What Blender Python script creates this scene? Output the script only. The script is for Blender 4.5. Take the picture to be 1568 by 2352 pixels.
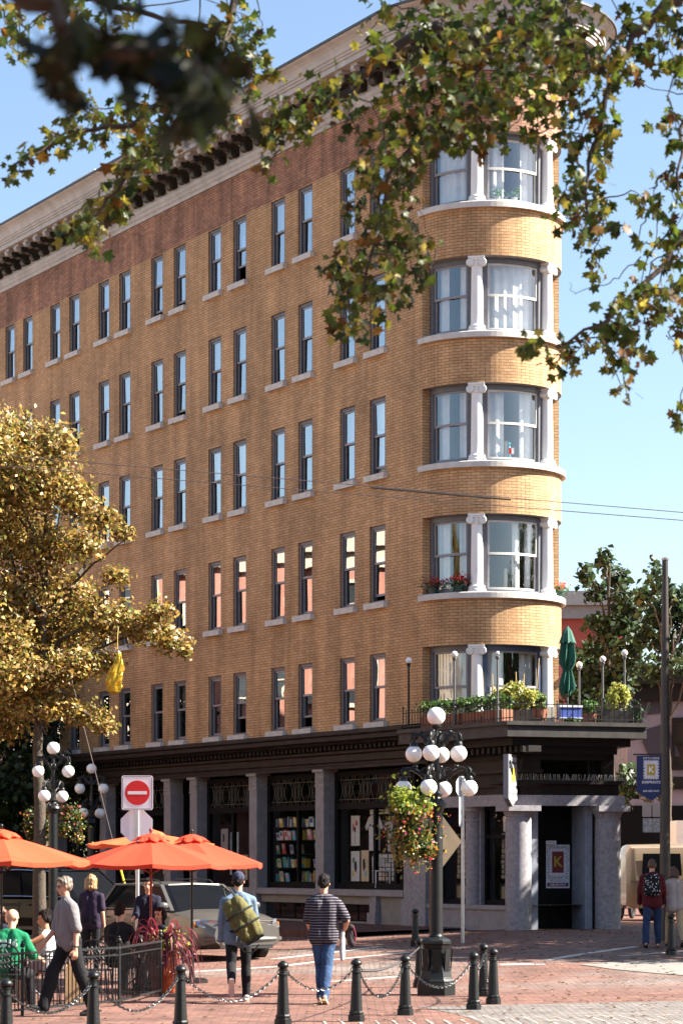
import bpy, bmesh, math, random
import numpy as np
from mathutils import Vector, Matrix, noise
R = math.radians
rnd = random.Random(7)
SC = bpy.context.scene
for o in list(bpy.data.objects): bpy.data.objects.remove(o)
COL = SC.collection
# ---------------------------------------------------------------- camera
EYE = 1.58            # metres above the pavement at the building's porch
F = 5553.0            # focal length in the units of a 1568-wide picture (85 mm on full frame)
HX, HY = 784.0, 1978.0
cd = bpy.data.cameras.new("camera"); cam = bpy.data.objects.new("camera", cd); COL.objects.link(cam)
cam.location = (0, 0, EYE); cam.rotation_euler = (R(90), 0, 0)
cd.sensor_fit = 'AUTO'; cd.sensor_width = 36.0; cd.lens = 85.0
cd.shift_y = (HY - 1176.0) / 2352.0
cd.clip_start = 0.1; cd.clip_end = 4000
cd.dof.use_dof = True; cd.dof.focus_distance = 56.0; cd.dof.aperture_fstop = 4.5
SC.camera = cam
# ---------------------------------------------------------------- light
SUN_EL, SUN_AZ = R(40), R(-2)      # the sun stands square to the right
sdir = Vector((math.cos(SUN_EL)*math.cos(SUN_AZ), math.cos(SUN_EL)*math.sin(SUN_AZ), math.sin(SUN_EL)))
W = bpy.data.worlds.new("World"); SC.world = W; W.use_nodes = True
wn = W.node_tree.nodes; wl = W.node_tree.links
bg = wn.get("Background") or wn.new("ShaderNodeBackground")
sky = wn.new("ShaderNodeTexSky"); sky.sky_type = 'NISHITA'; sky.sun_disc = False
sky.sun_elevation = SUN_EL; sky.sun_rotation = R(92); sky.air_density = 1.0; sky.dust_density = 1.0; sky.ozone_density = 1.4
wl.new(sky.outputs[0], bg.inputs[0]); bg.inputs[1].default_value = 0.055
sl = bpy.data.lights.new("sun", 'SUN'); sl.energy = 5.0; sl.angle = R(0.5); sl.color = (1.0, 0.93, 0.82)
so = bpy.data.objects.new("sun", sl); COL.objects.link(so); so.rotation_euler = (-sdir).to_track_quat('-Z', 'Y').to_euler()
SC.view_settings.view_transform = 'Standard'; SC.view_settings.look = 'None'
SC.view_settings.exposure = 2.2; SC.view_settings.gamma = 1.0
try: SC.view_settings.use_curve_mapping = False
except Exception: pass
SC.render.engine = 'CYCLES'
SC.cycles.max_bounces = 8; SC.cycles.transparent_max_bounces = 16; SC.cycles.caustics_reflective = False; SC.cycles.caustics_refractive = False
try: SC.cycles.use_denoising = True
except Exception: pass

# ---------------------------------------------------------------- terrain and pixel helpers
def sstep(t):
    t = max(0.0, min(1.0, t)); return t*t*(3-2*t)
def gz(x, y):
    w = max(.15, min(1.0, .55 + .11*x))
    return -.40 + .40*w*sstep((y-36.5)/18.0)
def px(x, y, Y):          # the point at depth Y seen at (x, y) of the 1568-wide picture
    return Vector(((x-HX)/F*Y, Y, EYE-(y-HY)/F*Y))
def ground_at(x, y):      # the point of the ground seen there
    Y = 40.0
    for _ in range(40):
        X = (x-HX)/F*Y
        Y = .5*Y + .5*(EYE-gz(X, Y))*F/(y-HY)
    return Vector(((x-HX)/F*Y, Y, gz((x-HX)/F*Y, Y)))

# ---------------------------------------------------------------- tagging
def tag(o, label=None, cat=None, group=None, kind=None):
    if label: o["label"] = label
    if cat: o["category"] = cat
    if group: o["group"] = group
    if kind: o["kind"] = kind
    return o
def empty(name, loc=(0,0,0), rz=0, label=None, cat=None, group=None, scale=1):
    o = bpy.data.objects.new(name, None); COL.objects.link(o)
    o.location = loc; o.rotation_euler = (0,0,rz); o.scale = (scale,)*3
    o.empty_display_size = .2
    return tag(o, label, cat, group)
def copy_tree(o, parent=None):
    c = o.copy(); COL.objects.link(c)
    if parent: c.parent = parent
    for ch in o.children: copy_tree(ch, c)
    return c

# ---------------------------------------------------------------- mesh builder
class MB:
    def __init__(s): s.v=[]; s.f=[]; s.m=[]; s.uv=[]; s.cur=0
    def face(s, pts, uv=None):
        b=len(s.v); s.v += [tuple(p) for p in pts]; s.f.append(tuple(range(b,b+len(pts)))); s.m.append(s.cur)
        s.uv.append(uv)
    def mesh(s, vs, fs, uvs=None):
        b=len(s.v); s.v += [tuple(p) for p in vs]
        for i,f in enumerate(fs):
            s.f.append(tuple(b+k for k in f)); s.m.append(s.cur); s.uv.append(uvs[i] if uvs else None)
    def box(s, x0,x1,y0,y1,z0,z1, M=None):
        vs=[Vector((x,y,z)) for z in (z0,z1) for y in (y0,y1) for x in (x0,x1)]
        if M is not None: vs=[M@v for v in vs]
        s.mesh(vs, [(0,2,3,1),(4,5,7,6),(0,1,5,4),(2,6,7,3),(0,4,6,2),(1,3,7,5)])
    def cbox(s, c, sz, M=None):
        c=Vector(c); s.box(c.x-sz[0]/2,c.x+sz[0]/2,c.y-sz[1]/2,c.y+sz[1]/2,c.z-sz[2]/2,c.z+sz[2]/2,M)
    def bar(s, a, b, w, h=None, up=Vector((0,0,1))):
        a=Vector(a); b=Vector(b); h=h or w; d=(b-a); L=d.length
        if L<1e-6: return
        d/=L; x=d.cross(up)
        if x.length<1e-4: x=d.cross(Vector((0,1,0)))
        x.normalize(); y=x.cross(d)
        vs=[p+x*(sx*w/2)+y*(sy*h/2) for p in (a,b) for sx,sy in ((-1,-1),(1,-1),(1,1),(-1,1))]
        s.mesh(vs,[(3,2,1,0),(4,5,6,7),(0,1,5,4),(1,2,6,5),(2,3,7,6),(3,0,4,7)])
    def tube(s, pts, rad, n=8, cap=True, closed=False):
        pts=[Vector(p) for p in pts]; k=len(pts)
        if not hasattr(rad,'__len__'): rad=[rad]*k
        t0=(pts[1]-pts[0]).normalized(); ref=Vector((0,0,1)) if abs(t0.z)<.9 else Vector((1,0,0))
        u=t0.cross(ref).normalized(); vs=[]
        for i in range(k):
            a=pts[i-1] if i>0 else (pts[-1] if closed else pts[0]); b=pts[i+1] if i<k-1 else (pts[0] if closed else pts[-1])
            t=(b-a)
            if t.length<1e-7: t=t0
            t=t.normalized(); u=(u-t*u.dot(t))
            if u.length<1e-5: u=t.orthogonal()
            u=u.normalized(); w=t.cross(u)
            for j in range(n):
                an=2*math.pi*j/n; vs.append(pts[i]+(u*math.cos(an)+w*math.sin(an))*rad[i])
        fs=[]
        for i in range(k-1 if not closed else k):
            i2=(i+1)%k
            for j in range(n):
                j2=(j+1)%n; fs.append((i*n+j,i*n+j2,i2*n+j2,i2*n+j))
        if cap and not closed:
            fs.append(tuple(range(n-1,-1,-1))); fs.append(tuple((k-1)*n+j for j in range(n)))
        s.mesh(vs,fs)
    def lathe(s, prof, c=(0,0,0), n=20, a0=0, cap=True):   # prof: (r, z)
        c=Vector(c); vs=[]; k=len(prof)
        for r,z in prof:
            for j in range(n):
                an=a0+2*math.pi*j/n; vs.append((c.x+r*math.cos(an),c.y+r*math.sin(an),c.z+z))
        fs=[(i*n+j,i*n+(j+1)%n,(i+1)*n+(j+1)%n,(i+1)*n+j) for i in range(k-1) for j in range(n)]
        if cap and prof[0][0]>1e-4: fs.append(tuple(range(n-1,-1,-1)))
        if cap and prof[-1][0]>1e-4: fs.append(tuple((k-1)*n+j for j in range(n)))
        s.mesh(vs,fs)
    def ball(s, c, r, n=16, m=10, sc=(1,1,1)):
        prof=[(max(1e-5,math.sin(math.pi*i/m)),-math.cos(math.pi*i/m)) for i in range(m+1)]
        c=Vector(c); vs=[(c.x+sc[0]*r*p[0]*math.cos(2*math.pi*j/n),c.y+sc[1]*r*p[0]*math.sin(2*math.pi*j/n),c.z+sc[2]*r*p[1]) for p in prof for j in range(n)]
        s.mesh(vs,[(i*n+j,i*n+(j+1)%n,(i+1)*n+(j+1)%n,(i+1)*n+j) for i in range(m) for j in range(n)])
    def prism(s, poly, z0, z1, M=None):      # poly: (x, y) counter-clockwise
        n=len(poly); vs=[Vector((p[0],p[1],z0)) for p in poly]+[Vector((p[0],p[1],z1)) for p in poly]
        if M is not None: vs=[M@v for v in vs]
        s.mesh(vs,[tuple(range(n-1,-1,-1)),tuple(range(n,2*n))]+[(i,(i+1)%n,n+(i+1)%n,n+i) for i in range(n)])
    def sweep(s, prof, stations, uvs=False, close=True):  # stations: (point xy, normal xy, arclength); prof (o, z)
        k=len(prof); vs=[]
        for (p,nrm,_) in stations:
            for (o,z) in prof: vs.append((p[0]+nrm[0]*o,p[1]+nrm[1]*o,z))
        fs=[]; uv=[]
        plen=[0]
        for a,b in zip(prof,prof[1:]): plen.append(plen[-1]+math.hypot(b[0]-a[0],b[1]-a[1]))
        for i in range(len(stations)-1):
            for j in range(k-1):
                fs.append((i*k+j,i*k+j+1,(i+1)*k+j+1,(i+1)*k+j))
                a0,a1=stations[i][2],stations[i+1][2]
                uv.append([(a0,prof[j][1]),(a0,prof[j+1][1]),(a1,prof[j+1][1]),(a1,prof[j][1])])
        if close:
            fs.append(tuple(range(k))); uv.append(None)
            b=(len(stations)-1)*k; fs.append(tuple(range(b+k-1,b-1,-1))); uv.append(None)
        s.mesh(vs,fs,uv)
    def build(s, name, mats, parent=None, smooth=False, fix=True):
        me=bpy.data.meshes.new(name)
        me.from_pydata(s.v,[],s.f)
        if not isinstance(mats,(list,tuple)): mats=[mats]
        for m in mats: me.materials.append(m)
        if len(mats)>1: me.polygons.foreach_set("material_index", s.m)
        if any(u is not None for u in s.uv):
            ul=me.uv_layers.new(name="uv"); data=[]
            for f,u in zip(s.f,s.uv):
                if u is None: u=[(0,0)]*len(f)
                for q in u: data += [q[0],q[1]]
            ul.data.foreach_set("uv",data)
        if smooth: me.polygons.foreach_set("use_smooth",[True]*len(s.f))
        me.update()
        if fix:
            bm=bmesh.new(); bm.from_mesh(me)
            if smooth: bmesh.ops.remove_doubles(bm, verts=bm.verts, dist=1e-5)
            bmesh.ops.recalc_face_normals(bm, faces=bm.faces); bm.to_mesh(me); bm.free()
        if smooth:
            try: me.set_sharp_from_angle(angle=R(42))
            except Exception: pass
        o=bpy.data.objects.new(name,me); COL.objects.link(o)
        if parent: o.parent=parent
        return o

# ---------------------------------------------------------------- materials
def nt(name):
    m=bpy.data.materials.new(name); m.use_nodes=True
    return m, m.node_tree.nodes, m.node_tree.links, m.node_tree.nodes.get("Principled BSDF")
def M(name, col, rough=.6, metal=0.0, var=.18, ns=3.0, bump=0.0, bs=30.0, spec=.5, coat=0.0, emit=0.0, streak=False):
    m,n,l,p=nt(name)
    p.inputs["Roughness"].default_value=rough; p.inputs["Metallic"].default_value=metal
    p.inputs["Specular IOR Level"].default_value=spec
    if coat: p.inputs["Coat Weight"].default_value=coat; p.inputs["Coat Roughness"].default_value=.05
    tc=n.new("ShaderNodeTexCoord")
    vec=tc.outputs["Object"]
    if var:
        if streak:
            mp=n.new("ShaderNodeMapping"); mp.inputs["Scale"].default_value=(1,1,.15); l.new(vec,mp.inputs[0]); nv=mp.outputs[0]
        else: nv=vec
        t=n.new("ShaderNodeTexNoise"); t.inputs["Scale"].default_value=ns; t.inputs["Detail"].default_value=6; t.inputs["Roughness"].default_value=.65
        l.new(nv,t.inputs["Vector"])
        r=n.new("ShaderNodeValToRGB"); e=r.color_ramp.elements
        e[0].position=.3; e[1].position=.72
        e[0].color=(*[c*(1-var) for c in col],1); e[1].color=(*[min(1,c*(1+var)) for c in col],1)
        l.new(t.outputs[0],r.inputs[0]); l.new(r.outputs[0],p.inputs["Base Color"])
    else: p.inputs["Base Color"].default_value=(*col,1)
    if bump:
        t=n.new("ShaderNodeTexNoise"); t.inputs["Scale"].default_value=bs; t.inputs["Detail"].default_value=5; l.new(vec,t.inputs["Vector"])
        b=n.new("ShaderNodeBump"); b.inputs["Strength"].default_value=bump; b.inputs["Distance"].default_value=.02
        l.new(t.outputs[0],b.inputs["Height"]); l.new(b.outputs[0],p.inputs["Normal"])
    if emit: p.inputs["Emission Color"].default_value=(*col,1); p.inputs["Emission Strength"].default_value=emit
    return m
def brick_mat(name, c1, c2, mortar, bw=.215, rh=.071, ms=.007, blotch=.25, rough=.75, uv=True, off=.5):
    m,n,l,p=nt(name); p.inputs["Roughness"].default_value=rough; p.inputs["Specular IOR Level"].default_value=.35
    tc=n.new("ShaderNodeTexCoord"); src=tc.outputs["UV"] if uv else tc.outputs["Object"]
    b=n.new("ShaderNodeTexBrick"); l.new(src,b.inputs["Vector"]); b.offset=off
    b.inputs["Scale"].default_value=1; b.inputs["Brick Width"].default_value=bw; b.inputs["Row Height"].default_value=rh
    b.inputs["Mortar Size"].default_value=ms; b.inputs["Mortar Smooth"].default_value=.25; b.inputs["Bias"].default_value=0
    b.inputs["Color1"].default_value=(*c1,1); b.inputs["Color2"].default_value=(*c2,1); b.inputs["Mortar"].default_value=(*mortar,1)
    t=n.new("ShaderNodeTexNoise"); t.inputs["Scale"].default_value=.55; t.inputs["Detail"].default_value=7; t.inputs["Roughness"].default_value=.7
    l.new(tc.outputs["Object"],t.inputs["Vector"])
    r=n.new("ShaderNodeMapRange"); r.inputs[1].default_value=.3; r.inputs[2].default_value=.7; r.inputs[3].default_value=1-blotch; r.inputs[4].default_value=1+blotch*.6
    l.new(t.outputs[0],r.inputs[0])
    mx=n.new("ShaderNodeMix"); mx.data_type='RGBA'; mx.blend_type='MULTIPLY'; mx.inputs[0].default_value=1
    cb=n.new("ShaderNodeCombineColor"); [l.new(r.outputs[0],cb.inputs[i]) for i in range(3)]
    mp=n.new("ShaderNodeMapping"); mp.inputs["Scale"].default_value=(1.6,1.6,.16); l.new(tc.outputs["Object"],mp.inputs[0])
    t2=n.new("ShaderNodeTexNoise"); t2.inputs["Scale"].default_value=1.0; t2.inputs["Detail"].default_value=6; t2.inputs["Roughness"].default_value=.75; l.new(mp.outputs[0],t2.inputs["Vector"])
    r2=n.new("ShaderNodeMapRange"); r2.inputs[1].default_value=.38; r2.inputs[2].default_value=.66; r2.inputs[3].default_value=1+blotch*.35; r2.inputs[4].default_value=1-blotch*1.1; l.new(t2.outputs[0],r2.inputs[0])
    mu=n.new("ShaderNodeMath"); mu.operation='MULTIPLY'; l.new(r.outputs[0],mu.inputs[0]); l.new(r2.outputs[0],mu.inputs[1])
    for i in range(3): l.new(mu.outputs[0],cb.inputs[i])
    l.new(b.outputs[0],mx.inputs[6]); l.new(cb.outputs[0],mx.inputs[7]); l.new(mx.outputs[2],p.inputs["Base Color"])
    bp=n.new("ShaderNodeBump"); bp.inputs["Strength"].default_value=.6; bp.inputs["Distance"].default_value=.01; bp.invert=True
    l.new(b.outputs["Fac"],bp.inputs["Height"]); l.new(bp.outputs[0],p.inputs["Normal"])
    return m
def glass_mat(name, tint=(.85,.9,.9), base=.12, ior=1.5, rough=.0):
    m,n,l,p=nt(name); n.remove(p); out=n.get("Material Output")
    g=n.new("ShaderNodeBsdfGlossy"); g.inputs["Roughness"].default_value=rough; g.inputs[0].default_value=(1,1,1,1)
    t=n.new("ShaderNodeBsdfTransparent"); t.inputs[0].default_value=(*tint,1)
    f=n.new("ShaderNodeFresnel"); ge=n.new("ShaderNodeNewGeometry"); mr=n.new("ShaderNodeMapRange"); mr.inputs[3].default_value=ior; mr.inputs[4].default_value=1/ior; l.new(ge.outputs["Backfacing"],mr.inputs[0]); l.new(mr.outputs[0],f.inputs[0])
    a=n.new("ShaderNodeMath"); a.operation='ADD'; a.use_clamp=True; a.inputs[1].default_value=base; l.new(f.outputs[0],a.inputs[0])
    tc=n.new("ShaderNodeTexCoord"); ns=n.new("ShaderNodeTexNoise"); ns.inputs["Scale"].default_value=1.3; ns.inputs["Detail"].default_value=1; l.new(tc.outputs["Object"],ns.inputs["Vector"])
    b=n.new("ShaderNodeBump"); b.inputs["Strength"].default_value=.06; b.inputs["Distance"].default_value=.05; l.new(ns.outputs[0],b.inputs["Height"]); l.new(b.outputs[0],g.inputs["Normal"])
    mx=n.new("ShaderNodeMixShader"); l.new(a.outputs[0],mx.inputs[0]); l.new(t.outputs[0],mx.inputs[1]); l.new(g.outputs[0],mx.inputs[2]); l.new(mx.outputs[0],out.inputs[0])
    return m
def leaf_mat(name, trans=.35, rough=.5):
    m,n,l,p=nt(name); out=n.get("Material Output")
    a=n.new("ShaderNodeVertexColor"); a.layer_name="col"
    l.new(a.outputs[0],p.inputs["Base Color"]); p.inputs["Roughness"].default_value=rough; p.inputs["Specular IOR Level"].default_value=.4
    t=n.new("ShaderNodeBsdfTranslucent"); l.new(a.outputs[0],t.inputs[0])
    mx=n.new("ShaderNodeMixShader"); mx.inputs[0].default_value=trans
    l.new(p.outputs[0],mx.inputs[1]); l.new(t.outputs[0],mx.inputs[2]); l.new(mx.outputs[0],out.inputs[0])
    return m
LEAF=leaf_mat("leaf"); MLEAF=leaf_mat("maple_leaf",.5,.45)
BLACK_IRON=M("black_iron",(.007,.008,.008),.36,0,.4,9,.25,60,.35)
RAIL_IRON=M("railing_iron",(.012,.013,.014),.45,0,.3,9,spec=.3)
STONE=M("granite",(.25,.235,.255),.75,0,.30,11,.08,40)
STONE_PALE=M("pale_stone",(.55,.52,.48),.75,0,.15,4,.2,30)
WHITE=M("white_paint",(.78,.77,.74),.5,0,.06,3)
BARK=M("bark",(.06,.045,.032),.9,0,.4,14,.8,30)
STEEL=M("galvanised_steel",(.45,.46,.48),.35,.8,.15,8)
# ---------------------------------------------------------------- ground
def paving():
    m,n,l,p=nt("brick_paving"); p.inputs["Roughness"].default_value=.8
    tc=n.new("ShaderNodeTexCoord"); o=tc.outputs["Object"]
    b=n.new("ShaderNodeTexBrick"); l.new(o,b.inputs["Vector"]); b.inputs["Scale"].default_value=1
    b.inputs["Brick Width"].default_value=.23; b.inputs["Row Height"].default_value=.115; b.inputs["Mortar Size"].default_value=.008; b.inputs["Mortar Smooth"].default_value=.3
    b.inputs["Color1"].default_value=(.135,.054,.037,1); b.inputs["Color2"].default_value=(.205,.100,.072,1); b.inputs["Mortar"].default_value=(.055,.036,.03,1)
    g=n.new("ShaderNodeTexBrick"); l.new(o,g.inputs["Vector"]); g.inputs["Scale"].default_value=1
    g.inputs["Brick Width"].default_value=.2; g.inputs["Row Height"].default_value=.12; g.inputs["Mortar Size"].default_value=.012
    g.inputs["Color1"].default_value=(.15,.12,.105,1); g.inputs["Color2"].default_value=(.24,.19,.165,1); g.inputs["Mortar"].default_value=(.06,.046,.04,1)
    # worn band of grey setts across the roadway: noise plus position
    sx=n.new("ShaderNodeSeparateXYZ"); l.new(o,sx.inputs[0])
    ns=n.new("ShaderNodeTexNoise"); ns.inputs["Scale"].default_value=.22; ns.inputs["Detail"].default_value=7; ns.inputs["Roughness"].default_value=.62; l.new(o,ns.inputs["Vector"])
    r=n.new("ShaderNodeValToRGB"); r.color_ramp.elements[0].position=.46; r.color_ramp.elements[1].position=.62; l.new(ns.outputs[0],r.inputs[0])
    r2=n.new("ShaderNodeMapRange"); r2.inputs[1].default_value=36; r2.inputs[2].default_value=39; l.new(sx.outputs[1],r2.inputs[0])
    r3=n.new("ShaderNodeMapRange"); r3.inputs[1].default_value=52; r3.inputs[2].default_value=49; l.new(sx.outputs[1],r3.inputs[0])
    m1=n.new("ShaderNodeMath"); m1.operation='MULTIPLY'; l.new(r2.outputs[0],m1.inputs[0]); l.new(r3.outputs[0],m1.inputs[1])
    m2=n.new("ShaderNodeMath"); m2.operation='MULTIPLY'; l.new(m1.outputs[0],m2.inputs[0]); l.new(r.outputs[0],m2.inputs[1])
    mx=n.new("ShaderNodeMix"); mx.data_type='RGBA'; l.new(m2.outputs[0],mx.inputs[0]); l.new(b.outputs[0],mx.inputs[6]); l.new(g.outputs[0],mx.inputs[7])
    n3=n.new("ShaderNodeTexNoise"); n3.inputs["Scale"].default_value=.9; n3.inputs["Detail"].default_value=8; n3.inputs["Roughness"].default_value=.7; l.new(o,n3.inputs["Vector"])
    r4=n.new("ShaderNodeMapRange"); r4.inputs[1].default_value=.3; r4.inputs[2].default_value=.7; r4.inputs[3].default_value=.58; r4.inputs[4].default_value=1.3; l.new(n3.outputs[0],r4.inputs[0])
    n5=n.new("ShaderNodeTexNoise"); n5.inputs["Scale"].default_value=5.5; n5.inputs["Detail"].default_value=9; n5.inputs["Roughness"].default_value=.75; l.new(o,n5.inputs["Vector"])
    r5=n.new("ShaderNodeMapRange"); r5.inputs[1].default_value=.33; r5.inputs[2].default_value=.62; r5.inputs[3].default_value=.6; r5.inputs[4].default_value=1.15; l.new(n5.outputs[0],r5.inputs[0])
    m5=n.new("ShaderNodeMath"); m5.operation='MULTIPLY'; l.new(r4.outputs[0],m5.inputs[0]); l.new(r5.outputs[0],m5.inputs[1])
    cb=n.new("ShaderNodeCombineColor"); [l.new(m5.outputs[0],cb.inputs[i]) for i in range(3)]
    my=n.new("ShaderNodeMix"); my.data_type='RGBA'; my.blend_type='MULTIPLY'; my.inputs[0].default_value=1; l.new(mx.outputs[2],my.inputs[6]); l.new(cb.outputs[0],my.inputs[7])
    l.new(my.outputs[2],p.inputs["Base Color"])
    n4=n.new("ShaderNodeTexNoise"); n4.inputs["Scale"].default_value=3.5; n4.inputs["Detail"].default_value=4; l.new(o,n4.inputs["Vector"])
    ad=n.new("ShaderNodeMath"); ad.operation='SUBTRACT'; l.new(n4.outputs[0],ad.inputs[0]); l.new(b.outputs["Fac"],ad.inputs[1])
    bp=n.new("ShaderNodeBump"); bp.inputs["Strength"].default_value=.55; bp.inputs["Distance"].default_value=.03; l.new(ad.outputs[0],bp.inputs["Height"]); l.new(bp.outputs[0],p.inputs["Normal"])
    return m
PAVE=paving()
mb=MB()
xs=list(np.linspace(-60,-14,12))+list(np.linspace(-13,13,53))+list(np.linspace(14,60,12))
ys=[-40,-10,10,20,26]+list(np.linspace(28,60,65))+[64,70,80,100,130]
vs=[(x,y,gz(x,y)) for y in ys for x in xs]; nx=len(xs)
mb.mesh(vs,[(j*nx+i,j*nx+i+1,(j+1)*nx+i+1,(j+1)*nx+i) for j in range(len(ys)-1) for i in range(nx-1)])
# the far land around the square, to the horizon
for (a,b,c,d) in ((-1500,-60,-40,130),(60,1500,-40,130),(-1500,1500,130,2500),(-1500,1500,-600,-40)):
    zz=lambda x,y: gz(max(-60,min(60,x)),max(-40,min(130,y)))
    mb.face([(a,c,zz(a,c)),(b,c,zz(b,c)),(b,d,zz(b,d)),(a,d,zz(a,d))])
ground=mb.build("ground",PAVE,smooth=True); tag(ground,kind="structure")
# painted lines, laid on the paving
LINE=M("worn_line_paint",(.42,.39,.35),.8,0,.45,14)
def strip(mb, pts, w, dz=.004, n=24):
    P=[]
    for a,b in zip(pts,pts[1:]):
        for i in range(n): P.append(a.lerp(b,i/n))
    P.append(pts[-1]); row=[]
    for i,p in enumerate(P):
        t=(P[min(i+1,len(P)-1)]-P[max(i-1,0)]); t.z=0; t.normalize(); q=Vector((-t.y,t.x,0))*(w/2)
        a,b=p+q,p-q
        row.append(((a.x,a.y,gz(a.x,a.y)+dz),(b.x,b.y,gz(b.x,b.y)+dz)))
    for (a,b),(c,d) in zip(row,row[1:]): mb.face([a,b,d,c])
for lab,pts,w in (("line",((430,2233),(640,2220),(760,2205),(940,2187)),.22),("line",((628,2203),(760,2188),(875,2174)),.22),
                ("line",((764,2255),(915,2243)),.2),("line",((1253,2206),(1340,2191),(1461,2174)),.2),("line",((1148,2216),(1250,2214)),.35),("line",((1420,2196),(1568,2186)),.12)):
    mb=MB(); strip(mb,[ground_at(*q) for q in pts],w); tag(mb.build("road_marking",LINE),kind="structure")
ARC=M("pale_sett",(.36,.31,.27),.8,0,.4,14)
SETT=brick_mat("grey_setts",(.15,.13,.12),(.23,.20,.18),(.07,.06,.055),.2,.12,.012,uv=False)
def arc_pt(r,a): 
    x=-9.5+r*math.cos(a); y=29.0+r*math.sin(a); return Vector((x,y,gz(x,y)))
mb=MB()
N=30; A0,A1=R(-10),R(20)
rr=[11.2,12.2,13.2,14.2,15.2]
for i in range(N):
    a,b=A0+(A1-A0)*i/N,A0+(A1-A0)*(i+1)/N
    for r0,r1 in zip(rr,rr[1:]):
        P=[arc_pt(r0,a),arc_pt(r1,a),arc_pt(r1,b),arc_pt(r0,b)]
        mb.face([(p.x,p.y,p.z+.004) for p in P])
tag(mb.build("sett_paving",SETT),kind="structure")
mb=MB()
for k in range(26):
    r0=9.3+k*.215
    a1=R(8.5)+rnd.uniform(-.02,.02)+ (.0 if k>8 else -.05)
    a=R(-4)
    while a<a1:
        b=a+rnd.uniform(.006,.02)
        if rnd.random()<.86:
            w=rnd.uniform(.022,.04)
            P=[arc_pt(r0,a),arc_pt(r0+w,a),arc_pt(r0+w,b),arc_pt(r0,b)]
            mb.face([(p.x,p.y,p.z+.008) for p in P])
        a=b+.002
tag(mb.build("paving_ring",ARC),kind="structure")
CONC=M("concrete_patch",(.19,.17,.15),.85,0,.25,3,.2,30)
mb=MB(); q=[ground_at(*p) for p in ((1330,2216),(1440,2208),(1600,2206),(1640,2246),(1500,2236),(1400,2226))]
mb.face([(p.x,p.y,p.z+.010) for p in q]); tag(mb.build("concrete_patch",CONC),kind="structure")

# dry leaves scattered over the square, thickest under the boughs
NR0=np.random.default_rng(3)
def litter():
    n=2600; X=NR0.uniform(-7,9,n); Y=NR0.uniform(27,58,n); keep=NR0.random(n)<.35+.65*np.exp(-((X-4)/4)**2); X=X[keep];Y=Y[keep]; n=len(X)
    vs=[];fs=[]
    for i in range(n):
        z=gz(X[i],Y[i])+.014; a=NR0.uniform(0,6.28); s=NR0.uniform(.025,.06); c,d=math.cos(a)*s,math.sin(a)*s; k=len(vs)
        vs+=[(X[i]-c,Y[i]-d,z),(X[i]+d*.6,Y[i]-c*.6,z+.012),(X[i]+c,Y[i]+d,z+.004),(X[i]-d*.6,Y[i]+c*.6,z+.015)]; fs.append((k,k+1,k+2,k+3))
    m=MB(); m.mesh(vs,fs); o=m.build("fallen_leaves",M("dry_leaf",(.20,.12,.05),.8,0,.6,3),fix=False); tag(o,kind="stuff")
litter()
# ---------------------------------------------------------------- the corner building
PHI=R(31.3); SN,CS=math.sin(PHI),math.cos(PHI)
T0=Vector((1.971,59.03,0)); BR=1.87
B=empty("corner_building",T0,math.atan2(CS,-SN),"tall tan brick flatiron building with a rounded window corner, stone cornice and dark shopfront","building")
def W2L(X,Y): v=(X-T0.x,Y-T0.y); return (-SN*v[0]+CS*v[1], -CS*v[0]-SN*v[1])
def L2W(s,o,z=0): return Vector((T0.x-SN*s-CS*o, T0.y+CS*s-SN*o, z))
AR=R(158.5)                                        # where the round corner meets the other street front
def bay_p(a,r): return (-r*math.sin(a), -BR+r*math.cos(a))
def bay_n(a): return (-math.sin(a), math.cos(a))
def arc(a0,a1,n=24,r=BR):
    return [(bay_p(a0+(a1-a0)*i/n,r),bay_n(a0+(a1-a0)*i/n),-BR*(a0+(a1-a0)*i/n)) for i in range(n+1)]
RN=bay_n(AR); RD=(-RN[1],RN[0])                    # along the other front, away from the corner
if W2L(0,0) and (RD[0]*1)<0: RD=(-RD[0],-RD[1])
RE=bay_p(AR,BR); FL=33.0; RL=31.0
def path(s0,a0=0,a1=AR,rl=RL,nb=28):
    st=[((s0,0),(0,1),s0),((0,0),(0,1),0)] if s0 else []
    st+=arc(a0,a1,nb)[1 if s0 else 0:]
    if rl: st.append(((RE[0]+RD[0]*rl,RE[1]+RD[1]*rl),RN,-BR*a1-rl))
    return st
TAN=brick_mat("tan_brick",(.62,.37,.182),(.50,.285,.132),(.12,.072,.042),.225,.0715,.006,.30)
BROWN=brick_mat("brown_brick",(.50,.25,.145),(.34,.16,.098),(.065,.035,.03),.225,.0715,.006,.5)
CORN=M("cornice_stone",(.44,.43,.42),.75,0,.2,2.2,.15,25,streak=True)
SCROLL=M("dark_bronze_scroll",(.03,.028,.022),.6,0,.5,20)
FRAME=M("grey_window_paint",(.115,.115,.13),.45,0,.12,6)
SASH=M("pale_grey_sash",(.24,.235,.245),.45,0,.12,6)
GLASS=glass_mat("window_glass",(.8,.85,.85),.36)
BGLASS=glass_mat("bay_glass",(.9,.93,.93),.12)
SHEER=M("sheer_curtain",(.72,.71,.70),.9,0,.12,5)
BLIND=M("roller_blind",(.42,.38,.33),.9,0,.08,2)
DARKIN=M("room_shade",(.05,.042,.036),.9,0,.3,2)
heads=[6.80,10.02,13.22,16.33,19.40]; sills=[5.07,8.07,11.29,14.42,17.58]
cols=[]
for n in range(8):
    c=2.776+3.58*n; cols += [(c-1.105,c-.345),(c+.345,c+1.105)]
ZB,ZT=4.3,20.7; ZBR=19.42
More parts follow.
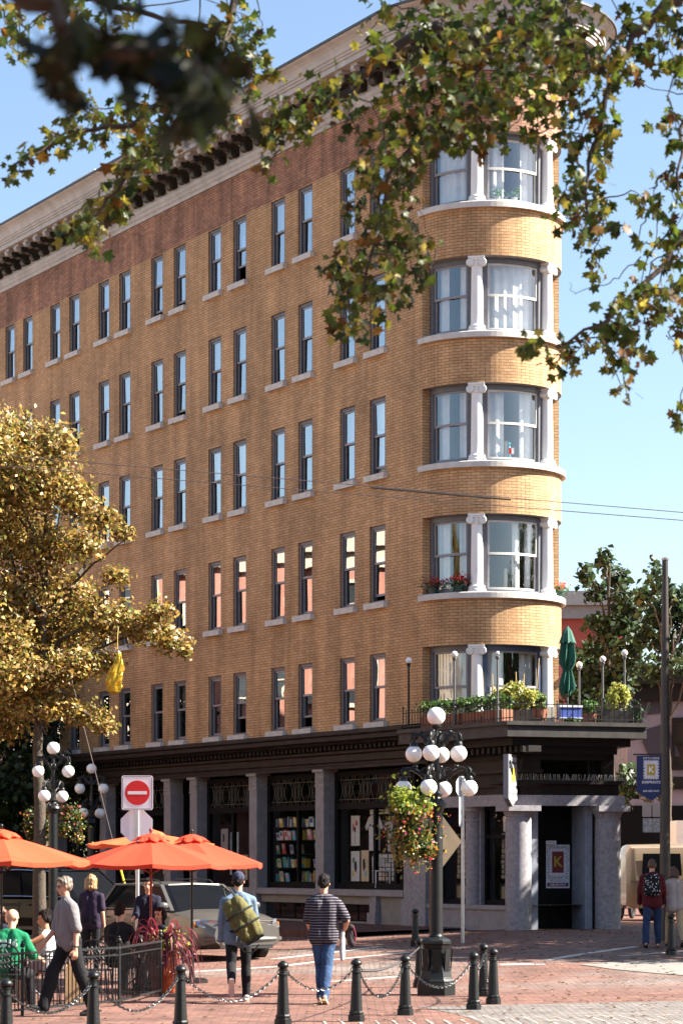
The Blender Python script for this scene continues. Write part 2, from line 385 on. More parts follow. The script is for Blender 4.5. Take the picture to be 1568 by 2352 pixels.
# walls with real openings
mb=MB()
sc=sorted({0.0,FL,*[q for c in cols for q in c]}); zc=sorted({ZB,ZT,ZBR,*heads,*sills})
op={(c[0],h) for c in cols for h in sills}
mw=MB(); mp=MB()
for s0,s1 in zip(sc,sc[1:]):
    for z0,z1 in zip(zc,zc[1:]):
        if any(abs(c[0]-s0)<1e-6 for c in cols) and any(z0>=a-1e-6 and z1<=b+1e-6 for a,b in zip(sills,heads)): continue
        t=mp if z0>=ZBR-1e-6 else mw
        t.face([(s0,0,z0),(s1,0,z0),(s1,0,z1),(s0,0,z1)],[(s0,z0),(s1,z0),(s1,z1),(s0,z1)])
RV=.24
for a,b in cols:
    for z0,z1 in zip(sills,heads):
        for s in (a,b): mw.face([(s,0,z0),(s,-RV,z0),(s,-RV,z1),(s,0,z1)],[(s,z0),(s+RV,z0),(s+RV,z1),(s,z1)])
        mw.face([(a,0,z1),(b,0,z1),(b,-RV,z1),(a,-RV,z1)],[(a,z1),(b,z1),(b,z1+RV),(a,z1+RV)])
        mw.face([(a,0,z0),(b,0,z0),(b,-RV,z0),(a,-RV,z0)],[(a,z0),(b,z0),(b,z0+RV),(a,z0+RV)])
# the front on the other street and the far end
for (m_,z0,z1) in ((mw,ZB,ZBR),(mp,ZBR,ZT)):
    e=(RE[0]+RD[0]*RL,RE[1]+RD[1]*RL)
    m_.face([(RE[0],RE[1],z0),(e[0],e[1],z0),(e[0],e[1],z1),(RE[0],RE[1],z1)],[(0,z0),(RL,z0),(RL,z1),(0,z1)])
    m_.face([(FL,0,z0),(e[0],e[1],z0),(e[0],e[1],z1),(FL,0,z1)],[(0,z0),(9,z0),(9,z1),(0,z1)])
# round corner bands between the window storeys
bsill=[4.80,8.06,11.21,14.33,17.45]; bhead=[6.80,9.95,13.10,16.15,19.15]
for i in range(4): mw.sweep([(0,bhead[i]),(0,bsill[i+1]-.15)],arc(0,AR,40),True,False)
mp.sweep([(0,bhead[4]),(0,ZT)],arc(0,AR,40),True,False)
IR=.23
for i in range(5):     # jambs either side of each corner window
    z0,z1=bsill[i]-.15,bhead[i]
    for a in (0,AR):
        p,q=bay_p(a,BR),bay_p(a,BR-IR); mw.face([(p[0],p[1],z0),(q[0],q[1],z0),(q[0],q[1],z1),(p[0],p[1],z1)],[(0,z0),(IR,z0),(IR,z1),(0,z1)])
mw.build("brick_wall",TAN,B,fix=False); mp.build("parapet_wall",BROWN,B,fix=False)
for i in range(5):
    mb=MB(); mb.sweep([(0,bhead[i]),(-IR-.08,bhead[i])],arc(0,AR,40),False,False); mb.build("bay_soffit",SASH,B,fix=False)
# roof
mb=MB(); e=(RE[0]+RD[0]*RL,RE[1]+RD[1]*RL)
mb.face([(FL,0,21.9),(0,0,21.9)]+[(*bay_p(AR*i/12,BR),21.9) for i in range(1,13)]+[(e[0],e[1],21.9)])
mb.build("roof",M("roof_felt",(.08,.08,.085),.9),B)
t=MB(); c=L2W(0,0); 
t.box(20.2,21.6,-2.6,-.9,21.9,23.4); t.prism([(20.05,-2.75),(21.75,-2.75),(21.75,-.75),(20.05,-.75)],23.4,23.5)
t.build("roof_hatch",WHITE,B)
# floors and dark rooms behind the windows
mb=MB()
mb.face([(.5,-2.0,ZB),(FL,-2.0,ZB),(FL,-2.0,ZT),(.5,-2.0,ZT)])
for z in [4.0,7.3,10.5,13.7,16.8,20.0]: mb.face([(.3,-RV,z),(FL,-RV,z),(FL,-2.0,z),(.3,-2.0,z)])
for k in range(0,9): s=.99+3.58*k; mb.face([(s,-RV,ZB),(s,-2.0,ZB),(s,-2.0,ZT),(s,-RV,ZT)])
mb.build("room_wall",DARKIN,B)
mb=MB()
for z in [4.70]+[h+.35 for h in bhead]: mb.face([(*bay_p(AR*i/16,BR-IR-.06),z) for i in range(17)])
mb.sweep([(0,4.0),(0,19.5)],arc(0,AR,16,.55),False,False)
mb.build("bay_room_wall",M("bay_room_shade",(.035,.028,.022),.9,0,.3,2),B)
# cornice
prof=[(0,20.60),(.05,20.60),(.06,20.68),(.11,20.72),(.11,20.79),(.16,20.84),(.17,20.93),(.06,20.96),(.06,21.30),(.14,21.36),(.14,21.44),(.93,21.44),(.93,21.43),(.95,21.43),(.95,21.56),(1.0,21.57),(1.0,21.62),(1.04,21.63),(1.04,21.68),(1.08,21.70),(1.10,21.78),(1.15,21.86),(1.22,21.92),(1.31,21.97),(1.33,22.0)]
mb=MB(); mb.sweep(prof,path(FL,rl=RL,nb=40),False,False); cor=mb.build("cornice",CORN,B)
mb=MB(); mb.sweep([(1.33,22.0),(1.37,22.0),(1.37,22.06),(.2,22.10)],path(FL,rl=RL,nb=40),False,False); mb.build("roof_edge_flashing",M("dark_flashing",(.07,.075,.085),.5),cor)
def bracket_mesh():
    m=MB()
    # S-scroll side profile in (o, z), extruded along s
    pr=[(.06,21.05)]
    for i in range(11): a=R(200+i*20); pr.append((.21+.13*math.cos(a),21.12+.13*math.sin(a)))
    pr+=[(.40,21.18),(.52,21.22)]
    for i in range(7): a=R(-110+i*35); pr.append((.64+.085*math.cos(a),21.27+.085*math.sin(a)))
    pr+=[(.74,21.40),(.06,21.40)]
    w=.125
    n=len(pr); vs=[(x*w,o,z) for x in (-1,1) for o,z in pr]
    m.mesh(vs,[tuple(range(n)),tuple(range(2*n-1,n-1,-1))]+[(i,n+i,n+(i+1)%n,(i+1)%n) for i in range(n)])
    for cc,r in ((( .21,21.12),.085),((.64,21.27),.05)):
        for sx in (-1,1):
            for q in (r,r*.5):
                m.tube([(sx*(w+.012),cc[0]+q*math.cos(R(30*k)),cc[1]+q*math.sin(R(30*k))) for k in range(12)],.012,5,closed=True)
    m.cur=1
    m.box(-.15,.15,.55,.84,21.36,21.437); m.box(-.10,.10,.72,.86,21.24,21.36); m.box(-.085,.085,.86,.89,21.28,21.35)
    return m
b0=bracket_mesh().build("bracket",[SCROLL,CORN],cor)
first=True
def put(o,parent,p,rz):
    o.parent=parent; o.location=p; o.rotation_euler=(0,0,rz)
k=0
for i in range(44):
    s=.35+.74*i; o=b0 if k==0 else b0.copy()
    if k: COL.objects.link(o)
    put(o,cor,(s,0,0),0); k+=1
for i in range(10):
    a=R(9+17.4*i)
    if a>AR: break
    o=b0.copy(); COL.objects.link(o); p=bay_p(a,BR); put(o,cor,(p[0],p[1],0),a)
# flat-front windows: frame, sashes, glass, sill, curtain
def window(h):
    w=.76; f=MB()
    f.box(0,.075,-.23,-.10,0,h); f.box(w-.075,w,-.23,-.10,0,h); f.box(.075,w-.075,-.23,-.10,h-.085,h); f.box(.075,w-.075,-.23,-.09,0,.06)
    f.box(.055,.10,-.10,-.085,.06,h-.085); f.box(w-.10,w-.055,-.10,-.085,.06,h-.085)
    return f
def win_sash(h,opened):
    w=.76; f=MB(); mid=h*.52+.0
    # upper sash in front, lower one behind, raised a little where open
    def sash(z0,z1,o):
        f.box(.078,.13,o-.035,o,z0,z1); f.box(w-.13,w-.078,o-.035,o,z0,z1); f.box(.13,w-.13,o-.035,o,z1-.05,z1); f.box(.13,w-.13,o-.035,o,z0,z0+.055)
    sash(mid-.03,h-.088,-.125); sash(.062+opened,mid+.03+opened,-.165)
    return f
def win_glass(h,opened,r):
    w=.76; mid=h*.52; f=MB()
    for (z0,z1,o) in ((mid+.02,h-.13,-.142),(.115+opened,mid-.02+opened,-.182)):
        dx,dz=r.uniform(-.006,.006),r.uniform(-.006,.006)
        f.face([(.125,o-dx-dz,z0),(w-.125,o+dx-dz,z0),(w-.125,o+dx+dz,z1),(.125,o-dx+dz,z1)])
    return f
def drape(x0,x1,z0,z1,o,amp,n=26,ph=0):
    f=MB(); P=[]
    for i in range(n+1):
        t=i/n; P.append((x0+(x1-x0)*t, o+amp*math.sin(ph+t*(x1-x0)*34)+amp*.5*math.sin(ph*2+t*13)))
    for a,b in zip(P,P[1:]): f.face([(a[0],a[1],z0),(b[0],b[1],z0),(b[0],b[1],z1),(a[0],a[1],z1)])
    return f
def win_sill():
    f=MB(); f.box(-.10,.86,-.20,.085,-.15,0); return f
sm=win_sill(); sill0=sm.build("sill",STONE_PALE,B)
hs=[b-a for a,b in zip(sills,heads)]
frm0=[window(h).build("window",FRAME,B) for h in hs]
sash0={}
wr=random.Random(3)
cnt=0
for fi in range(5):
    for ci,(a,b) in enumerate(cols):
        h=hs[fi]; opn=wr.choice([0,0,0,0,0,.12,.25,.4]) if wr.random()<.8 else 0
        fr=frm0[fi] if ci==0 else frm0[fi].copy()
        if ci: COL.objects.link(fr)
        fr.parent=B; fr.location=(a,.045,sills[fi])
        key=(fi,opn)
        if key not in sash0: sash0[key]=sh=win_sash(h,opn).build("sash",SASH,fr)
        else: sh=sash0[key].copy(); COL.objects.link(sh); sh.parent=fr
        win_glass(h,opn,wr).build("glass",GLASS,fr,fix=False)
        si=sill0 if cnt==0 else sill0.copy()
        if cnt: COL.objects.link(si)
        si.parent=fr; cnt+=1
        q=wr.random(); x0,x1=.06,.70
        if q<.18: c=drape(x0,x1,.05,h-.08,-.30,.018,26,wr.random()*6); c.build("curtain",SHEER,fr,True,False)
        elif q<.45: c=drape(x0,x0+wr.uniform(.2,.4),.05,h-.08,-.32,.025,20,wr.random()*6); c.build("curtain",SHEER,fr,True,False)
        elif q<.78: c=MB(); c.face([(x0,-.29,h*wr.uniform(.3,.75)),(x1,-.29,h*.5),(x1,-.29,h-.08),(x0,-.29,h-.08)]); c.v[0]=(x0,-.29,c.v[1][2]); c.build("blind",BLIND,fr,False,False)
# round corner windows
WINS=[(R(1.0),R(44)),(R(53),R(110)),(R(121),R(155))]; COLA=[R(48.4),R(115.6)]
def bay_frame(z0,z1,a0,a1):
    f=MB(); n=14; r=BR-IR; da=.07/r
    def piece(a,b,za,zb,o0=-.10,o1=.02): f.sweep([(o1,za),(o1,zb),(o0,zb),(o0,za),(o1,za)],arc(a,b,max(1,int(n*(b-a))+1),r),False,True)
    piece(a0,a0+da*1.6,z0,z1); piece(a1-da*1.6,a1,z0,z1); piece(a0+da*1.6,a1-da*1.6,z1-.13,z1,-.1,.018); piece(a0+da*1.6,a1-da*1.6,z0,z0+.06,-.1,.03)
    return f
def bay_sash(z0,z1,a0,a1):
    f=MB(); r=BR-IR; da=.07/r; mid=z0+(z1-z0)*.5
    def piece(a,b,za,zb,o0,o1): f.sweep([(o1,za),(o1,zb),(o0,zb),(o0,za),(o1,za)],arc(a,b,max(1,int(16*(b-a))+1),r),False,True)
    a0+=da*1.6; a1-=da*1.6
    for (za,zb,o) in ((mid-.03,z1-.13,-.02),(z0+.06,mid+.03,-.06)):
        piece(a0,a0+da*.7,za,zb,o-.035,o); piece(a1-da*.7,a1,za,zb,o-.035,o)
        piece(a0+da*.7,a1-da*.7,zb-.05,zb,o-.035,o-.001); piece(a0+da*.7,a1-da*.7,za,za+.06,o-.035,o-.001)
    return f
BLUEP=M("blue_grey_paint",(.055,.07,.12),.4,0,.15,6)
for i in range(5):
    z0,z1=bsill[i],bhead[i]
    mb=MB(); sst=arc(R(-1.5),AR+R(1.5),40); mb.sweep([(-IR-.1,z0-.15),(.11,z0-.15),(.11,z0-.02),(.09,z0),(-IR-.1,z0+.02)],sst,False,True)
    if i>0: 
        so_=mb.build("bay_sill",STONE_PALE,B)
    # posts behind the columns
    for a0,a1 in ((0,WINS[0][0]),(WINS[0][1],WINS[1][0]),(WINS[1][1],WINS[2][0]),(WINS[2][1],AR)):
        mb=MB(); mb.sweep([(.0,z0),(.0,z1),(-.12,z1),(-.12,z0)],arc(a0,a1,4,BR-IR),False,True); mb.build("bay_window_post",SASH,B)
    for wi,(a0,a1) in enumerate(WINS):
        fr=bay_frame(z0+.02,z1,a0,a1).build("bay_window",BLUEP if (i==0 and wi==1) else FRAME,B)
        bay_sash(z0+.02,z1,a0,a1).build("sash",SASH if not(i>0 and wi==1) else M("white_sash",(.6,.58,.54),.5),fr)
        g=MB(); mid=(z0+z1)/2
        for (za,zb,o) in ((mid+.03,z1-.17,-.037),(z0+.12,mid-.03,-.077)):
            g.sweep([(o,za),(o,zb)],arc(a0+.1,a1-.1,16,BR-IR),False,False)
        g.build("glass",BGLASS,fr,smooth=True,fix=False)
        # curtains gathered at the sides or drawn across
        full={(3,1):1,(0,0):1,(4,0):1}.get((i,wi),0)
        rr=BR-IR-.24
        spans=[(a0+.03,a1-.03)] if full else [(a0+.03,a0+.03+(a1-a0)*.33),(a1-.03-(a1-a0)*.30,a1-.03)]
        if (i,wi)==(1,1): spans=[(a0+.52,a0+.68),(a0+.78,a0+.9)]
        for (c0,c1) in spans:
            f=MB(); n=40; P=[]
            for k in range(n+1):
                a=c0+(c1-c0)*k/n; p=bay_p(a,rr+.028*math.sin(a*38+i)+.012*math.sin(a*17+wi)); P.append(p)
            for a,b in zip(P,P[1:]): f.face([(a[0],a[1],z0+.05),(b[0],b[1],z0+.05),(b[0],b[1],z1-.1),(a[0],a[1],z1-.1)])
            f.build("curtain",SHEER,fr,True,False)
    for a in COLA:     # columns with scrolled capitals
        m=MB(); p=bay_p(a,BR-.15); r=.150; H=z1-z0
        m.lathe([(r*1.5,0),(r*1.5,.05),(r*1.45,.07),(r*1.32,.09),(r*1.38,.12),(r*1.3,.15),(r*1.08,.17),(r*1.02,.22),(r,.5),(r*.9,H-.30),(r*.88,H-.24),(r*1.0,H-.235),(r*1.0,H-.21),(r*.9,H-.20),(r*.9,H-.08)],(p[0],p[1],z0),22)
        co=m.build("bay_column",WHITE,B,True)
        m=MB(); nn=bay_n(a); tt=(-nn[1],nn[0])
        Mx=Matrix(((tt[0],nn[0],0,p[0]),(tt[1],nn[1],0,p[1]),(0,0,1,0),(0,0,0,1)))
        m.box(-.20,.20,-.17,.17,z1-.055,z1-.005,Mx); m.box(-.17,.17,-.15,.15,z1-.095,z1-.055,Mx)
        for sx in (-1,1):
            for rad,tr in ((.075,.022),(.042,.02),(.012,.02)):
                for yy in (.15,-.15):
                    m.tube([Mx@Vector((sx*.155+rad*math.cos(R(30*k)),yy,z1-.155+rad*math.sin(R(30*k)))) for k in range(12)],tr,5,closed=True)
            m.tube([Mx@Vector((sx*.155,-.14,z1-.155)),Mx@Vector((sx*.155,.14,z1-.155))],.07,12)
        m.build("capital",WHITE,co,False)
# ---------------------------------------------------------------- ground floor
DARKW=M("dark_brown_paint",(.014,.011,.010),.6,0,.3,4,.1,20,.2)
DARKT=M("worn_brown_cornice",(.026,.019,.016),.65,0,.5,3,.15,15,.25)
BLACKF=M("black_shop_frame",(.004,.004,.005),.6,0,.3,6,spec=.12)
PIER=M("grey_stone_pier",(.24,.225,.235),.7,0,.2,5,.15,35)
LEAD=M("leaded_came",(.16,.14,.10),.5,.4,.2,20)
SGLASS=glass_mat("shop_glass",(.97,.97,.97),.02,1.45)
TGLASS=glass_mat("leaded_glass",(.35,.28,.18),.03,1.4)
def onlocal(xy): return W2L(*xy)
Aw,Bw=(3.72,54.5),(7.07,55.6); rdir=Vector((-.2,.98)).normalized()
Cw=(Bw[0]+rdir.x*7,Bw[1]+rdir.y*7)
deck=[(-.2,.86),W2L(*Aw),W2L(*Bw),W2L(*Cw),(0.0,-3.4),(-.2,0)]
def inset(poly,keep,d):
    # moves the first three edges of the deck outline inwards
    P=[Vector(p) for p in poly]; out=[]
    n=len(P); lines=[]
    for i in range(n):
        a,b=P[i],P[(i+1)%n]; t=(b-a).normalized(); q=Vector((-t.y,t.x)); c=sum(P,Vector((0,0)))/n
        if (c-a).dot(q)<0: q=-q
        dd=d if i in keep else 0
        lines.append((a+q*dd,t))
    for i in range(n):
        (a,t),(b,u)=lines[i-1],lines[i]
        det=t.x*(-u.y)+u.x*t.y
        if abs(det)<1e-6: out.append(tuple(b)); continue
        w=b-a; k=(w.x*(-u.y)+u.x*w.y)/det; out.append(tuple(a+t*k))
    return out
def ccw(p): 
    a=sum(p[i][0]*p[(i+1)%len(p)][1]-p[(i+1)%len(p)][0]*p[i][1] for i in range(len(p)))
    return p if a>0 else p[::-1]
can=MB(); E3=(0,1,2)
can.prism(ccw(deck),4.66,4.75); can.prism(ccw(inset(deck,E3,.07)),4.60,4.66)
can.prism(ccw(inset(deck,E3,.05)),4.40,4.60)
canopy=can.build("terrace_deck",M("weathered_dark_deck",(.045,.040,.038),.6,0,.35,4,.1,20,.3),B)
can=MB(); can.prism(ccw(inset(deck,E3,.35)),4.22,4.40); can.prism(ccw(inset(deck,E3,.6)),4.05,4.22); can.prism(ccw(inset(deck,E3,.80)),3.92,4.05)
can.build("deck_moulding",DARKW,B)
# corner porch: two stone pillars, beam, dark frieze
P1=W2L(4.06,55.59); P2=W2L(6.19,56.3)
fd=(Vector(P2)-Vector(P1)).normalized(); fn=Vector((-fd.y,fd.x))
if (Vector(W2L(0,0))-Vector(P1)).dot(fn)<0: fn=-fn
def FP(t,q,z=0): v=Vector(P1)+fd*t+fn*q; return Vector((v.x,v.y,z))
LF=(Vector(P2)-Vector(P1)).length
FM=lambda t,q: Matrix(((fd.x,fn.x,0,FP(t,q).x),(fd.y,fn.y,0,FP(t,q).y),(0,0,1,0),(0,0,0,1)))
for t in (0,LF):
    m=MB(); m.lathe([(.30,-.1),(.30,2.55),(.285,2.56),(.285,2.60),(.31,2.61),(.31,2.64),(.345,2.70),(.37,2.73)],FP(t,0),26); pl=m.build("porch_pillar",STONE,B,True)
    m=MB(); m.box(-.40,.40,-.40,.40,2.73,2.86,FM(t,0)); m.build("capital",STONE,pl)
m=MB()
for t,sg in ((.37,1),(LF-.37,-1)):
    a,b=(t-.02,t+.16) if sg>0 else (t-.16,t+.02)
    m.box(a,b,-.9,-.1,-.1,2.85,FM(0,0))
m.build("door_jamb",M("blue_grey_granite",(.22,.24,.29),.7,0,.25,5),B)
m=MB(); m.box(-.34,LF+.34,-.36,.22,2.86,3.10,FM(0,0)); m.build("lintel",STONE,B)
m=MB(); m.box(-.25,LF+.25,-.9,.06,3.10,3.36,FM(0,0)); m.box(-.36,LF+.36,-.9,.26,3.36,3.44,FM(0,0))
m.box(-.1,LF+.1,-1.2,-.35,3.44,4.2,FM(0,0)); m.box(-.16,.16,-.5,.0,3.44,4.1,FM(0,0)); m.box(LF-.16,LF+.16,-.5,.0,3.44,4.1,FM(0,0))
frz=m.build("porch_frieze",DARKW,B)
m=MB(); m.face([FP(.3,-.34,3.55),FP(LF-.3,-.34,3.55),FP(LF-.3,-.34,4.0),FP(.3,-.34,4.0)]); m.build("fanlight",TGLASS,frz,fix=False)
m=MB()
for i in range(90):
    t=-.34+(LF+.68)*i/89; a=rnd.uniform(-.5,.5)
    m.bar(FP(t,.2,3.44),FP(t+.12*math.sin(a),.2+.05*rnd.uniform(-1,1),3.44+.15*math.cos(a)),.009)
m.build("bird_spikes",M("spike_steel",(.35,.33,.3),.4,.6),frz)
# dark double door, closed
m=MB(); m.box(.53,LF-.53,-.92,-.86,-.05,2.86,FM(0,0)); 
m.box(.56,LF/2-.01,-.86,-.84,.05,2.1,FM(0,0)); m.box(LF/2+.01,LF-.56,-.86,-.84,.05,2.1,FM(0,0)); door=m.build("door",BLACKF,B)
m=MB(); m.tube([FP(LF/2+.08,-.80,.95),FP(LF/2+.08,-.80,1.25)],.015,8); m.build("handle",STEEL,door)
# block of the ground floor behind the porch and its other street side
m=MB(); q2=W2L(6.19+.25,56.4); q3=W2L(*(Vector((6.44,56.4))+rdir*30))
m.face([(*FP(LF+.2,-.5,)[:2],-.2),(*q3,-.2),(*q3,4.2),(*FP(LF+.2,-.5)[:2],4.2)]); m.build("side_street_wall",PIER,B)
# left front: plinth, piers, windows
def piece(name,mat,boxes,parent=B):
    m=MB()
    for b in boxes: m.box(*b)
    return m.build(name,mat,parent)
s_end=FL
PIERS=[4.73,8.28,11.76,13.38,17.68,21.2,24.7,28.2]
def pier(c,w=.42,cap=True):
    o=.10
    pr=piece("shop_pier",PIER,[(c-w/2,c+w/2,-.32,o,.86,3.52),(c-w/2-.04,c+w/2+.04,-.32,o+.05,-.25,.84)])
    m=MB(); m.box(c-w/2-.02,c+w/2+.02,-.3,o+.02,3.52,3.56); m.box(c-w/2-.0,c+w/2+.0,-.3,o+.01,3.56,3.90); m.box(c-w/2-.06,c+w/2+.06,-.3,o+.07,3.90,3.97)
    for k in range(-1,2):         # carved leaves
        for zz,rr in ((3.64,.045),(3.75,.05),(3.85,.045)):
            m.ball((c+k*.12,o+.012,zz),rr,8,6,(1,.5,1.2))
    m.build("capital",M("carved_stone",(.28,.26,.25),.8,0,.5,24,.5,40) if 'carved_stone' not in bpy.data.materials else bpy.data.materials['carved_stone'],pr)
for c in PIERS: pier(c)
# the broad granite pier by the porch and the round column beyond it
piece("corner_pier",STONE,[(-.32,.66,-.4,.12,.62,2.86),(-.38,.72,-.4,.17,-.2,.62)])
m=MB(); m.lathe([(.20,-.1),(.20,2.5),(.22,2.52),(.22,2.58),(.19,2.6),(.22,2.72),(.26,2.76),(.26,2.86)],(-2.04,-.12,0),22); m.build("shop_column",STONE,B,True)
piece("side_lintel",STONE,[(-3.66,.70,-.42,.16,2.86,3.12)])
piece("plinth",PIER,[(.68,s_end,-.32,.13,.70,.86),(-3.70,-.36,-.32,.08,-.2,.45),(-3.72,-.36,-.32,.13,.45,.55)])
piece("basement_wall",M("plinth_render",(.22,.205,.19),.8,0,.15,4),[(.68,s_end,-.34,-.02,.48,.70),(.68,s_end,-.34,.0,-.3,.04),(.70,1.9,-.34,-.01,.04,.48)])
bw=piece("basement_window",BLACKF,[(2.2,s_end,-.30,-.18,.04,.48)])
piece("plinth_pier",PIER,[(1.98,2.28,-.34,.10,.28,.70),(1.94,2.32,-.34,.15,-.2,.28)])
m=MB()
for k in range(24):
    a=2.45+.8*k
    if a+.7>s_end: break
    m.face([(a,-.15,.08),(a+.70,-.15,.08),(a+.70,-.15,.45),(a,-.15,.45)])
m.build("pane",glass_mat("basement_glass",(.4,.36,.3),.1),bw,fix=False)
# shop cornice: stepped dark mouldings and dentils
m=MB(); st=[((FL,0),(0,1),FL),((-.15,0),(0,1),0)]
m.sweep([(.0,3.95),(.14,3.95),(.14,4.03),(.05,4.05),(.05,4.10)],[((FL,0),(0,1),FL),((-.45,0),(0,1),0)],False,True)
m.sweep([(.0,4.10),(.05,4.10),(.10,4.14),(.10,4.30),(.18,4.34),(.18,4.40),(.06,4.42),(.06,4.50),(.42,4.56),(.46,4.60),(.62,4.64),(.62,4.74),(.70,4.78),(.70,4.86),(.0,4.96)],st,False,True)
sc_=m.build("shop_cornice",DARKT,B)
m=MB()
for k in range(150): a=-.1+.22*k; m.box(a,a+.11,.06,.30,4.43,4.53)
d=m.build("dentil_course",DARKW,sc_); m=MB()
for k in range(22): a=.1+.22*k; m.box(-a-.11-.15,-a-.15,.05,.40,4.06,4.2)
d=m.build("dentil_course",DARKW,sc_)
piece("side_frieze",DARKT,[(-4.2,-.2,-.5,.02,3.12,4.0),(-4.3,-.2,-.5,.12,3.30,3.36),(-4.3,-.2,-.5,.16,3.62,3.70)])
# shop windows
def oval(m,c,z,a,b,o,t=.007):
    m.tube([(c+a*math.cos(R(15*k))*abs(math.sin(R(15*k)))**.0,o,z+b*math.sin(R(15*k))) for k in range(24)],t,4,closed=True)
def shop_window(s0,s1,mull,zt=3.90):
    o=-.22
    m=MB()
    m.box(s0,s0+.16,o-.1,o,.86,zt); m.box(s1-.16,s1,o-.1,o,.86,zt); m.box(s0+.16,s1-.16,o-.1,o+.003,.86,1.02); m.box(s0+.16,s1-.16,o-.1,o+.05,2.93,3.08); m.box(s0+.16,s1-.16,o-.1,o+.003,zt-.12,zt)
    for c in mull: m.box(c-.045,c+.045,o-.1,o+.006,1.02,2.93)
    fr=m.build("shop_window",BLACKF,B)
    g=MB(); g.face([(s0+.1,o-.05,.95),(s1-.1,o-.05,.95),(s1-.1,o-.05,3.0),(s0+.1,o-.05,3.0)]); g.build("glass",SGLASS,fr,fix=False)
    g=MB(); g.face([(s0+.1,o-.05,3.0),(s1-.1,o-.05,3.0),(s1-.1,o-.05,zt-.05),(s0+.1,o-.05,zt-.05)]); g.build("leaded_light",TGLASS,fr,fix=False)
    w=s1-s0-.32; m=MB(); x0=s0+.16; oo=o-.035; zb,zt2=3.08,zt-.12
    for z in (zb+.09,zt2-.10): m.bar((x0,oo,z),(x0+w,oo,z),.009)
    n=int(w/.11)
    for k in range(n+1):
        if k%3!=2:
            x=x0+w*k/n; m.bar((x,oo,zb),(x,oo,zb+.09),.008); m.bar((x,oo,zt2-.10),(x,oo,zt2),.008)
    zm=(zb+zt2)/2; hh=(zt2-zb-.19)/2; no=max(2,int(round(w/.95)))
    for k in range(no):
        c=x0+w*(k+.5)/no
        oval(m,c,zm,.13,hh,oo); oval(m,c,zm,.075,hh*.7,oo,.006)
        for sg in (-1,1):
            m.tube([(c+sg*(.10+.30*q),oo,zm+sg*0+hh*math.cos(q*math.pi)) for q in [i/10 for i in range(11)]],.006,4)
            m.tube([(c+sg*(.10+.30*q),oo,zm-hh*math.cos(q*math.pi)) for q in [i/10 for i in range(11)]],.006,4)
    m.build("leading",LEAD,fr)
    return fr
SHOPS=[(.68,4.50,(1.55,2.55)),(4.96,8.05,(6.4,)),(8.51,11.53,(10.0,)),(13.61,17.45,(15.5,)),(17.91,20.97,(19.4,)),(21.43,24.47,(22.9,)),(24.93,27.97,(26.4,))]
for a in SHOPS: shop_window(*a)
piece("shop_door",BLACKF,[(11.99,13.15,-.75,-.68,-.1,2.6),(11.99,12.12,-.75,-.6,-.1,3.9),(13.03,13.15,-.75,-.6,-.1,3.9),(12.12,13.03,-.75,-.6,2.6,2.75)])
# porch-side windows
for (a,b) in ((-1.80,-.36),(-3.62,-2.28)):
    fr=piece("side_window",BLACKF,[(a,a+.1,-.35,-.25,.55,2.86),(b-.1,b,-.35,-.25,.55,2.86),(a+.1,b-.1,-.35,-.248,.55,.66),(a+.1,b-.1,-.35,-.248,2.12,2.2),(a+.1,b-.1,-.35,-.248,2.78,2.86)])
    g=MB(); g.face([(a+.05,-.30,.6),(b-.05,-.30,.6),(b-.05,-.30,2.8),(a+.05,-.30,2.8)]); g.build("glass",SGLASS,fr,fix=False)
piece("side_window_pilaster",STONE,[(-2.30,-2.18,-.36,-.14,.55,2.86)])
# shop interior
SHOPIN=M("shop_interior",(.03,.026,.022),.9,0,.4,2)
m=MB(); m.face([(-4.2,-1.9,-.1),(FL,-1.9,-.1),(FL,-1.9,4.2),(-4.2,-1.9,4.2)]); m.face([(-4.2,-.36,.56),(FL,-.36,.84),(FL,-1.9,.84),(-4.2,-1.9,.56)]); m.face([(-4.2,-.36,3.95),(FL,-.36,3.95),(FL,-1.9,3.95),(-4.2,-1.9,3.95)])
for s in (.2,4.73,8.28,11.76,13.38,17.68,21.2,24.7): m.face([(s,-.36,.5),(s,-1.9,.5),(s,-1.9,4),(s,-.36,4)])
m.build("shop_interior",SHOPIN,B)
m=MB()
for z in (1.03,1.41,1.78,2.15,2.50): m.box(5.15,7.95,-.58,-.34,z-.025,z)
m.build("display_shelf",BLACKF,B)
# pavement by the building
SIDE=brick_mat("pavement_brick",(.13,.05,.035),(.17,.07,.05),(.05,.03,.025),.22,.11,.007,.3,.8,uv=False)
m=MB()
for s0,s1 in [(a,a+2) for a in range(-2,34,2)]:
    P=[(s0,.1),(s1,.1),(s1,3.3),(s0,3.3)]
    zz=[max(.0,gz(*L2W(*p)[:2])+.004) if p[1]<1 else max(-.06,gz(*L2W(*p)[:2])+.004) for p in P]
    m.face([(*L2W(p[0],p[1])[:2],z) for p,z in zip(P,zz)])
    a,b=L2W(s0,3.3),L2W(s1,3.3)
    m.face([(a.x,a.y,zz[3]),(b.x,b.y,zz[2]),(b.x,b.y,gz(b.x,b.y)-.05),(a.x,a.y,gz(a.x,a.y)-.05)])
pv=m.build("pavement",SIDE); tag(pv,kind="structure")
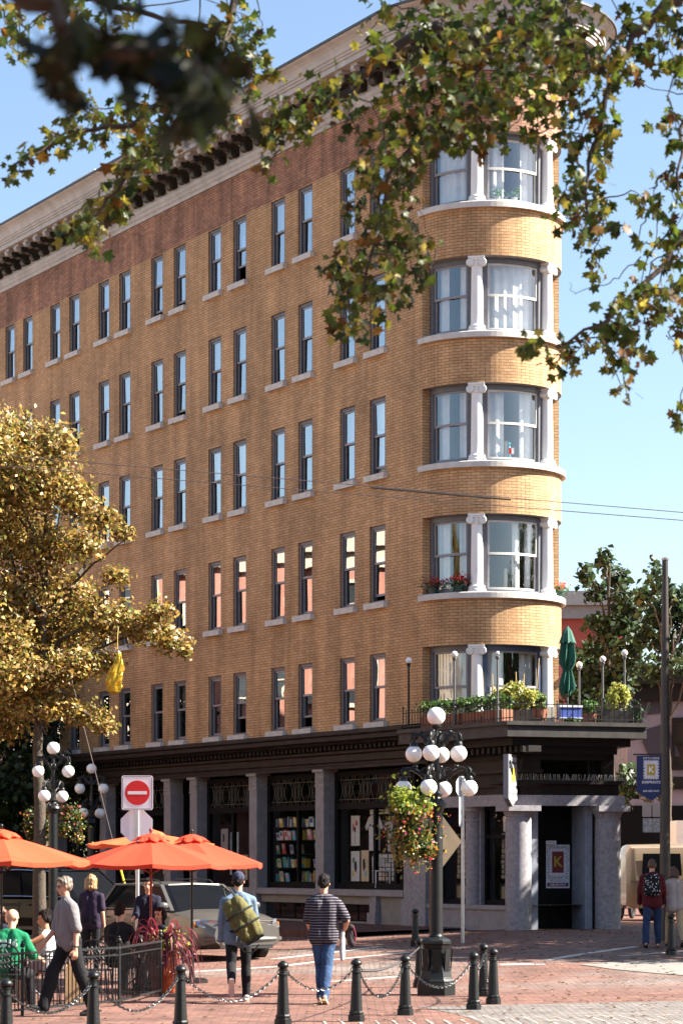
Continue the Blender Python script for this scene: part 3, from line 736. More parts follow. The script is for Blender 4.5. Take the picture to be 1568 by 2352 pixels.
# ---------------------------------------------------------------- foliage
NR=np.random.default_rng(11)
def rot_basis(n):
    # n random orthonormal frames
    a=NR.normal(size=(n,3)); a/=np.linalg.norm(a,axis=1)[:,None]
    b=NR.normal(size=(n,3)); b-=a*(a*b).sum(1)[:,None]; b/=np.linalg.norm(b,axis=1)[:,None]
    return a,b,np.cross(a,b)
def col_mesh(name,V,Fc,C,parent,mat,smooth=False):
    me=bpy.data.meshes.new(name); nv=len(V); k=Fc.shape[1]; nf=len(Fc)
    me.vertices.add(nv); me.vertices.foreach_set("co",V.astype(np.float32).ravel())
    me.loops.add(nf*k); me.loops.foreach_set("vertex_index",Fc.astype(np.int32).ravel())
    me.polygons.add(nf); me.polygons.foreach_set("loop_start",np.arange(0,nf*k,k,dtype=np.int32))
    try: me.polygons.foreach_set("loop_total",np.full(nf,k,dtype=np.int32))
    except Exception: pass
    ca=me.color_attributes.new("col",'FLOAT_COLOR','POINT')
    ca.data.foreach_set("color",np.concatenate([C,np.ones((nv,1))],1).astype(np.float32).ravel())
    me.materials.append(mat); me.update(calc_edges=True); me.validate()
    o=bpy.data.objects.new(name,me); COL.objects.link(o)
    if parent: o.parent=parent
    return o
def pick(cols,w,n,jit=.25):
    c=np.array(cols)[NR.choice(len(cols),n,p=np.array(w)/sum(w))]
    return c*(1+NR.uniform(-jit,jit,(n,1)))
ML=[(0,.02)]
def _maple():
    h=[(12,.46),(19,.50),(27,.36),(43,.50),(54,.64),(64,.50),(82,.32),(102,.42),(113,.48),(127,.36),(150,.26)]
    pts=[(0,1.0)]+[( .5*0+math.sin(R(a))*r, .35+math.cos(R(a))*r*.98) for a,r in h]+[(0,.10)]+[(-math.sin(R(a))*r,.35+math.cos(R(a))*r*.98) for a,r in reversed(h)]
    return np.array(pts)
MP=_maple()
def maple_leaves(name,P,size,cols,w,parent,droop=.75,mat=None):
    n=len(P); k=len(MP)
    # blade direction: mostly hanging
    d=NR.normal(size=(n,3))*.48; d[:,2]-=droop; d/=np.linalg.norm(d,axis=1)[:,None]
    u=NR.normal(size=(n,3)); u-=d*(u*d).sum(1)[:,None]; u/=np.linalg.norm(u,axis=1)[:,None]; nn=np.cross(u,d)
    s=size*NR.uniform(.65,1.2,n)
    V=np.zeros((n,k+1,3)); cup=NR.uniform(-.5,.7,(n,1,1))
    xy=MP[None]; 
    bend=(xy[...,0]**2)[...,None]*cup*1.2 - ((xy[...,1]-.35)**2)[...,None]*NR.uniform(-.2,.65,(n,1,1))
    V[:,1:]=P[:,None]+(u[:,None]*xy[...,0:1]+d[:,None]*xy[...,1:2]+nn[:,None]*bend)*s[:,None,None]
    V[:,0]=P+d*.35*s[:,None]
    base=(np.arange(n)*(k+1))[:,None]
    idx=np.arange(k); Fc=np.stack([np.zeros(k,int),1+idx,1+(idx+1)%k],1)
    Fc=(base[:,:,None]+Fc[None]).reshape(-1,3)
    c=pick(cols,w,n); C=np.repeat(c[:,None],k+1,1)
    tip=NR.choice(len(cols),n); C[:,1:]=C[:,1:]*.7+np.array(cols)[tip][:,None]*.3*np.clip(NR.uniform(.3,1.4,(n,k,1)),0,1.4)
    return col_mesh(name,V.reshape(-1,3),Fc,C.reshape(-1,3),parent,mat or MLEAF)
def quad_leaves(name,P,Nrm,size,cols,w,parent,jit=.9,mat=None,kind=None,asp=.75):
    n=len(P); a=Nrm+NR.normal(size=(n,3))*jit; a/=np.linalg.norm(a,axis=1)[:,None]
    u=NR.normal(size=(n,3)); u-=a*(u*a).sum(1)[:,None]; u/=np.linalg.norm(u,axis=1)[:,None]; v=np.cross(a,u)
    s=(size*NR.uniform(.55,1.25,n))[:,None]
    V=np.stack([P-u*s*.5, P-v*s*.5*asp+a*s*.12, P+u*s*.6, P+v*s*.5*asp+a*s*.12],1)
    Fc=np.arange(4*n).reshape(n,4); C=np.repeat(pick(cols,w,n)[:,None],4,1)
    o=col_mesh(name,V.reshape(-1,3),Fc,C.reshape(-1,3),parent,mat or LEAF)
    if "flower" in name: o["kind"]="stuff"
    return o
def cluster_points(cl,dens,shell=.55):
    # cl: list of (centre, (rx,ry,rz)); points mostly near the outside of each clump
    P=[];N=[]
    for c,r in cl:
        r=np.array(r); n=max(6,int(dens*(r[0]*r[1]*r[2])**(2/3)))
        d=NR.normal(size=(n,3)); d/=np.linalg.norm(d,axis=1)[:,None]
        t=(shell+(1-shell)*NR.random(n))**.8; t*=1+.20*np.sin(d[:,0]*7+c[0]*3)*np.cos(d[:,2]*6+c[2]*2)+NR.normal(size=n)*.10; t*=1+.5*np.clip(np.sin(d[:,0]*11+c[2]*5+d[:,1]*9)*np.sin(d[:,2]*10+c[0]*4),-.6,.5)*.5
        P.append(np.array(c)+d*r*t[:,None]); N.append(d*.8+np.array([.25,-.1,.5]))
    return np.concatenate(P),np.concatenate(N)
def limb(mb,pts,r0,r1,n=7,wob=0.0):
    pts=[Vector(p) for p in pts]; out=[]
    for a,b in zip(pts,pts[1:]):
        for i in range(4): out.append(a.lerp(b,i/4)+Vector((rnd.uniform(-1,1),rnd.uniform(-1,1),rnd.uniform(-1,1)))*wob*(1 if i else 0))
    out.append(pts[-1]); k=len(out)
    mb.tube(out,[r0+(r1-r0)*(i/(k-1))**.8 for i in range(k)],n)
# ---- the golden tree in front of the long wall
GY=52.6; gx=(90-HX)/F*GY
gt=empty("golden_tree",(0,0,0),0,"broad tree with golden brown autumn leaves beside the long brick wall","tree")
tr=MB(); zg=gz(gx,GY)
top=px(100,1500,GY)
limb(tr,[(gx,GY,zg-.1),(gx+.02,GY,2.2),(gx-.02,GY+.05,4.5),(gx+.1,GY,7.0),(gx+.2,GY,10.0)],.17,.05,10,.02)
for q in (((95,1700),(60,1600),(-60,1500)),((100,1560),(200,1500),(330,1440),(400,1480)),((95,1450),(0,1310),(-80,1330)),((100,1420),(190,1320),(290,1240)),((100,1330),(60,1180),(20,1080)),((110,1300),(150,1150),(140,1040)),((90,1400),(30,1290),(-90,1220)),((100,1500),(190,1440),(270,1340)),((96,1640),(170,1620),(230,1660)),((180,1320),(215,1260),(230,1190)),((95,1250),(20,1150),(-60,1050))):
    pts=[px(x,y,GY+rnd.uniform(-.5,.5)) for x,y in q]; limb(tr,pts,.055,.012,6,.06)
tr.build("trunk",BARK,gt,True)
GC=[(40,1010,90,70),(130,1015,62,52),(20,1100,110,90),(110,1110,95,80),(180,1150,55,50),(235,1190,55,36),(285,1225,36,24),(20,1230,110,80),(110,1260,90,65),(190,1250,60,45),(268,1325,40,30),(60,1370,120,75),(160,1370,90,60),(120,1450,140,60),(240,1420,85,50),(320,1440,70,45),(368,1405,42,34),(390,1470,52,34),(425,1495,24,24),(10,1470,90,80),(60,1560,110,55),(160,1530,90,48),(230,1520,60,40),(100,1620,95,40),(190,1640,70,34),(232,1665,38,26),(10,1660,70,50),(-80,1150,140,160),(-100,1420,150,160),(-70,1620,120,90),(-40,1000,90,80)]
cl=[]
for x,y,a,b in GC:
    c=px(x,y,GY+rnd.uniform(-.9,.9)); k=GY/F; cl.append((tuple(c),(a*k,(a+b)/2*k*1.1,b*k)))
P,N=cluster_points(cl,2900,.15)
GOLD=[(.30,.175,.038),(.40,.265,.058),(.20,.17,.034),(.56,.43,.19),(.14,.07,.022),(.15,.155,.03)]
quad_leaves("crown",P,N,.108,GOLD,[4,2.6,2.6,1.1,2,2.2],gt,.9)
# ---- dark green tree behind it at the far left
def plain_tree(name,label,x,y,h,cr,cols,w,size,dens,trunk_r=.2,base=None,ncl=16,low=.32,group=None,seed=1):
    rr=random.Random(seed); z=gz(max(-60,min(60,x)),max(-40,min(130,y))) if base is None else base
    t=empty(name,(x,y,z),0,label,"tree",group)
    m=MB(); limb(m,[(0,0,-.2),(.05,0,h*.3),(-.05,.1,h*.6),(0,0,h*.92)],trunk_r,trunk_r*.15,8,.04)
    cl=[]
    for i in range(ncl):
        f=low+(1-low)*((i+.5)/ncl); a=i*2.4+rr.uniform(-.4,.4); e=cr*math.sqrt(max(.05,1-((f-.55)/.5)**2))
        rad=e*rr.uniform(.35,.8); c=(rad*math.cos(a),rad*math.sin(a),h*f); q=cr*rr.uniform(.28,.5)
        cl.append((c,(q,q,q*rr.uniform(.6,.95))))
        limb(m,[(0,0,h*max(.25,f-.22)),(c[0]*.6,c[1]*.6,c[2]-q*.3),c],trunk_r*.35,.015,5,.05)
    m.build("trunk",BARK,t,True)
    P,N=cluster_points(cl,dens,.45); quad_leaves("crown",P,N,size,cols,w,t,.9)
    return t
GREEN=[(.045,.075,.018),(.07,.11,.025),(.03,.05,.014),(.12,.15,.04)]
plain_tree("dark_tree","dark green tree in shade behind the five-globe lamp at the end of the street",-11.6,76,8.6,3.6,[(.02,.045,.016),(.035,.07,.02),(.05,.07,.015),(.012,.03,.014)],[3,2,1,2],.26,330,.2,seed=4)
# ---- trees beyond the corner on the other street
def right_tree(name,label,spots,Y,size,cols,w,dens,trunk,seed=1,clipx=None):
    t=empty(name,(0,0,0),0,label,"tree"); m=MB(); x0=(trunk[0]-HX)/F*Y
    limb(m,[(x0,Y,0),px(trunk[0]+3,1800,Y),px(trunk[0]-4,1550,Y),px(trunk[0],trunk[1],Y)],.22,.03,8,.06)
    cl=[]
    for x,y,a,b in spots:
        c=px(x,y,Y+rnd.uniform(-1.5,1.5)); k=Y/F; cl.append((tuple(c),(a*k,(a+b)/2*k,b*k)))
        limb(m,[px(trunk[0],min(1800,y+160),Y),px((x+trunk[0])/2,y+40,Y),c],.05,.012,5,.08)
    m.build("trunk",BARK,t,True); P,N=cluster_points(cl,dens,.35); quad_leaves("crown",P,N,size,cols,w,t,1.0)
    return t
DKG=[(.030,.055,.022),(.045,.085,.028),(.075,.115,.035),(.022,.035,.018),(.10,.09,.03)]
right_tree("street_tree","tall dark green tree standing in front of the red building",[(1345,1320,22,30),(1390,1290,22,36),(1420,1330,32,34),(1370,1360,30,28),(1440,1390,48,42),(1362,1425,20,14),(1400,1440,55,36),(1380,1500,60,34),(1440,1500,50,40),(1340,1540,44,36),(1400,1570,62,40),(1460,1450,36,34),(1350,1600,50,36),(1420,1640,60,36),(1340,1660,40,36),(1380,1700,55,40),(1310,1590,24,40)],84,.25,DKG,[4,3,1.6,3,.6],800,(1400,1300))
right_tree("street_tree","leafy dark tree half hidden by the dark utility pole",[(1500,1310,20,34),(1520,1350,26,30),(1480,1370,30,30),(1545,1370,34,28),(1510,1410,52,34),(1560,1430,46,40),(1490,1460,40,34),(1540,1490,50,40),(1600,1400,60,70),(1500,1540,46,34),(1560,1530,40,24),(1640,1500,40,50),(1500,1800,44,40),(1440,1800,40,50)],80,.25,DKG,[4,3,1.6,3,.6],560,(1530,1310))
# ---- shade trees standing out of frame on the pavement to the right; their shadows fall across the porch
for (x,y,h,c,s) in ((12.2,46.2,8.6,3.2,6),(12.6,51.0,9.4,3.9,1),(13.6,57.6,9.2,3.6,2),(18.5,52.5,12,4.6,5),(20,60,11,4,3)):
    plain_tree("pavement_tree",{1:"broad pavement tree nearest the road beyond the picture",2:"broad pavement tree opposite the porch beyond the picture",6:"smaller pavement tree at the road corner beyond the picture",5:"tall pavement tree in the second row beyond the picture",3:"tall pavement tree deepest in the second row"}[s],x,y,h,c,GREEN,[3,3,2,1],.26,330,.16,seed=s,ncl=17,group="pavement trees")
# ---- maple boughs reaching into the picture from above
MAPLE=[(.050,.085,.012),(.095,.135,.016),(.21,.19,.022),(.19,.085,.015),(.08,.036,.010),(.42,.34,.06),(.022,.042,.008)]
MW=[4,3.4,1.5,.8,.8,.7,3.4]
def bough_tree(name,label,Y,trunk_xy,th,limbs,clus,size,cols,w,dens,extra,dy=1.2,twig=.007,bare=()):
    t=empty(name,(0,0,0),0,label,"tree"); m=MB(); X,YY=trunk_xy; z=gz(X,YY)
    limb(m,[(X,YY,z-.2),(X+.05,YY,z+3),(X,YY+.1,th*.6),(X-.1,YY,th)],.24,.10,10,.03)
    anchor=[]
    for q in limbs:
        pts=[px(x,y,Y+d) for x,y,d in q]; pts=[Vector((X-.05,YY,max(pts[0].z-1.2,3)))]+pts if q[0][0]<-150 or q[0][0]>1720 or q[0][1]<-250 else pts
        limb(m,pts,.05 if len(pts)>4 else .03,.008,6,.03); 
        for a,b in zip(pts[1:] if len(pts)>3 else pts,pts[2:] if len(pts)>3 else pts[1:]):
            for i in range(6): anchor.append(a.lerp(b,i/6))
    P=[]
    for x,y,r,n in clus:
        c=px(x,y,Y+rnd.uniform(-dy,dy)); rr=r*Y/F
        if anchor:
            a=min(anchor,key=lambda p:(p-c).length+max(0,c.z-p.z)*.6)
            mid=a.lerp(c,.55)+Vector((rnd.uniform(-1,1)*.08,rnd.uniform(-1,1)*.08,.12*(a-c).length))
            limb(m,[a,mid,c-Vector((0,0,rr*.4))],twig,.003,5,.012)
            anchor.append(mid); anchor.append(c)
        d=NR.normal(size=(int(n*dens),3)); P.append(np.array(c)+d*np.array([rr*.52,rr*.9+.05,rr*.5]))
    for q in bare:
        limb(m,[px(x,y,Y+rnd.uniform(-.3,.3)) for x,y in q],.005,.002,5,.015)
    for (c,r,n) in extra:
        d=NR.normal(size=(n,3)); d/=np.linalg.norm(d,axis=1)[:,None]; P.append(np.array(c)+d*np.array(r)*NR.random((n,1))**.4)
        limb(m,[(X,YY,th*.75),tuple(np.array(c)*.5+np.array((X,YY,th*.9))*.5),c],.06,.02,6,.05)
    m.build("trunk",BARK,t,True)
    P=np.concatenate(P); maple_leaves("crown",P,size,cols,w,t)
    return t
RC=[ # the big mass over the corner
 (1020,20,60,40),(940,30,60,26),(860,20,55,20),(1100,40,70,55),(1180,30,70,50),(1250,50,60,45),(1300,20,60,40),(1000,90,60,48),(1080,110,70,60),(1160,110,70,60),(1230,120,60,55),(1290,100,50,45),(1340,60,45,34),
 (940,130,55,36),(890,110,40,18),(1010,170,65,60),(1090,185,65,60),(1170,180,60,60),(1240,190,55,50),(1300,170,45,40),(960,220,60,52),(900,210,45,28),(1040,240,60,56),(1110,250,55,46),(1180,240,55,50),(1250,250,45,38),(1310,230,35,26),
 (940,300,50,46),(880,290,45,34),(1000,300,45,44),(1060,320,40,22),(1150,300,40,20),(1230,310,34,20),(1290,300,30,18),(850,340,40,26),(900,370,45,38),(950,360,40,32),(840,410,40,30),(890,440,42,36),(930,430,34,22),
 (820,470,36,24),(860,510,42,36),(900,500,40,32),(960,560,36,30),(920,560,42,40),(860,580,42,38),(800,590,40,32),(770,620,34,24),(820,640,40,36),(900,620,40,36),(960,620,34,26),(880,680,38,30),(800,690,36,28),(840,720,34,22),(770,690,28,14),(930,670,30,16),(790,750,30,18),(830,770,24,10),(760,740,20,8),
 (800,200,40,14),(760,230,40,24),(700,240,34,18),(740,190,36,20),(640,270,36,20),(610,300,34,20),(690,300,34,20),(720,270,30,14),(640,330,26,10),(600,385,20,9),(800,250,34,18),(650,240,30,12),(850,60,34,12),(870,130,30,12),(1130,315,16,7),(1115,300,14,6),
 # sprigs right of the corner
 (1360,150,40,26),(1400,110,40,30),(1440,60,45,36),(1500,40,50,36),(1550,30,40,26),(1480,110,45,36),(1530,110,40,30),(1560,150,30,18),(1400,190,34,22),(1440,170,34,22),(1385,250,30,20),(1400,290,28,18),(1350,260,26,16),(1330,310,28,16),(1355,345,26,16),(1385,370,24,14),
 (1310,370,28,18),(1330,420,30,24),(1370,440,30,22),(1295,450,22,12),(1320,490,28,22),(1360,500,28,20),(1390,480,24,14),(1410,520,20,8),(1340,540,24,14),(1380,560,22,12),(1360,600,22,12),(1375,640,18,8),(1275,500,20,8),(1395,330,22,10),
 (1540,270,30,18),(1560,310,26,14),(1520,280,20,8),(1550,400,26,14),(1520,400,18,7),(1560,460,26,16),(1480,450,24,14),(1500,480,26,16),(1540,520,28,20),(1500,560,24,14),(1465,555,18,8),(1550,570,26,16),
 (1530,620,40,30),(1490,650,40,34),(1450,690,36,30),(1550,670,40,34),(1500,720,42,38),(1410,740,36,28),(1450,770,38,30),(1370,775,34,24),(1320,800,32,22),(1270,815,30,22),(1225,795,26,16),(1205,800,14,6),(1300,840,24,12),(1400,810,28,16),(1560,740,30,18),(1440,840,26,14),(1430,880,22,12),(1440,905,14,6),(1560,800,20,8),(1550,950,18,8),(1565,970,18,9),(1400,700,24,10),(1480,800,24,10)]
RL_=[((1760,-420,.4),(1480,-160,.2),(1309,0,0),(1134,115,0),(1009,250,-.2),(959,330,-.2),(884,425,-.3),(860,560,-.2),(830,700,-.2)),
     ((1760,-200,-.4),(1600,-40,-.3),(1500,40,-.3),(1420,130,-.2),(1385,260,-.2),(1350,400,-.3),(1360,560,-.3)),
     ((1780,250,.3),(1640,430,.2),(1568,540,.2),(1490,640,.1),(1400,730,0),(1280,800,0)),
     ((1134,115,0),(1000,60,.2),(870,130,.2),(800,215,.3),(700,250,.3),(610,290,.3)),((1720,60,0),(1620,170,0),(1560,300,0),(1550,480,0))]
ext=[((3.4,17,10.4),(2.6,2.2,1.7),2600),((.6,16.5,11.0),(2.4,2.2,1.5),2200),((5.5,17.5,9.0),(2.2,2.4,2.2),2400),((7.0,16.5,11.2),(2.6,2.6,1.8),2200),((4.4,18,6.4),(1.2,1.6,1.4),700)]
bough_tree("maple_tree","maple with drooping green and rust boughs hanging in front of the rounded corner",17.0,(6.6,17.2),12.5,RL_,RC,.090,MAPLE,MW,.86,ext,bare=[((1300,420),(1295,460),(1265,485),(1235,490)),((1470,590),(1420,640),(1380,655),(1320,675),(1305,650)),((1568,215),(1500,205),(1440,180)),((860,700),(845,790),(820,800)),((985,620),(1000,570),(960,480))])
LC=[(30,20,40,22),(100,20,40,24),(170,20,40,22),(240,20,40,20),(40,70,34,16),(40,110,26,16),(20,50,26,12),(150,60,30,10),(300,20,36,18),
 (560,20,34,12),(520,60,40,22),(570,80,40,24),(590,120,40,28),(540,130,45,34),(610,150,26,14),(480,130,45,34),(430,120,45,30),(500,190,45,36),(550,190,40,28),(440,190,45,36),(570,30,24,9),(370,160,40,20),
 (390,240,45,34),(450,250,45,36),(510,240,36,24),(330,240,40,28),(280,250,36,24),(300,300,40,32),(350,300,40,34),(400,300,36,26),(240,270,34,22),(210,240,30,16),(190,290,30,20),(160,290,26,16),(230,310,30,18),(130,320,24,14),(100,345,24,12),(60,370,26,16),(25,385,22,12),(70,350,18,8),(460,290,26,12),(330,350,34,24),(300,360,34,22),
 (370,345,30,14),(290,410,34,26),(260,440,34,28),(240,480,34,30),(200,510,36,32),(180,530,30,24),(270,470,28,18),(210,545,26,18),(220,575,14,7),(310,390,26,12),(160,520,20,8),(350,390,20,7)]
LL_=[((-300,-420,.3),(-60,-160,.2),(120,-20,0),(300,20,0),(480,60,0),(560,140,0)),((-280,-300,0),(300,-120,0),(560,-60,0),(500,130,-.1),(420,260,-.1),(350,330,-.1),(270,440,-.2),(200,530,-.2)),((420,200,0),(300,290,0),(180,300,0),(30,385,0))]
extL=[((-3.4,17,10.6),(2.2,2.2,1.6),1600),((-5.0,17.5,8.4),(2.0,2.2,2.0),1600),((-1.4,17.5,10.8),(1.8,1.8,1.3),1200),((-7.2,17,10.6),(2.4,2.2,1.8),1400)]
bough_tree("maple_tree","maple with drooping green boughs hanging over the sky beside the cornice",17.0,(-6.4,17.4),12.2,LL_,LC,.090,MAPLE,MW,.85,extL,bare=[((590,0),(602,50),(598,95)),((520,0),(560,60),(580,100))])
NC=[(230,70,60,26),(160,120,50,22),(140,165,45,14),(330,120,60,26),(420,150,60,30),(480,200,55,26),(410,240,50,22),(280,110,50,22),(380,90,50,18),(520,190,40,14),(450,110,40,14),(120,100,36,10),(560,230,30,7),(430,280,36,9),(300,40,40,10),(500,130,40,12),(140,190,26,7)]
NL_=[((-450,-300,.1),(-60,-60,0),(140,60,0),(330,120,0),(500,200,0))]
extN=[((-.4,5.2,5.2),(2.2,1.8,.9),1500),((1.9,5.1,5.3),(1.2,1.6,1.0),4500),((-2.4,5.0,4.9),(1.3,1.5,1.1),700)]  # unseen leaf clumps, the right one added to shade the near bough
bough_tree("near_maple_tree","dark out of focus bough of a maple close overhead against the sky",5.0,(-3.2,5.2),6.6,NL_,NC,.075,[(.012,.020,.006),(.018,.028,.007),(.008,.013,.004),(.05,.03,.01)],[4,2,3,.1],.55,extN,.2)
# ---------------------------------------------------------------- neighbouring buildings
def block(name,label,x0,x1,y0,y1,h,wall,trim,floors,ncol,faces,shop=3.6,zb=0,win=(.9,1.6),glassm=None):
    b=empty(name,((x0+x1)/2,(y0+y1)/2,zb),0,label,"building"); cx,cy=(x0+x1)/2,(y0+y1)/2
    m=MB(); m.box(x0-cx,x1-cx,y0-cy,y1-cy,-.6,h); m.build("wall",wall,b)
    m=MB(); m.box(x0-cx-.5,x1-cx+.5,y0-cy-.5,y1-cy+.5,h-.5,h+.15); m.box(x0-cx-.25,x1-cx+.25,y0-cy-.25,y1-cy+.25,h-1.1,h-.5); m.build("cornice",trim,b); m=MB(); m.box(x0-cx-.2,x1-cx+.2,y0-cy-.2,y1-cy+.2,shop,shop+.45); m.build("string_course",trim,b)
    fh=(h-1.4-shop-.5)/max(1,floors)
    for side in faces:
        L=(y1-y0) if side in('E','W') else (x1-x0); fx=(x1-cx) if side=='E' else (x0-cx); fy=(y0-cy) if side=='S' else (y1-cy)
        for f in range(floors):
            for c in range(ncol):
                p=-L/2+L*(c+.5)/ncol; z=shop+.5+fh*f+(fh-win[1])*.45
                fr=MB(); gl=MB(); si=MB()
                def P(u,d,zz): 
                    s=1 if side in 'EN' else -1
                    return (fx+s*d,p+u,zz) if side in 'EW' else (p+u,fy+s*d,zz)
                def bx(mb,u0,u1,d0,d1,z0,z1):
                    a,c_=P(u0,d0,z0),P(u1,d1,z1); mb.box(min(a[0],c_[0]),max(a[0],c_[0]),min(a[1],c_[1]),max(a[1],c_[1]),z0,z1)
                w=win[0]/2
                bx(fr,-w-.1,-w,.005,.09,z,z+win[1]); bx(fr,w,w+.1,.005,.09,z,z+win[1]); bx(fr,-w,w,.005,.08,z+win[1]*.48,z+win[1]*.52); bx(fr,-w-.1,w+.1,.005,.1,z+win[1],z+win[1]+.14); bx(fr,-w-.18,w+.18,.005,.16,z-.16,z)
                wd=fr.build("window",trim,b)
                gl.face([P(-w,.02,z),P(w,.02,z),P(w,.02,z+win[1]),P(-w,.02,z+win[1])]); gl.build("glass",glassm or DARKGL,wd,fix=False)
    return b
DARKGL=M("dark_glass",(.03,.035,.04),.06,0,.2,2,spec=.8)
DARKGL2=M("brown_dark_glass",(.04,.03,.025),.12,0,.2,2,spec=.6)
PINKBR=brick_mat("salmon_brick",(.50,.22,.16),(.42,.18,.13),(.3,.2,.17),.24,.08,.008,.2,.8,uv=False)
CREAM=M("cream_render",(.55,.48,.38),.8,0,.1,2)
TRIMC=M("cream_trim",(.45,.40,.33),.7,0,.1,3)
BUFF=M("buff_brick",(.46,.36,.24),.8,0,.15,2)
GREYT=M("grey_trim",(.30,.29,.28),.7,0,.1,3)
block("salmon_building","salmon brick building across the side street",-45,-29,64,86,14.5,PINKBR,TRIMC,3,6,"ES")
block("cream_building","cream rendered building across the side street",-47,-31,87,104,15.5,CREAM,GREYT,3,5,"ES")
block("pink_building","tall pink brick building further up the side street",-50,-34,105,128,20.5,PINKBR,TRIMC,4,6,"ES")
block("buff_building","buff brick building at the near end of the side street",-44,-27,38,62,11.5,BUFF,TRIMC,2,6,"ES")
# right of the corner: a red block far off, a lilac-grey low building with a shopfront
RED=M("red_render",(.42,.085,.06),.8,0,.12,.6)
block("red_building","plain red building rising behind the tall dark tree",10.2,13.6,112,126,13.9,RED,GREYT,2,1,"E",shop=5,zb=0)
LIL=M("lilac_render",(.26,.24,.29),.8,0,.15,1.5,.3,20)
lb=block("lilac_building","lilac grey two storey building in tree shade down the other street",10.4,32,88,100,8.5,LIL,DARKW,1,5,"S",shop=4.2,glassm=DARKGL2)
m=MB(); 
for k in range(6): m.box(-11.1+3.6*k,-11.1+3.6*k+3.2,-6.12,-6.02,.2,3.6)
m.build("shopfront",BLACKF,lb)
MESHP=M("shadow_dark_screen",(.05,.045,.065),.7,.1,.7,60)  # diagonal wall shadows merged with perforated screens, built as dark plates
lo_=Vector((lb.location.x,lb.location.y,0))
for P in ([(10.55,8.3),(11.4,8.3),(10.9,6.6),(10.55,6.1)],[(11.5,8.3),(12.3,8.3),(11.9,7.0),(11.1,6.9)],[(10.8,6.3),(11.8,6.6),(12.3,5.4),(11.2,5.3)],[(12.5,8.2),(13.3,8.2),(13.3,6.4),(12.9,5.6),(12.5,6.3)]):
    m=MB(); m.prism([(x,z) for x,z in P],0,.03,Matrix(((1,0,0,-lo_.x),(0,0,-1,87.98-lo_.y),(0,1,0,0),(0,0,0,1)))); m.build("shadow_screen_panel",MESHP,lb)
block("grey_warehouse","grey block closing the end of the side street",-30,-13.5,124,140,15,M("grey_render",(.3,.29,.28),.8,0,.15,1),GREYT,3,5,"S")
for i,(x,y,h,c) in enumerate(((-24.6,68,5.6,2.6),(-25.2,77,5.9,2.8),(-26.6,87,6.2,2.8),(-28.4,97,6.4,2.8),(-22.5,60,5.2,2.4))):
    plain_tree("side_street_tree",["side street tree before the salmon building's near end","side street tree before the salmon building's far end","side street tree before the cream building","side street tree furthest up the side street","side street tree nearest the square's left corner"][i],x,y,h,c,GREEN,[3,3,2,1],.30,170,.16,seed=20+i,ncl=14,low=.2,group="side street trees")
block("old_brick_building","brown brick building behind the photographer's side of the square",-16,14,-30,-14,13,BUFF,TRIMC,3,8,"N")
# ---------------------------------------------------------------- text
def text_mesh(name, s, size, mat, parent, Mx, extr=.002, align='CENTER', bold=0, sx=1.0):
    cu=bpy.data.curves.new(name,'FONT'); cu.body=s; cu.size=size; cu.extrude=extr; cu.align_x=align; cu.align_y='CENTER'; cu.offset=bold
    ob=bpy.data.objects.new(name,cu); COL.objects.link(ob)
    me=bpy.data.meshes.new_from_object(ob.evaluated_get(bpy.context.evaluated_depsgraph_get()))
    bpy.data.objects.remove(ob); me.name=name
    me.transform(Mx@Matrix.Diagonal((sx,1,1,1))); me.materials.clear(); me.materials.append(mat)
    o=bpy.data.objects.new(name,me); COL.objects.link(o); o.parent=parent; return o
def face_cam(loc,yaw=0):   # a board frame: x right, y up, z towards the viewer, turned by yaw about the vertical
    return Matrix.Translation(loc)@Matrix.Rotation(yaw,4,'Z')@Matrix.Rotation(R(90),4,'X')
def rbox(mb,w,h,d,r,Mx,n=5):       # rounded plate in a board frame
    P=[]
    for cx,cy,a0 in ((w/2-r,h/2-r,0),(-w/2+r,h/2-r,90),(-w/2+r,-h/2+r,180),(w/2-r,-h/2+r,270)):
        for i in range(n+1): a=R(a0+90*i/n); P.append((cx+r*math.cos(a),cy+r*math.sin(a)))
    mb.prism(P,0,d,Mx)
def disc(mb,r,d0,d1,Mx,n=40,rot=0):
    mb.prism([(r*math.cos(2*math.pi*i/n+rot),r*math.sin(2*math.pi*i/n+rot)) for i in range(n)],d0,d1,Mx)
REDP=M("red_sign_paint",(.62,.02,.02),.4,0,.08,6); WHITEP=M("white_sign_paint",(.80,.80,.80),.4,0,.04,6); BLACKP=M("black_paint",(.015,.015,.016),.45,0,.1,6)
NAVY=M("navy_fabric",(.012,.025,.10),.7,0,.15,4); GOLDP=M("mustard_paint",(.45,.33,.03),.6,0,.1,6); BURG=M("burgundy_paint",(.16,.015,.02),.6,0,.1,6)
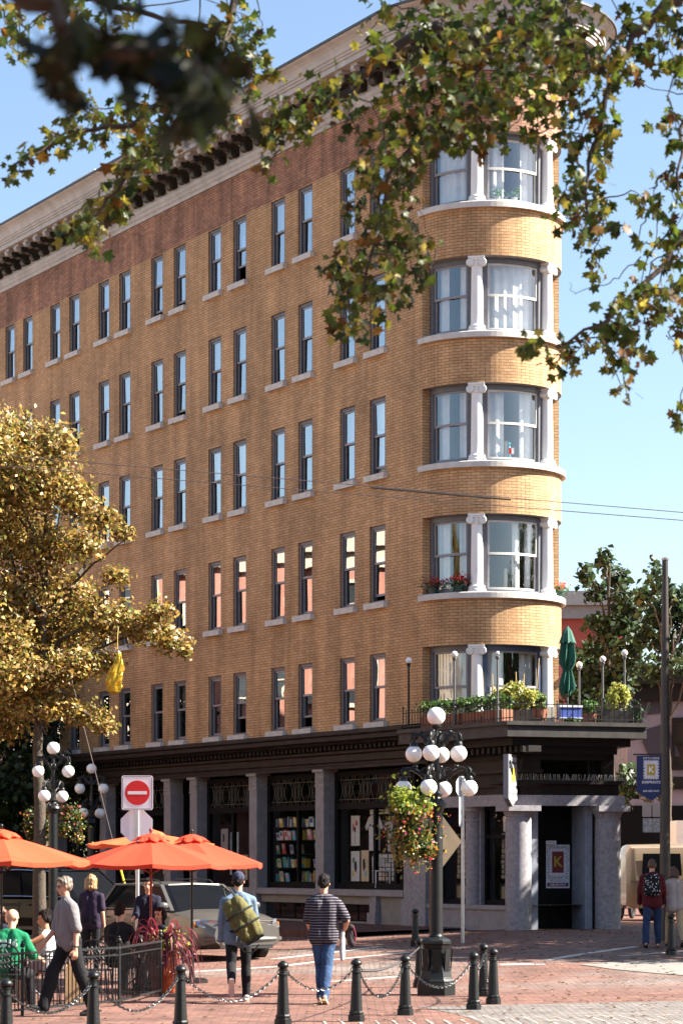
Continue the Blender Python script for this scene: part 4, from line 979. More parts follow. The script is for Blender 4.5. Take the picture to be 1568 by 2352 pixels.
# ---------------------------------------------------------------- bollards and chains
def bollard_proto():
    t=empty("bollard"); m=MB(); m.lathe([(.108,-.05),(.108,.075),(.09,.085),(.095,.10),(.095,.115),(.082,.13)],(0,0,0),8,R(22.5)); m.build("base",BLACK_IRON,t)
    m=MB(); n=24; prof=[(.078,.13),(.060,.50),(.054,.595)]; vs=[]
    for r,z in prof:
        for j in range(n): a=2*math.pi*j/n; q=r*(1-.07*(j%3==0)); vs.append((q*math.cos(a),q*math.sin(a),z))
    m.mesh(vs,[(i*n+j,i*n+(j+1)%n,(i+1)*n+(j+1)%n,(i+1)*n+j) for i in range(2) for j in range(n)])
    m.lathe([(.054,.595),(.066,.603),(.066,.618),(.05,.625),(.047,.665),(.058,.672),(.058,.682),(.036,.688)],(0,0,0),20)
    for s in (-1,1): m.tube([(s*.05+s*.022*math.cos(R(45*k)),.0,.64+.022*math.sin(R(45*k))) for k in range(8)],.006,5,closed=True)
    m.build("shaft",BLACK_IRON,t,True)
    m=MB(); m.lathe([(.036,.688),(.062,.70),(.072,.716),(.070,.735),(.05,.758),(.03,.768),(.022,.777),(.0,.782)],(0,0,0),20); m.build("cap",BLACK_IRON,t,True); return t
bp0=bollard_proto(); used=[0]
BOLL=[(15,24.8,"nearest bollard at the picture's lower left corner"),(215,26.55,"black bollard just ahead of the man in the grey shirt"),(415,28.1,"black bollard in front of the red strap-leaved planter"),(650,29.2,"black bollard between the man with the backpack and the man in stripes"),(818,29.87,"black bollard just right of the man in stripes"),(930,31.1,"black bollard at the front left of the big lamp base"),(1087,32.2,"black bollard at the front right of the big lamp base"),(1132,33.5,"rightmost bollard of the chained ring round the big lamp"),(1110,35.4,"black bollard at the rear right of the big lamp base"),(963,37.8,"black bollard partly hidden behind the big lamp base"),(953,49.5,"lone bollard at the pavement edge below the broad granite pier"),(1540,45.8,"bollard standing before the couple by the utility pole")]
BP=[]
for i,(x,Y,lab) in enumerate(BOLL):
    o=bp0 if i==0 else copy_tree(bp0); X=(x-HX)/F*Y; z=gz(X,Y) 
    o.location=(X,Y,z); o.rotation_euler=(0,0,rnd.uniform(-.3,.3)); tag(o,lab,"bollard","cast iron bollards"); BP.append(Vector((X,Y,z)))
CHAIN=M("chain_steel",(.05,.05,.052),.3,.7,.3,30)
def chain(a,b,sag,lab):
    a=a+Vector((0,0,.63)); b=b+Vector((0,0,.63)); d=(b-a); h=Vector((d.x,d.y,0)).normalized(); a=a+h*.06; b=b-h*.06; L=(b-a).length
    pts=[]; n=400
    for i in range(n+1): t=i/n; p=a.lerp(b,t); p.z-=sag*4*t*(1-t); pts.append(p)
    # walk the curve link by link
    m=MB(); step=.040; acc=0; k=0; last=pts[0]
    for p,q in zip(pts,pts[1:]):
        acc+=(q-p).length
        if acc>=step:
            acc=0; t=(q-last).normalized(); c=(q+last)/2; side=Vector((-t.y,t.x,0)).normalized(); up=t.cross(side).normalized()
            u=side if k%2 else up; 
            if k%2==0: u=(up*.92+side*.38).normalized()
            m.tube([c+t*(.029*math.cos(R(45*j)))+u*(.0165*math.sin(R(45*j))) for j in range(8)],.0058,5,closed=True); last=q; k+=1
    o=m.build("chain",CHAIN,None,True); tag(o,lab,"chain","sagging bollard chains")
x=Vector((-7.2,22.6,-.4))
CH=[(x,BP[0],.30,"chain running off to the left from the nearest bollard"),(BP[0],BP[1],.26,"chain sagging in front of the grey-shirted man's legs"),(BP[1],BP[2],.34,"chain sagging in front of the patio fence and planter"),(BP[2],BP[3],.30,"chain sagging in front of the man with the backpack"),(BP[3],BP[4],.22,"chain sagging in front of the striped man's ankles"),(BP[4],BP[5],.36,"deeply hanging chain left of the big lamp base"),(BP[5],BP[6],.30,"chain hanging in front of the big lamp base"),(BP[6],BP[8],.15,"short chain behind the lamp base on its right"),(BP[7],BP[8],.40,"narrow deep chain between the two bollards right of the lamp"),(BP[9],BP[4],.12,"flat chain passing behind the lamp base on its left")]
for c in CH: chain(*c)
# ---------------------------------------------------------------- globe lamps
GLOBE,_n,_l,_p=nt("opal_globe"); _p.inputs["Base Color"].default_value=(.86,.84,.81,1); _p.inputs["Roughness"].default_value=.18; _p.inputs["Subsurface Weight"].default_value=.35; _p.inputs["Subsurface Radius"].default_value=(.1,.08,.06)
def lamp(name,label,X,Y,z,H,tiers,base=1.0,group="globe street lamps",rz=0):
    t=empty(name,(X,Y,z),rz,label,"street lamp",group)
    m=MB(); b=base; a=R(22.5); C8=math.cos(R(22.5))
    m.lathe([(.30*b,-.1),(.30*b,.17),(.285*b,.18),(.285*b,.21),(.26*b,.24),(.25*b,.27)],(0,0,0),8,a); m.build("plinth",BLACK_IRON,t)
    m=MB(); m.lathe([(.25*b,.27),(.235*b,.33),(.21*b,.45),(.195*b,.58),(.195*b,.68),(.21*b,.74),(.235*b,.76),(.235*b,.80),(.20*b,.83),(.12*b,.86)],(0,0,0),8,a)
    for k in range(8):
        an=2*math.pi*k/8; r0=.215*b*C8; m.box(-.05*b,.05*b,-.008,.008,.36,.68,Matrix.Rotation(an,4,'Z')@Matrix.Translation((0,-r0+.012*b,0))@Matrix.Rotation(R(4),4,'X'))
    m.build("pedestal",BLACK_IRON,t)
    m=MB(); zc=tiers[-1][1]-.25
    m.lathe([(.11,.85),(.115,.87),(.10,.89),(.10,.92),(.097,zc-.15),(.09,zc)],(0,0,0),10); 
    m.lathe([(.08,zc-.12),(.11,zc-.10),(.12,zc-.05),(.16,zc-.01),(.15,zc+.03),(.10,zc+.08),(.075,zc+.12),(.09,zc+.14),(.09,zc+.17),(.06,zc+.2),(.05,zc+.45),(.065,zc+.5),(.05,zc+.55),(.04,H-.42),(.055,H-.36),(.03,H-.30),(.03,H-.17),(.07,H-.15),(.085,H-.12),(.06,H-.10)],(0,0,0),16)
    for k in range(4): 
        an=R(45+90*k); m.ball((.10*math.cos(an),.10*math.sin(an),zc+.03),.05,8,6,(1,1,1.5)); m.ball((.055*math.cos(an),.055*math.sin(an),H-.36),.03,8,6,(1,1,2.2))
    m.build("shaft",BLACK_IRON,t,True)
    for (rad,zz,angs,gr) in tiers:
        for an in angs:
            an=R(an); c,s=math.cos(an),math.sin(an); P=lambda r,z_: (r*c,r*s,z_)
            m=MB(); zt=zz+gr
            m.tube([P(.04,zt-.02),P(rad*.25,zt+.0),P(rad*.5,zt+.10),P(rad*.72,zt+.17),P(rad*.93,zt+.15),P(rad,zt+.07),P(rad,zt+.02)],[.03,.028,.034,.036,.032,.024,.02],8)
            m.tube([P(rad*.30+.085*math.cos(R(q))*(1-q/900),zt+.10+.085*math.sin(R(q))*(1-q/900)) for q in range(-60,480,40)],[.022-.0011*i for i in range(14)],7)
            m.tube([P(rad*.93+.06*math.cos(R(q))*(1-q/700),zt+.13+.06*math.sin(R(q))*(1-q/700)) for q in range(-30,400,45)],[.020-.001*i for i in range(10)],6)
            m.tube([P(rad*1.0,zt+.1),P(rad*1.12,zt+.10),P(rad*1.17,zt+.055),P(rad*1.20,zt+.075)],[.018,.014,.011,.006],6)
            m.ball(P(rad*.62,zt+.2),.035,8,6,(1,1,.8))
            m.lathe([(.02,.055),(.05,.05),(.06,.03),(.062,-.012),(.05,-.014)],P(rad,zt),14)
            ar=m.build("arm",BLACK_IRON,t,True)
            m=MB(); m.ball(P(rad,zz),gr,22,14); m.build("globe",GLOBE,ar,True)
    m=MB(); m.ball((0,0,H+.025),.136,22,14); m.build("globe",GLOBE,t,True)
    return t
LY=35.8; lx=(1001-HX)/F*LY; lz=gz(lx,LY)
lamp("street_lamp","tall black cast iron lamp with nine white globes in the chained ring",lx,LY,lz,3.70-lz,[(.34,3.17-lz,(345,75,165,255),.124),(.50,2.66-lz,(345,75,165,255),.124)])
ly2=50.6; lx2=(123-HX)/F*ly2; lz2=gz(lx2,ly2); lamp("street_lamp","five-globe black lamp with two flower baskets beside the golden tree's trunk",lx2,ly2,lz2,3.92-lz2,[(.31,3.46-lz2,(3,183),.13),(.31,2.94-lz2,(60,240),.13)])
ly3=64.0; lx3=(211-HX)/F*ly3; lz3=gz(lx3,ly3); lamp("street_lamp","five-globe lamp further off in the building's shade",lx3,ly3,lz3,4.0-lz3,[(.31,3.5-lz3,(5,185),.14),(.31,2.85-lz3,(50,230),.14)])
# ---------------------------------------------------------------- hanging flower baskets
FLG=[(.08,.13,.02),(.16,.20,.03),(.25,.26,.04),(.05,.08,.02)]
FOL=[]
def basket(label,c,r,h,fl,top,seed,trail=True,arm=None,n=1.0):
    t=empty("hanging_basket",c,0,label,"flower basket","hanging flower baskets"); m=MB()
    m.lathe([(.02,-.32*h),(r*.45,-.22*h),(r*.6,0),(r*.62,.06)],(0,0,0),14); m.tube([(0,0,0),(0,0,.55*h)],.008,5)
    for k in range(3): a=R(120*k); m.tube([(r*.58*math.cos(a),r*.58*math.sin(a),.05),(0,0,.5*h)],.004,4)
    m.build("basket",RAIL_IRON,t)
    cl=[]
    for i in range(16):
        a=NR.uniform(0,6.28); zz=NR.uniform(-.42,.46)*h; q=r*(.72 if zz<0 else .6)*NR.uniform(.55,1.0); e=NR.uniform(.26,.46)*r; cl.append(((q*math.cos(a),q*math.sin(a),zz),(e,e,e*NR.uniform(.7,1.2)),NR.random()))
    for c_,e,u in cl:
        k=int(150*n); d=NR.normal(size=(k,3)); d/=np.linalg.norm(d,axis=1)[:,None]; P=np.array(c_)+d*np.array(e)*(NR.random((k,1))**.4)
        FOL.append((P,d,c_[2]/h))
    Pa=np.concatenate([p for p,_,_ in FOL]); Da=np.concatenate([q for _,q,_ in FOL]); FOL.clear()
    Pa=np.concatenate([Pa,NR.normal(size=(int(700*n),3))*np.array([.4*r,.4*r,.26*h])]); Da=np.concatenate([Da,NR.normal(size=(int(700*n),3))])
    up=Pa[:,2]>.18*h
    quad_leaves("foliage",Pa[~up],Da[~up],.06,[(.05,.09,.015),(.10,.13,.02),(.03,.05,.01),(.20,.16,.03)],[3,3,2,1],t,1.0)
    quad_leaves("top_leaves",Pa[up],Da[up],.07,[(.20,.26,.03),(.30,.33,.05),(.10,.15,.02)] if top else [(.07,.11,.02),(.05,.08,.02),(.2,.05,.03)],[3,2,2],t,1.0)
    if trail:
        k=int(1100*n); a=NR.uniform(0,2*np.pi,k); st=NR.integers(0,46,k); sa=NR.uniform(0,6.28,46)[st]; L=NR.uniform(.45,.78,46)[st]; f=NR.random(k); q=r*(.35+.5*NR.random(46)[st])*(1-.25*f)
        T=np.stack([q*np.cos(sa),q*np.sin(sa),-h*(.15+(L-.15)*f)],1)+NR.normal(size=(k,3))*.018
        quad_leaves("trailing_leaves",T,np.tile([0,0,1.],(k,1)),.035,[(.34,.28,.06),(.22,.22,.04),(.42,.30,.12),(.14,.13,.03)],[2,2,1,1.5],t,1.2)
    sel=NR.random(len(Pa))<.26; Pf=Pa[sel]*np.array([1.06,1.06,1.03]); lim=(Pf[:,2]<.30*h); Pf=Pf[lim]; Df=Da[sel][lim]
    gi=(np.floor(np.arctan2(Pf[:,1],Pf[:,0])*2.2)+np.floor(Pf[:,2]/h*7)*5).astype(int)%len(fl)
    cols_=[c_ for c_,w in fl]; ws=np.array([w for c_,w in fl]); 
    quad_leaves("flowers",Pf,Df,.042,cols_,list(ws),t,.6,asp=1.0)
    return t
FLA=[((.75,.22,.03),3),((.70,.05,.08),1.2),((.80,.70,.60),.8),((.55,.33,.04),2.5),((.65,.06,.25),.8),((.45,.08,.03),1.5)]
FLB=[((.75,.55,.10),3),((.75,.72,.68),1.5),((.65,.05,.12),1.5),((.6,.35,.05),1.5),((.35,.15,.5),.5)]
FLC=[((.65,.35,.25),2),((.55,.12,.3),1.5),((.75,.70,.65),1),((.6,.3,.05),1.2)]
basket("big orange and yellow flower basket hanging on the nine-globe lamp",tuple(px(940,1893,35.35)),.42,.92,FLA,True,1,n=1.5)
basket("flower basket in sun with red and yellow blooms right of the five-globe lamp",tuple(px(165,1893,52.7)),.36,.75,FLB,False,2,False)
basket("pinker flower basket left of the five-globe lamp",tuple(px(88,1893,53.2)),.36,.72,FLC,False,3,False)
# ---------------------------------------------------------------- signs
sy=42.0; t=empty("road_sign",px(316,HX,sy)*0+Vector(((316-HX)/F*sy,sy,gz((316-HX)/F*sy,sy))),0,"no entry sign, red disc with white bar, above the white back of an octagonal sign","road sign")
zb=t.location.z; zs=1.58+157/F*sy-zb
m=MB(); m.tube([(0,.03,-.1),(0,.03,zs+.30)],.034,12); m.build("post",STEEL,t,True)
Mx=face_cam((0,-.02,zs)); m=MB(); rbox(m,.545,.60,.006,.04,Mx); pl=m.build("no_entry_plate",WHITEP,t)
m=MB(); rbox(m,.515,.57,.002,.03,face_cam((0,-.027,zs))); 
Mf=face_cam((0,-.0262,zs)); ring=[]
m=MB()
for (w,h,r) in ((.515,.57,.03),):
    for a,b,c,d in ((-w/2+.02,w/2-.02,h/2-.008,h/2),(-w/2+.02,w/2-.02,-h/2,-h/2+.008),(-w/2,-w/2+.008,-h/2+.02,h/2-.02),(w/2-.008,w/2,-h/2+.02,h/2-.02)): m.box(a,b,c,d,0,.0015,Mf)
m.build("border",BLACKP,pl)
m=MB(); disc(m,.215,0,.0015,face_cam((0,-.0264,zs))); m.build("red_disc",REDP,pl)
m=MB(); m.box(-.165,.165,-.027,.027,0,.0015,face_cam((0,-.0284,zs))); m.build("white_bar",WHITEP,pl)
m=MB(); disc(m,.30,0,.006,face_cam((-.02,.075,zs-.57)),8,R(22.5)); m.build("octagonal_plate",M("sign_back",(.74,.74,.76),.45,.2,.06,5),t)
q=ground_at(1062,2166); t=empty("thin_sign_pole",q,0,"slim grey steel sign pole with a white octagon at its top beside the big lamp","sign pole")
m=MB(); ph=1.58+(1978-1785)/F*q.y-q.z; m.tube([(0,0,-.05),(0,0,ph)],.036,12); m.build("post",STEEL,t,True)
m=MB(); disc(m,.24,0,.006,face_cam((-.03,.05,ph-.2),R(58)),8,R(22.5)); m.build("octagonal_plate",WHITEP,t)
m=MB(); rbox(m,.32,.6,.006,.03,face_cam((-.04,-.04,ph-.72),R(72))); m.build("narrow_plate",WHITEP,t)
# diamond sign back on the lamp, aluminium's warm reflection put into its colour
Mx=face_cam(px(1006,1933,35.98),R(36)); m=MB(); m.prism([(.44,0),(0,.46),(-.44,0),(0,-.46)],0,.008,Mx)
tag(m.build("diamond_sign",M("warm_reflection_sign_back",(.055,.034,.013),.7,.0,.4,4,.15,12)),"aluminium back of a diamond sign in warm reflected tan, strapped to the nine-globe lamp","road sign")
# projecting sign over the porch corner
c=px(1171,1792,54.9); t=empty("projecting_sign",c,R(70),"narrow white and yellow lit sign projecting at the corner of the porch","shop sign")
m=MB(); h=.55
for (a,b,mt) in ((-.55,.55,0),): m.prism([(-.36,-.42),(0,-.60),(.36,-.42),(.36,.58),(-.36,.58)],-.06,.06,Matrix.Rotation(R(90),4,'X'))
m.build("sign_box",M("sign_case",(.20,.20,.22),.5,0,.2,4),t)
m=MB(); 
for z0,z1 in ((.42,.52),(-.12,.36),(-.28,-.2),(-.45,-.38)): m.box(-.3,.3,-.07,.07,z0,z1)
m.build("sign_face",WHITEP,t)
m=MB(); m.box(-.16,.16,-.074,.074,-.05,.28); m.build("sign_emblem",GOLDP,t)
m=MB(); m.bar((.36,0,.5),(.9,0,.6),.03); m.build("bracket",BLACK_IRON,t)
# ---------------------------------------------------------------- utility pole with banner and plates
uy=50.0; ux=(1526-HX)/F*uy; uz=gz(ux,uy)
t=empty("utility_pole",(ux,uy,uz),0,"tall dark utility pole at the right with blue banner and small plates","pole")
m=MB(); ph=1.58+(1978-1287)/F*uy-uz; m.tube([(0,0,-.1),(0,0,3.6),(0,0,ph)],[.115,.10,.062],14); m.build("post",M("brown_black_pole",(.035,.028,.022),.5,0,.3,4),t,True)
m=MB(); m.lathe([(.07,0),(.075,.02),(.075,.05),(.02,.07)],(0,0,ph),12); m.build("cap",STEEL,t,True)
m=MB(); m.bar((-.66,0,1.58+(1978-1733)/F*uy-uz),(0,0,1.58+(1978-1733)/F*uy-uz),.03); m.bar((-.62,0,1.58+(1978-1800)/F*uy-uz),(0,0,1.58+(1978-1815)/F*uy-uz),.015); m.build("banner_arm",BLACK_IRON,t)
bc=px(1494,1787,uy-.03); ban=empty("banner",bc,0,"blue pennant banner with a gold emblem hung on the utility pole","banner")
w,h0,h1=.30,.46,.40
m=MB(); n=10
front=[]; 
P=[(-w,h0),(w,h0),(w,-.28),(0,-.47),(-w,-.28)]
m.prism(P[::-1] if False else P[::-1][::-1][::-1],-.006,.006,face_cam((0,0,0))); m.build("cloth",NAVY,ban)
Mt=lambda x,y: face_cam((x,-.0085,y))
text_mesh("lettering","GIFT/CARDS",.062,WHITEP,ban,Mt(0,.405),.0015); text_mesh("lettering","KIMPRINTS",.078,WHITEP,ban,Mt(0,-.09),.0015,bold=.001); text_mesh("lettering","604 685 0443",.060,WHITEP,ban,Mt(0,-.27),.0015)
m=MB(); rbox(m,.28,.36,.0015,.02,Mt(0,.17))
for k in range(24):
    a=2*math.pi*k/24; m.prism([( .15*max(-1,min(1,1.35*math.cos(a)))+.018*math.cos(R(60*j)), .185*max(-1,min(1,1.35*math.sin(a)))+.018*math.sin(R(60*j))) for j in range(6)],.0,.0014,Mt(0,.17))
m.build("emblem_border",M("lace_white",(.62,.62,.66),.6,0,.5,60),ban)
m=MB(); m.box(-.085,.085,-.115,.115,0,.0015,face_cam((0,-.0115,.17))); m.build("emblem_panel",GOLDP,ban)
text_mesh("emblem_letter","K",.17,WHITEP,ban,face_cam((0,-.0142,.17)),.0015,bold=.004)
pg=empty("notice_plates",px(1496,1878,uy-.02),0,"four small grey notice plates bolted left of the utility pole","sign")
for i,(x,z) in enumerate(((-.105,.16),(.105,.16),(-.095,-.16),(.10,-.16))):
    m=MB(); rbox(m,.19,.29,.006,.02,face_cam((x,0,z))); m.build("plate",M("tan_plate",(.34,.29,.25),.6,.1,.15,5) if i<2 else M("spotted_plate",(.30,.29,.28),.6,.1,.55,14),pg)
# ---------------------------------------------------------------- poster and notice on the door
t0=.95
dp=FP(t0+.05,-.832,0); yaw=math.atan2((L2W(*FP(1,0)[:2])-L2W(*FP(0,0)[:2])).y,(L2W(*FP(1,0)[:2])-L2W(*FP(0,0)[:2])).x)
pw=px(1280,1990,0.0); 
dw=L2W(*FP(0,-.826)[:2]); du=Vector((math.cos(yaw),math.sin(yaw),0))
k=(1280-HX)/F; tt=(k*dw.y-dw.x)/(du.x-k*du.y); pc=dw+du*tt
pz=1.58+(1978-1990)/F*pc.y
po=empty("poster",(pc.x,pc.y,pz),yaw,"white poster with ornamental border and a gold K on the dark porch door","poster")
m=MB(); rbox(m,.60,1.02,.004,.005,face_cam((0,0,0))); m.build("paper",M("poster_paper",(.62,.62,.70),.7,0,.05,4),po)
m=MB()
for k in range(46):
    q=k/46*4; side=int(q); f=q-side; w_,h_=.235,.36; 
    x_,y_={0:(-w_+2*w_*f,h_),1:(w_,h_-2*h_*f),2:(w_-2*w_*f,-h_),3:(-w_,-h_+2*h_*f)}[side]; y_+=.10
    for j in range(3):
        a=rnd.uniform(0,6.28); m.prism([(x_+.03*math.cos(a)+.018*math.cos(a+R(90*i)),y_+.03*math.sin(a)+.010*math.sin(a+R(90*i))) for i in range(4)],0,.0012,face_cam((0,-.0042-.0003*j,0)))
m.build("leaf_border",M("olive_print",(.10,.12,.05),.7,0,.5,30),po)
m=MB(); m.box(-.15,.15,-.25,.25,0,.0012,face_cam((0,-.0045,.10))); m.build("emblem_panel",BURG,po)
text_mesh("emblem_letter","K",.34,GOLDP,po,face_cam((0,-.006,.10)),.001,bold=.008)
text_mesh("lettering","KIMPRINTS",.085,M("grey_print",(.25,.25,.33),.7),po,face_cam((0,-.0045,-.34)),.001)
m=MB(); m.box(-.27,.27,-.045,.045,0,.0012,face_cam((0,-.0045,-.43))); m.build("phone_panel",M("plum_paint",(.13,.02,.09),.6),po)
text_mesh("lettering","604.685.0443",.075,WHITEP,po,face_cam((0,-.006,-.43)),.001)
no=empty("door_notice",(pc.x-du.x*.17,pc.y-du.y*.17,pz+.56),yaw,"small white staff only notice above the poster","notice")
m=MB(); rbox(m,.26,.085,.004,.003,face_cam((0,0,0))); m.build("paper",WHITEP,no)
text_mesh("lettering","Staff only",.05,NAVY,no,face_cam((0,-.0045,0)),.001)
# ---------------------------------------------------------------- overhead wires and the guyed cable
WIRE=M("wire",(.10,.08,.075),.5,.5,.1,4)
def wire(name,label,a,b,r,sag=0,cat="wire",mat=None):
    m=MB(); m.tube([a.lerp(b,i/16)-Vector((0,0,sag*4*(i/16)*(1-i/16))) for i in range(17)],r,5); tag(m.build(name,mat or WIRE),label,cat)
wire("trolley_wire","upper of the two thin trolley wires crossing the facade",px(-500,1003,34),px(2100,1222,33.6),.006)
wire("trolley_wire","lower of the two thin trolley wires crossing the facade",px(-500,1030,33),px(2100,1238,32.6),.006)
wire("contact_rod","short dark rod clamped on the trolley wire before the second corner storey",px(850,1120,34),px(1172,1148,34),.013,0,"rod",M("dark_rod",(.05,.045,.04),.4,.6))
wire("guy_cable","slim guy cable slanting past the farther five-globe lamp",px(150,1500,56),px(290,2050,56),.008,0,"cable")
wire("yellow_cable_guard","yellow plastic guard on the foot of the guy cable",px(271,1972,55.9),px(289,2040,55.9),.03,0,"cable guard",M("yellow_plastic",(.75,.55,.02),.4))
# ---------------------------------------------------------------- patio umbrellas
def cloth_mat(name,col):
    m,n,l,p=nt(name); out=n.get("Material Output"); p.inputs["Base Color"].default_value=(*col,1); p.inputs["Roughness"].default_value=.85; p.inputs["Specular IOR Level"].default_value=.2
    t=n.new("ShaderNodeBsdfTranslucent"); t.inputs[0].default_value=(*col,1); mx=n.new("ShaderNodeMixShader"); mx.inputs[0].default_value=.18
    tc=n.new("ShaderNodeTexCoord"); ns=n.new("ShaderNodeTexNoise"); ns.inputs["Scale"].default_value=2.5; l.new(tc.outputs["Object"],ns.inputs["Vector"]); b=n.new("ShaderNodeBump"); b.inputs["Strength"].default_value=.25; b.inputs["Distance"].default_value=.05; l.new(ns.outputs[0],b.inputs["Height"]); l.new(b.outputs[0],p.inputs["Normal"])
    l.new(p.outputs[0],mx.inputs[1]); l.new(t.outputs[0],mx.inputs[2]); l.new(mx.outputs[0],out.inputs[0]); return m
ORANGE=cloth_mat("orange_canvas",(.62,.06,.028)); REDPOLE=M("red_wood_pole",(.22,.03,.02),.5,0,.2,6)
def umbrella(label,x,yap,Y,Rr,yrim,mat,pole,rz=0.2,lean=0):
    X=(x-HX)/F*Y; za=EYE-(yap-HY)/F*Y; zr=EYE-(yrim-HY)/F*Y; zg=gz(X,Y); t=empty("patio_umbrella",(X,Y,zg),rz,label,"umbrella","orange patio umbrellas")
    h=za-zg; e=zr-zg; n=8; m=MB(); steps=6
    def rib(k,f,sag=0):
        a=2*math.pi*k/n; r=Rr*f; z=h-.07-(h-.07-e)*(f**1.12); return (r*math.cos(a),r*math.sin(a),z)
    for k in range(n):
        for i in range(steps):
            f0,f1=.06+(1-.06)*i/steps,.06+(1-.06)*(i+1)/steps
            for j in range(3):
                u0,u1=j/3,(j+1)/3
                def q(f,u):
                    a,b=Vector(rib(k,f)),Vector(rib((k+1)%n,f)); p=a.lerp(b,u); p.z-=.035*f*math.sin(math.pi*u); return p
                m.face([q(f0,u0),q(f0,u1),q(f1,u1),q(f1,u0)])
        a,b=Vector(rib(k,1)),Vector(rib((k+1)%n,1))
        for j in range(3):
            def q2(u,d): p=a.lerp(b,u); p.z-=.035*math.sin(math.pi*u)+d*.06; return p
            m.face([q2(j/3,0),q2((j+1)/3,0),q2((j+1)/3,1),q2(j/3,1)])
    m.build("canopy",mat,t,False,False)
    m=MB(); N=32
    ring=lambda f,z,w: [( f*math.cos(2*math.pi*i/N)*(1+w*math.sin(i*math.pi/2)),f*math.sin(2*math.pi*i/N)*(1+w*math.sin(i*math.pi/2)),z+w*.12*math.cos(i*math.pi/2+1)) for i in range(N)]
    A=ring(.04,h,0); Bq=ring(.20,h-.055,.05); Cq=ring(.27,h-.115,.16); b0_=len(m.v)
    m.mesh(A+Bq+Cq,[(i,(i+1)%N,N+(i+1)%N,N+i) for i in range(N)]+[(N+i,N+(i+1)%N,2*N+(i+1)%N,2*N+i) for i in range(N)]+[tuple(range(N))]); m.build("vent_cap",mat,t,False,False)
    m=MB(); m.tube([(lean,0,0),(0,0,h+.04)],.021,10); m.ball((0,0,h+.05),.03,8,6); m.build("pole",pole,t,True)
    for k in range(n):
        m=MB(); a=Vector(rib(k,.08)); b=Vector(rib(k,.98)); m.bar(a-Vector((0,0,.035)),b-Vector((0,0,.03)),.016); c=Vector(rib(k,.55)); m.bar(c-Vector((0,0,.04)),(0,0,h-.62),.013); m.build("rib",pole,t)
    m=MB(); m.lathe([(.26,0),(.26,.05),(.20,.08),(.05,.09),(.035,.35)],(lean,0,0),20); m.build("base",BLACK_IRON,t,True)
umbrella("front orange umbrella in full view with a red pole",347,1914,37.0,1.24,1984,ORANGE,REDPOLE,.1,.0)
umbrella("orange umbrella with a black pole rising behind the front one on its right",441,1916,39.2,1.20,1983,ORANGE,BLACK_IRON,.35)
umbrella("sunlit-toned orange umbrella cut off by the picture's left edge",4,1905,34.0,1.25,1977,cloth_mat("sunlit_orange_canvas",(.66,.085,.035)),BLACK_IRON,.25)  # canvas paler than the front one, sunlight put into its colour
umbrella("farthest orange umbrella peeping out above the front one",347,1905,43.5,1.14,1938,cloth_mat("yellower_orange_canvas",(.72,.13,.05)),BLACK_IRON,.0)  # canvas slightly paler and yellower than the front umbrella's
# ---------------------------------------------------------------- patio fence, planter, furniture
def fence_panel(fe,a,b):
    L=(b-a).length; n=int(L/.088); m=MB(); d=(b-a)/L
    U=Vector((0,0,1)); m.bar(a+U*.80,b+U*.80,.035,.03); m.bar(a+U*.70,b+U*.70,.018); m.bar(a+U*.08,b+U*.08,.03)
    for i in range(1,n): p=a+d*(L*i/n); m.bar(p+U*.08,p+U*.80,.014)
    return m.build("railing",RAIL_IRON,fe)
fa=ground_at(-120,2352); fb=ground_at(52,2333); fc=ground_at(274,2311); fdv=ground_at(369,2287); fee=Vector((-4.6,41.0,gz(-4.6,41))); fe2=Vector((-1.95,38.6,gz(-1.95,38.6)))
fe=empty("patio_fence",fa,0,"low black iron railing round the patio behind the bollards","fence")
for a,b in ((fa,fb),(fb,fc),(fc,fdv)): fence_panel(fe,a-fa,b-fa)
for p in (fb,fc,fdv):
    m=MB(); q=p-fa; m.tube([q,q+Vector((0,0,.86))],.022,10); m.ball(q+Vector((0,0,.90)),.034,10,8); m.ball(q+Vector((0,0,.945)),.018,8,6); m.ball(q+Vector((0,0,.79)),.03,10,6,(1,1,.5)); m.build("post",RAIL_IRON,fe,True)
q=ground_at(372,2283); q.y+=.35; q.z=gz(q.x,q.y)
pt=empty("planter",q,0,"glazed orange red pot with arching crimson strap leaves at the fence corner","planter")
m=MB(); m.lathe([(.15,0),(.17,.02),(.215,.25),(.235,.45),(.225,.58),(.235,.60),(.25,.61),(.25,.655),(.225,.66),(.215,.60)],(0,0,0),24); m.build("pot",M("orange_glaze",(.42,.075,.02),.22,0,.4,3),pt,True)
m=MB(); m.lathe([(.01,.6),(.22,.6)],(0,0,0),16); m.build("soil",M("soil",(.03,.02,.015),.9),pt)
rc=[(.15,.012,.026),(.22,.03,.05),(.08,.008,.018),(.30,.11,.11)]
V=[];Fc=[];C=[]; rr=random.Random(5)
for k in range(120):
    a=rr.uniform(0,6.28); L=rr.uniform(.55,1.05); up=rr.uniform(.2,.95); w=rr.uniform(.013,.024); b0=len(V); c=rr.choice(rc); n=9; sg=rr.uniform(.9,1.2)
    side=Vector((-math.sin(a),math.cos(a),0)); 
    for i in range(n+1):
        f=i/n; r=L*.72*math.sin(min(1,f)*1.35)*sg*.85; z=.62+up*L*math.sin(f*2.5*.75)*.85-.95*L*f**2.6*(.8+.3*(1-up)); p=Vector((r*math.cos(a),r*math.sin(a),z)); ww=w*(1-.9*f**3)
        V+= [tuple(p-side*ww),tuple(p+side*ww)]; C+=[c,c]
    Fc+=[(b0+2*i,b0+2*i+1,b0+2*i+3,b0+2*i+2) for i in range(n)]
col_mesh("strap_leaves",np.array(V),np.array(Fc),np.array(C),pt,LEAF)
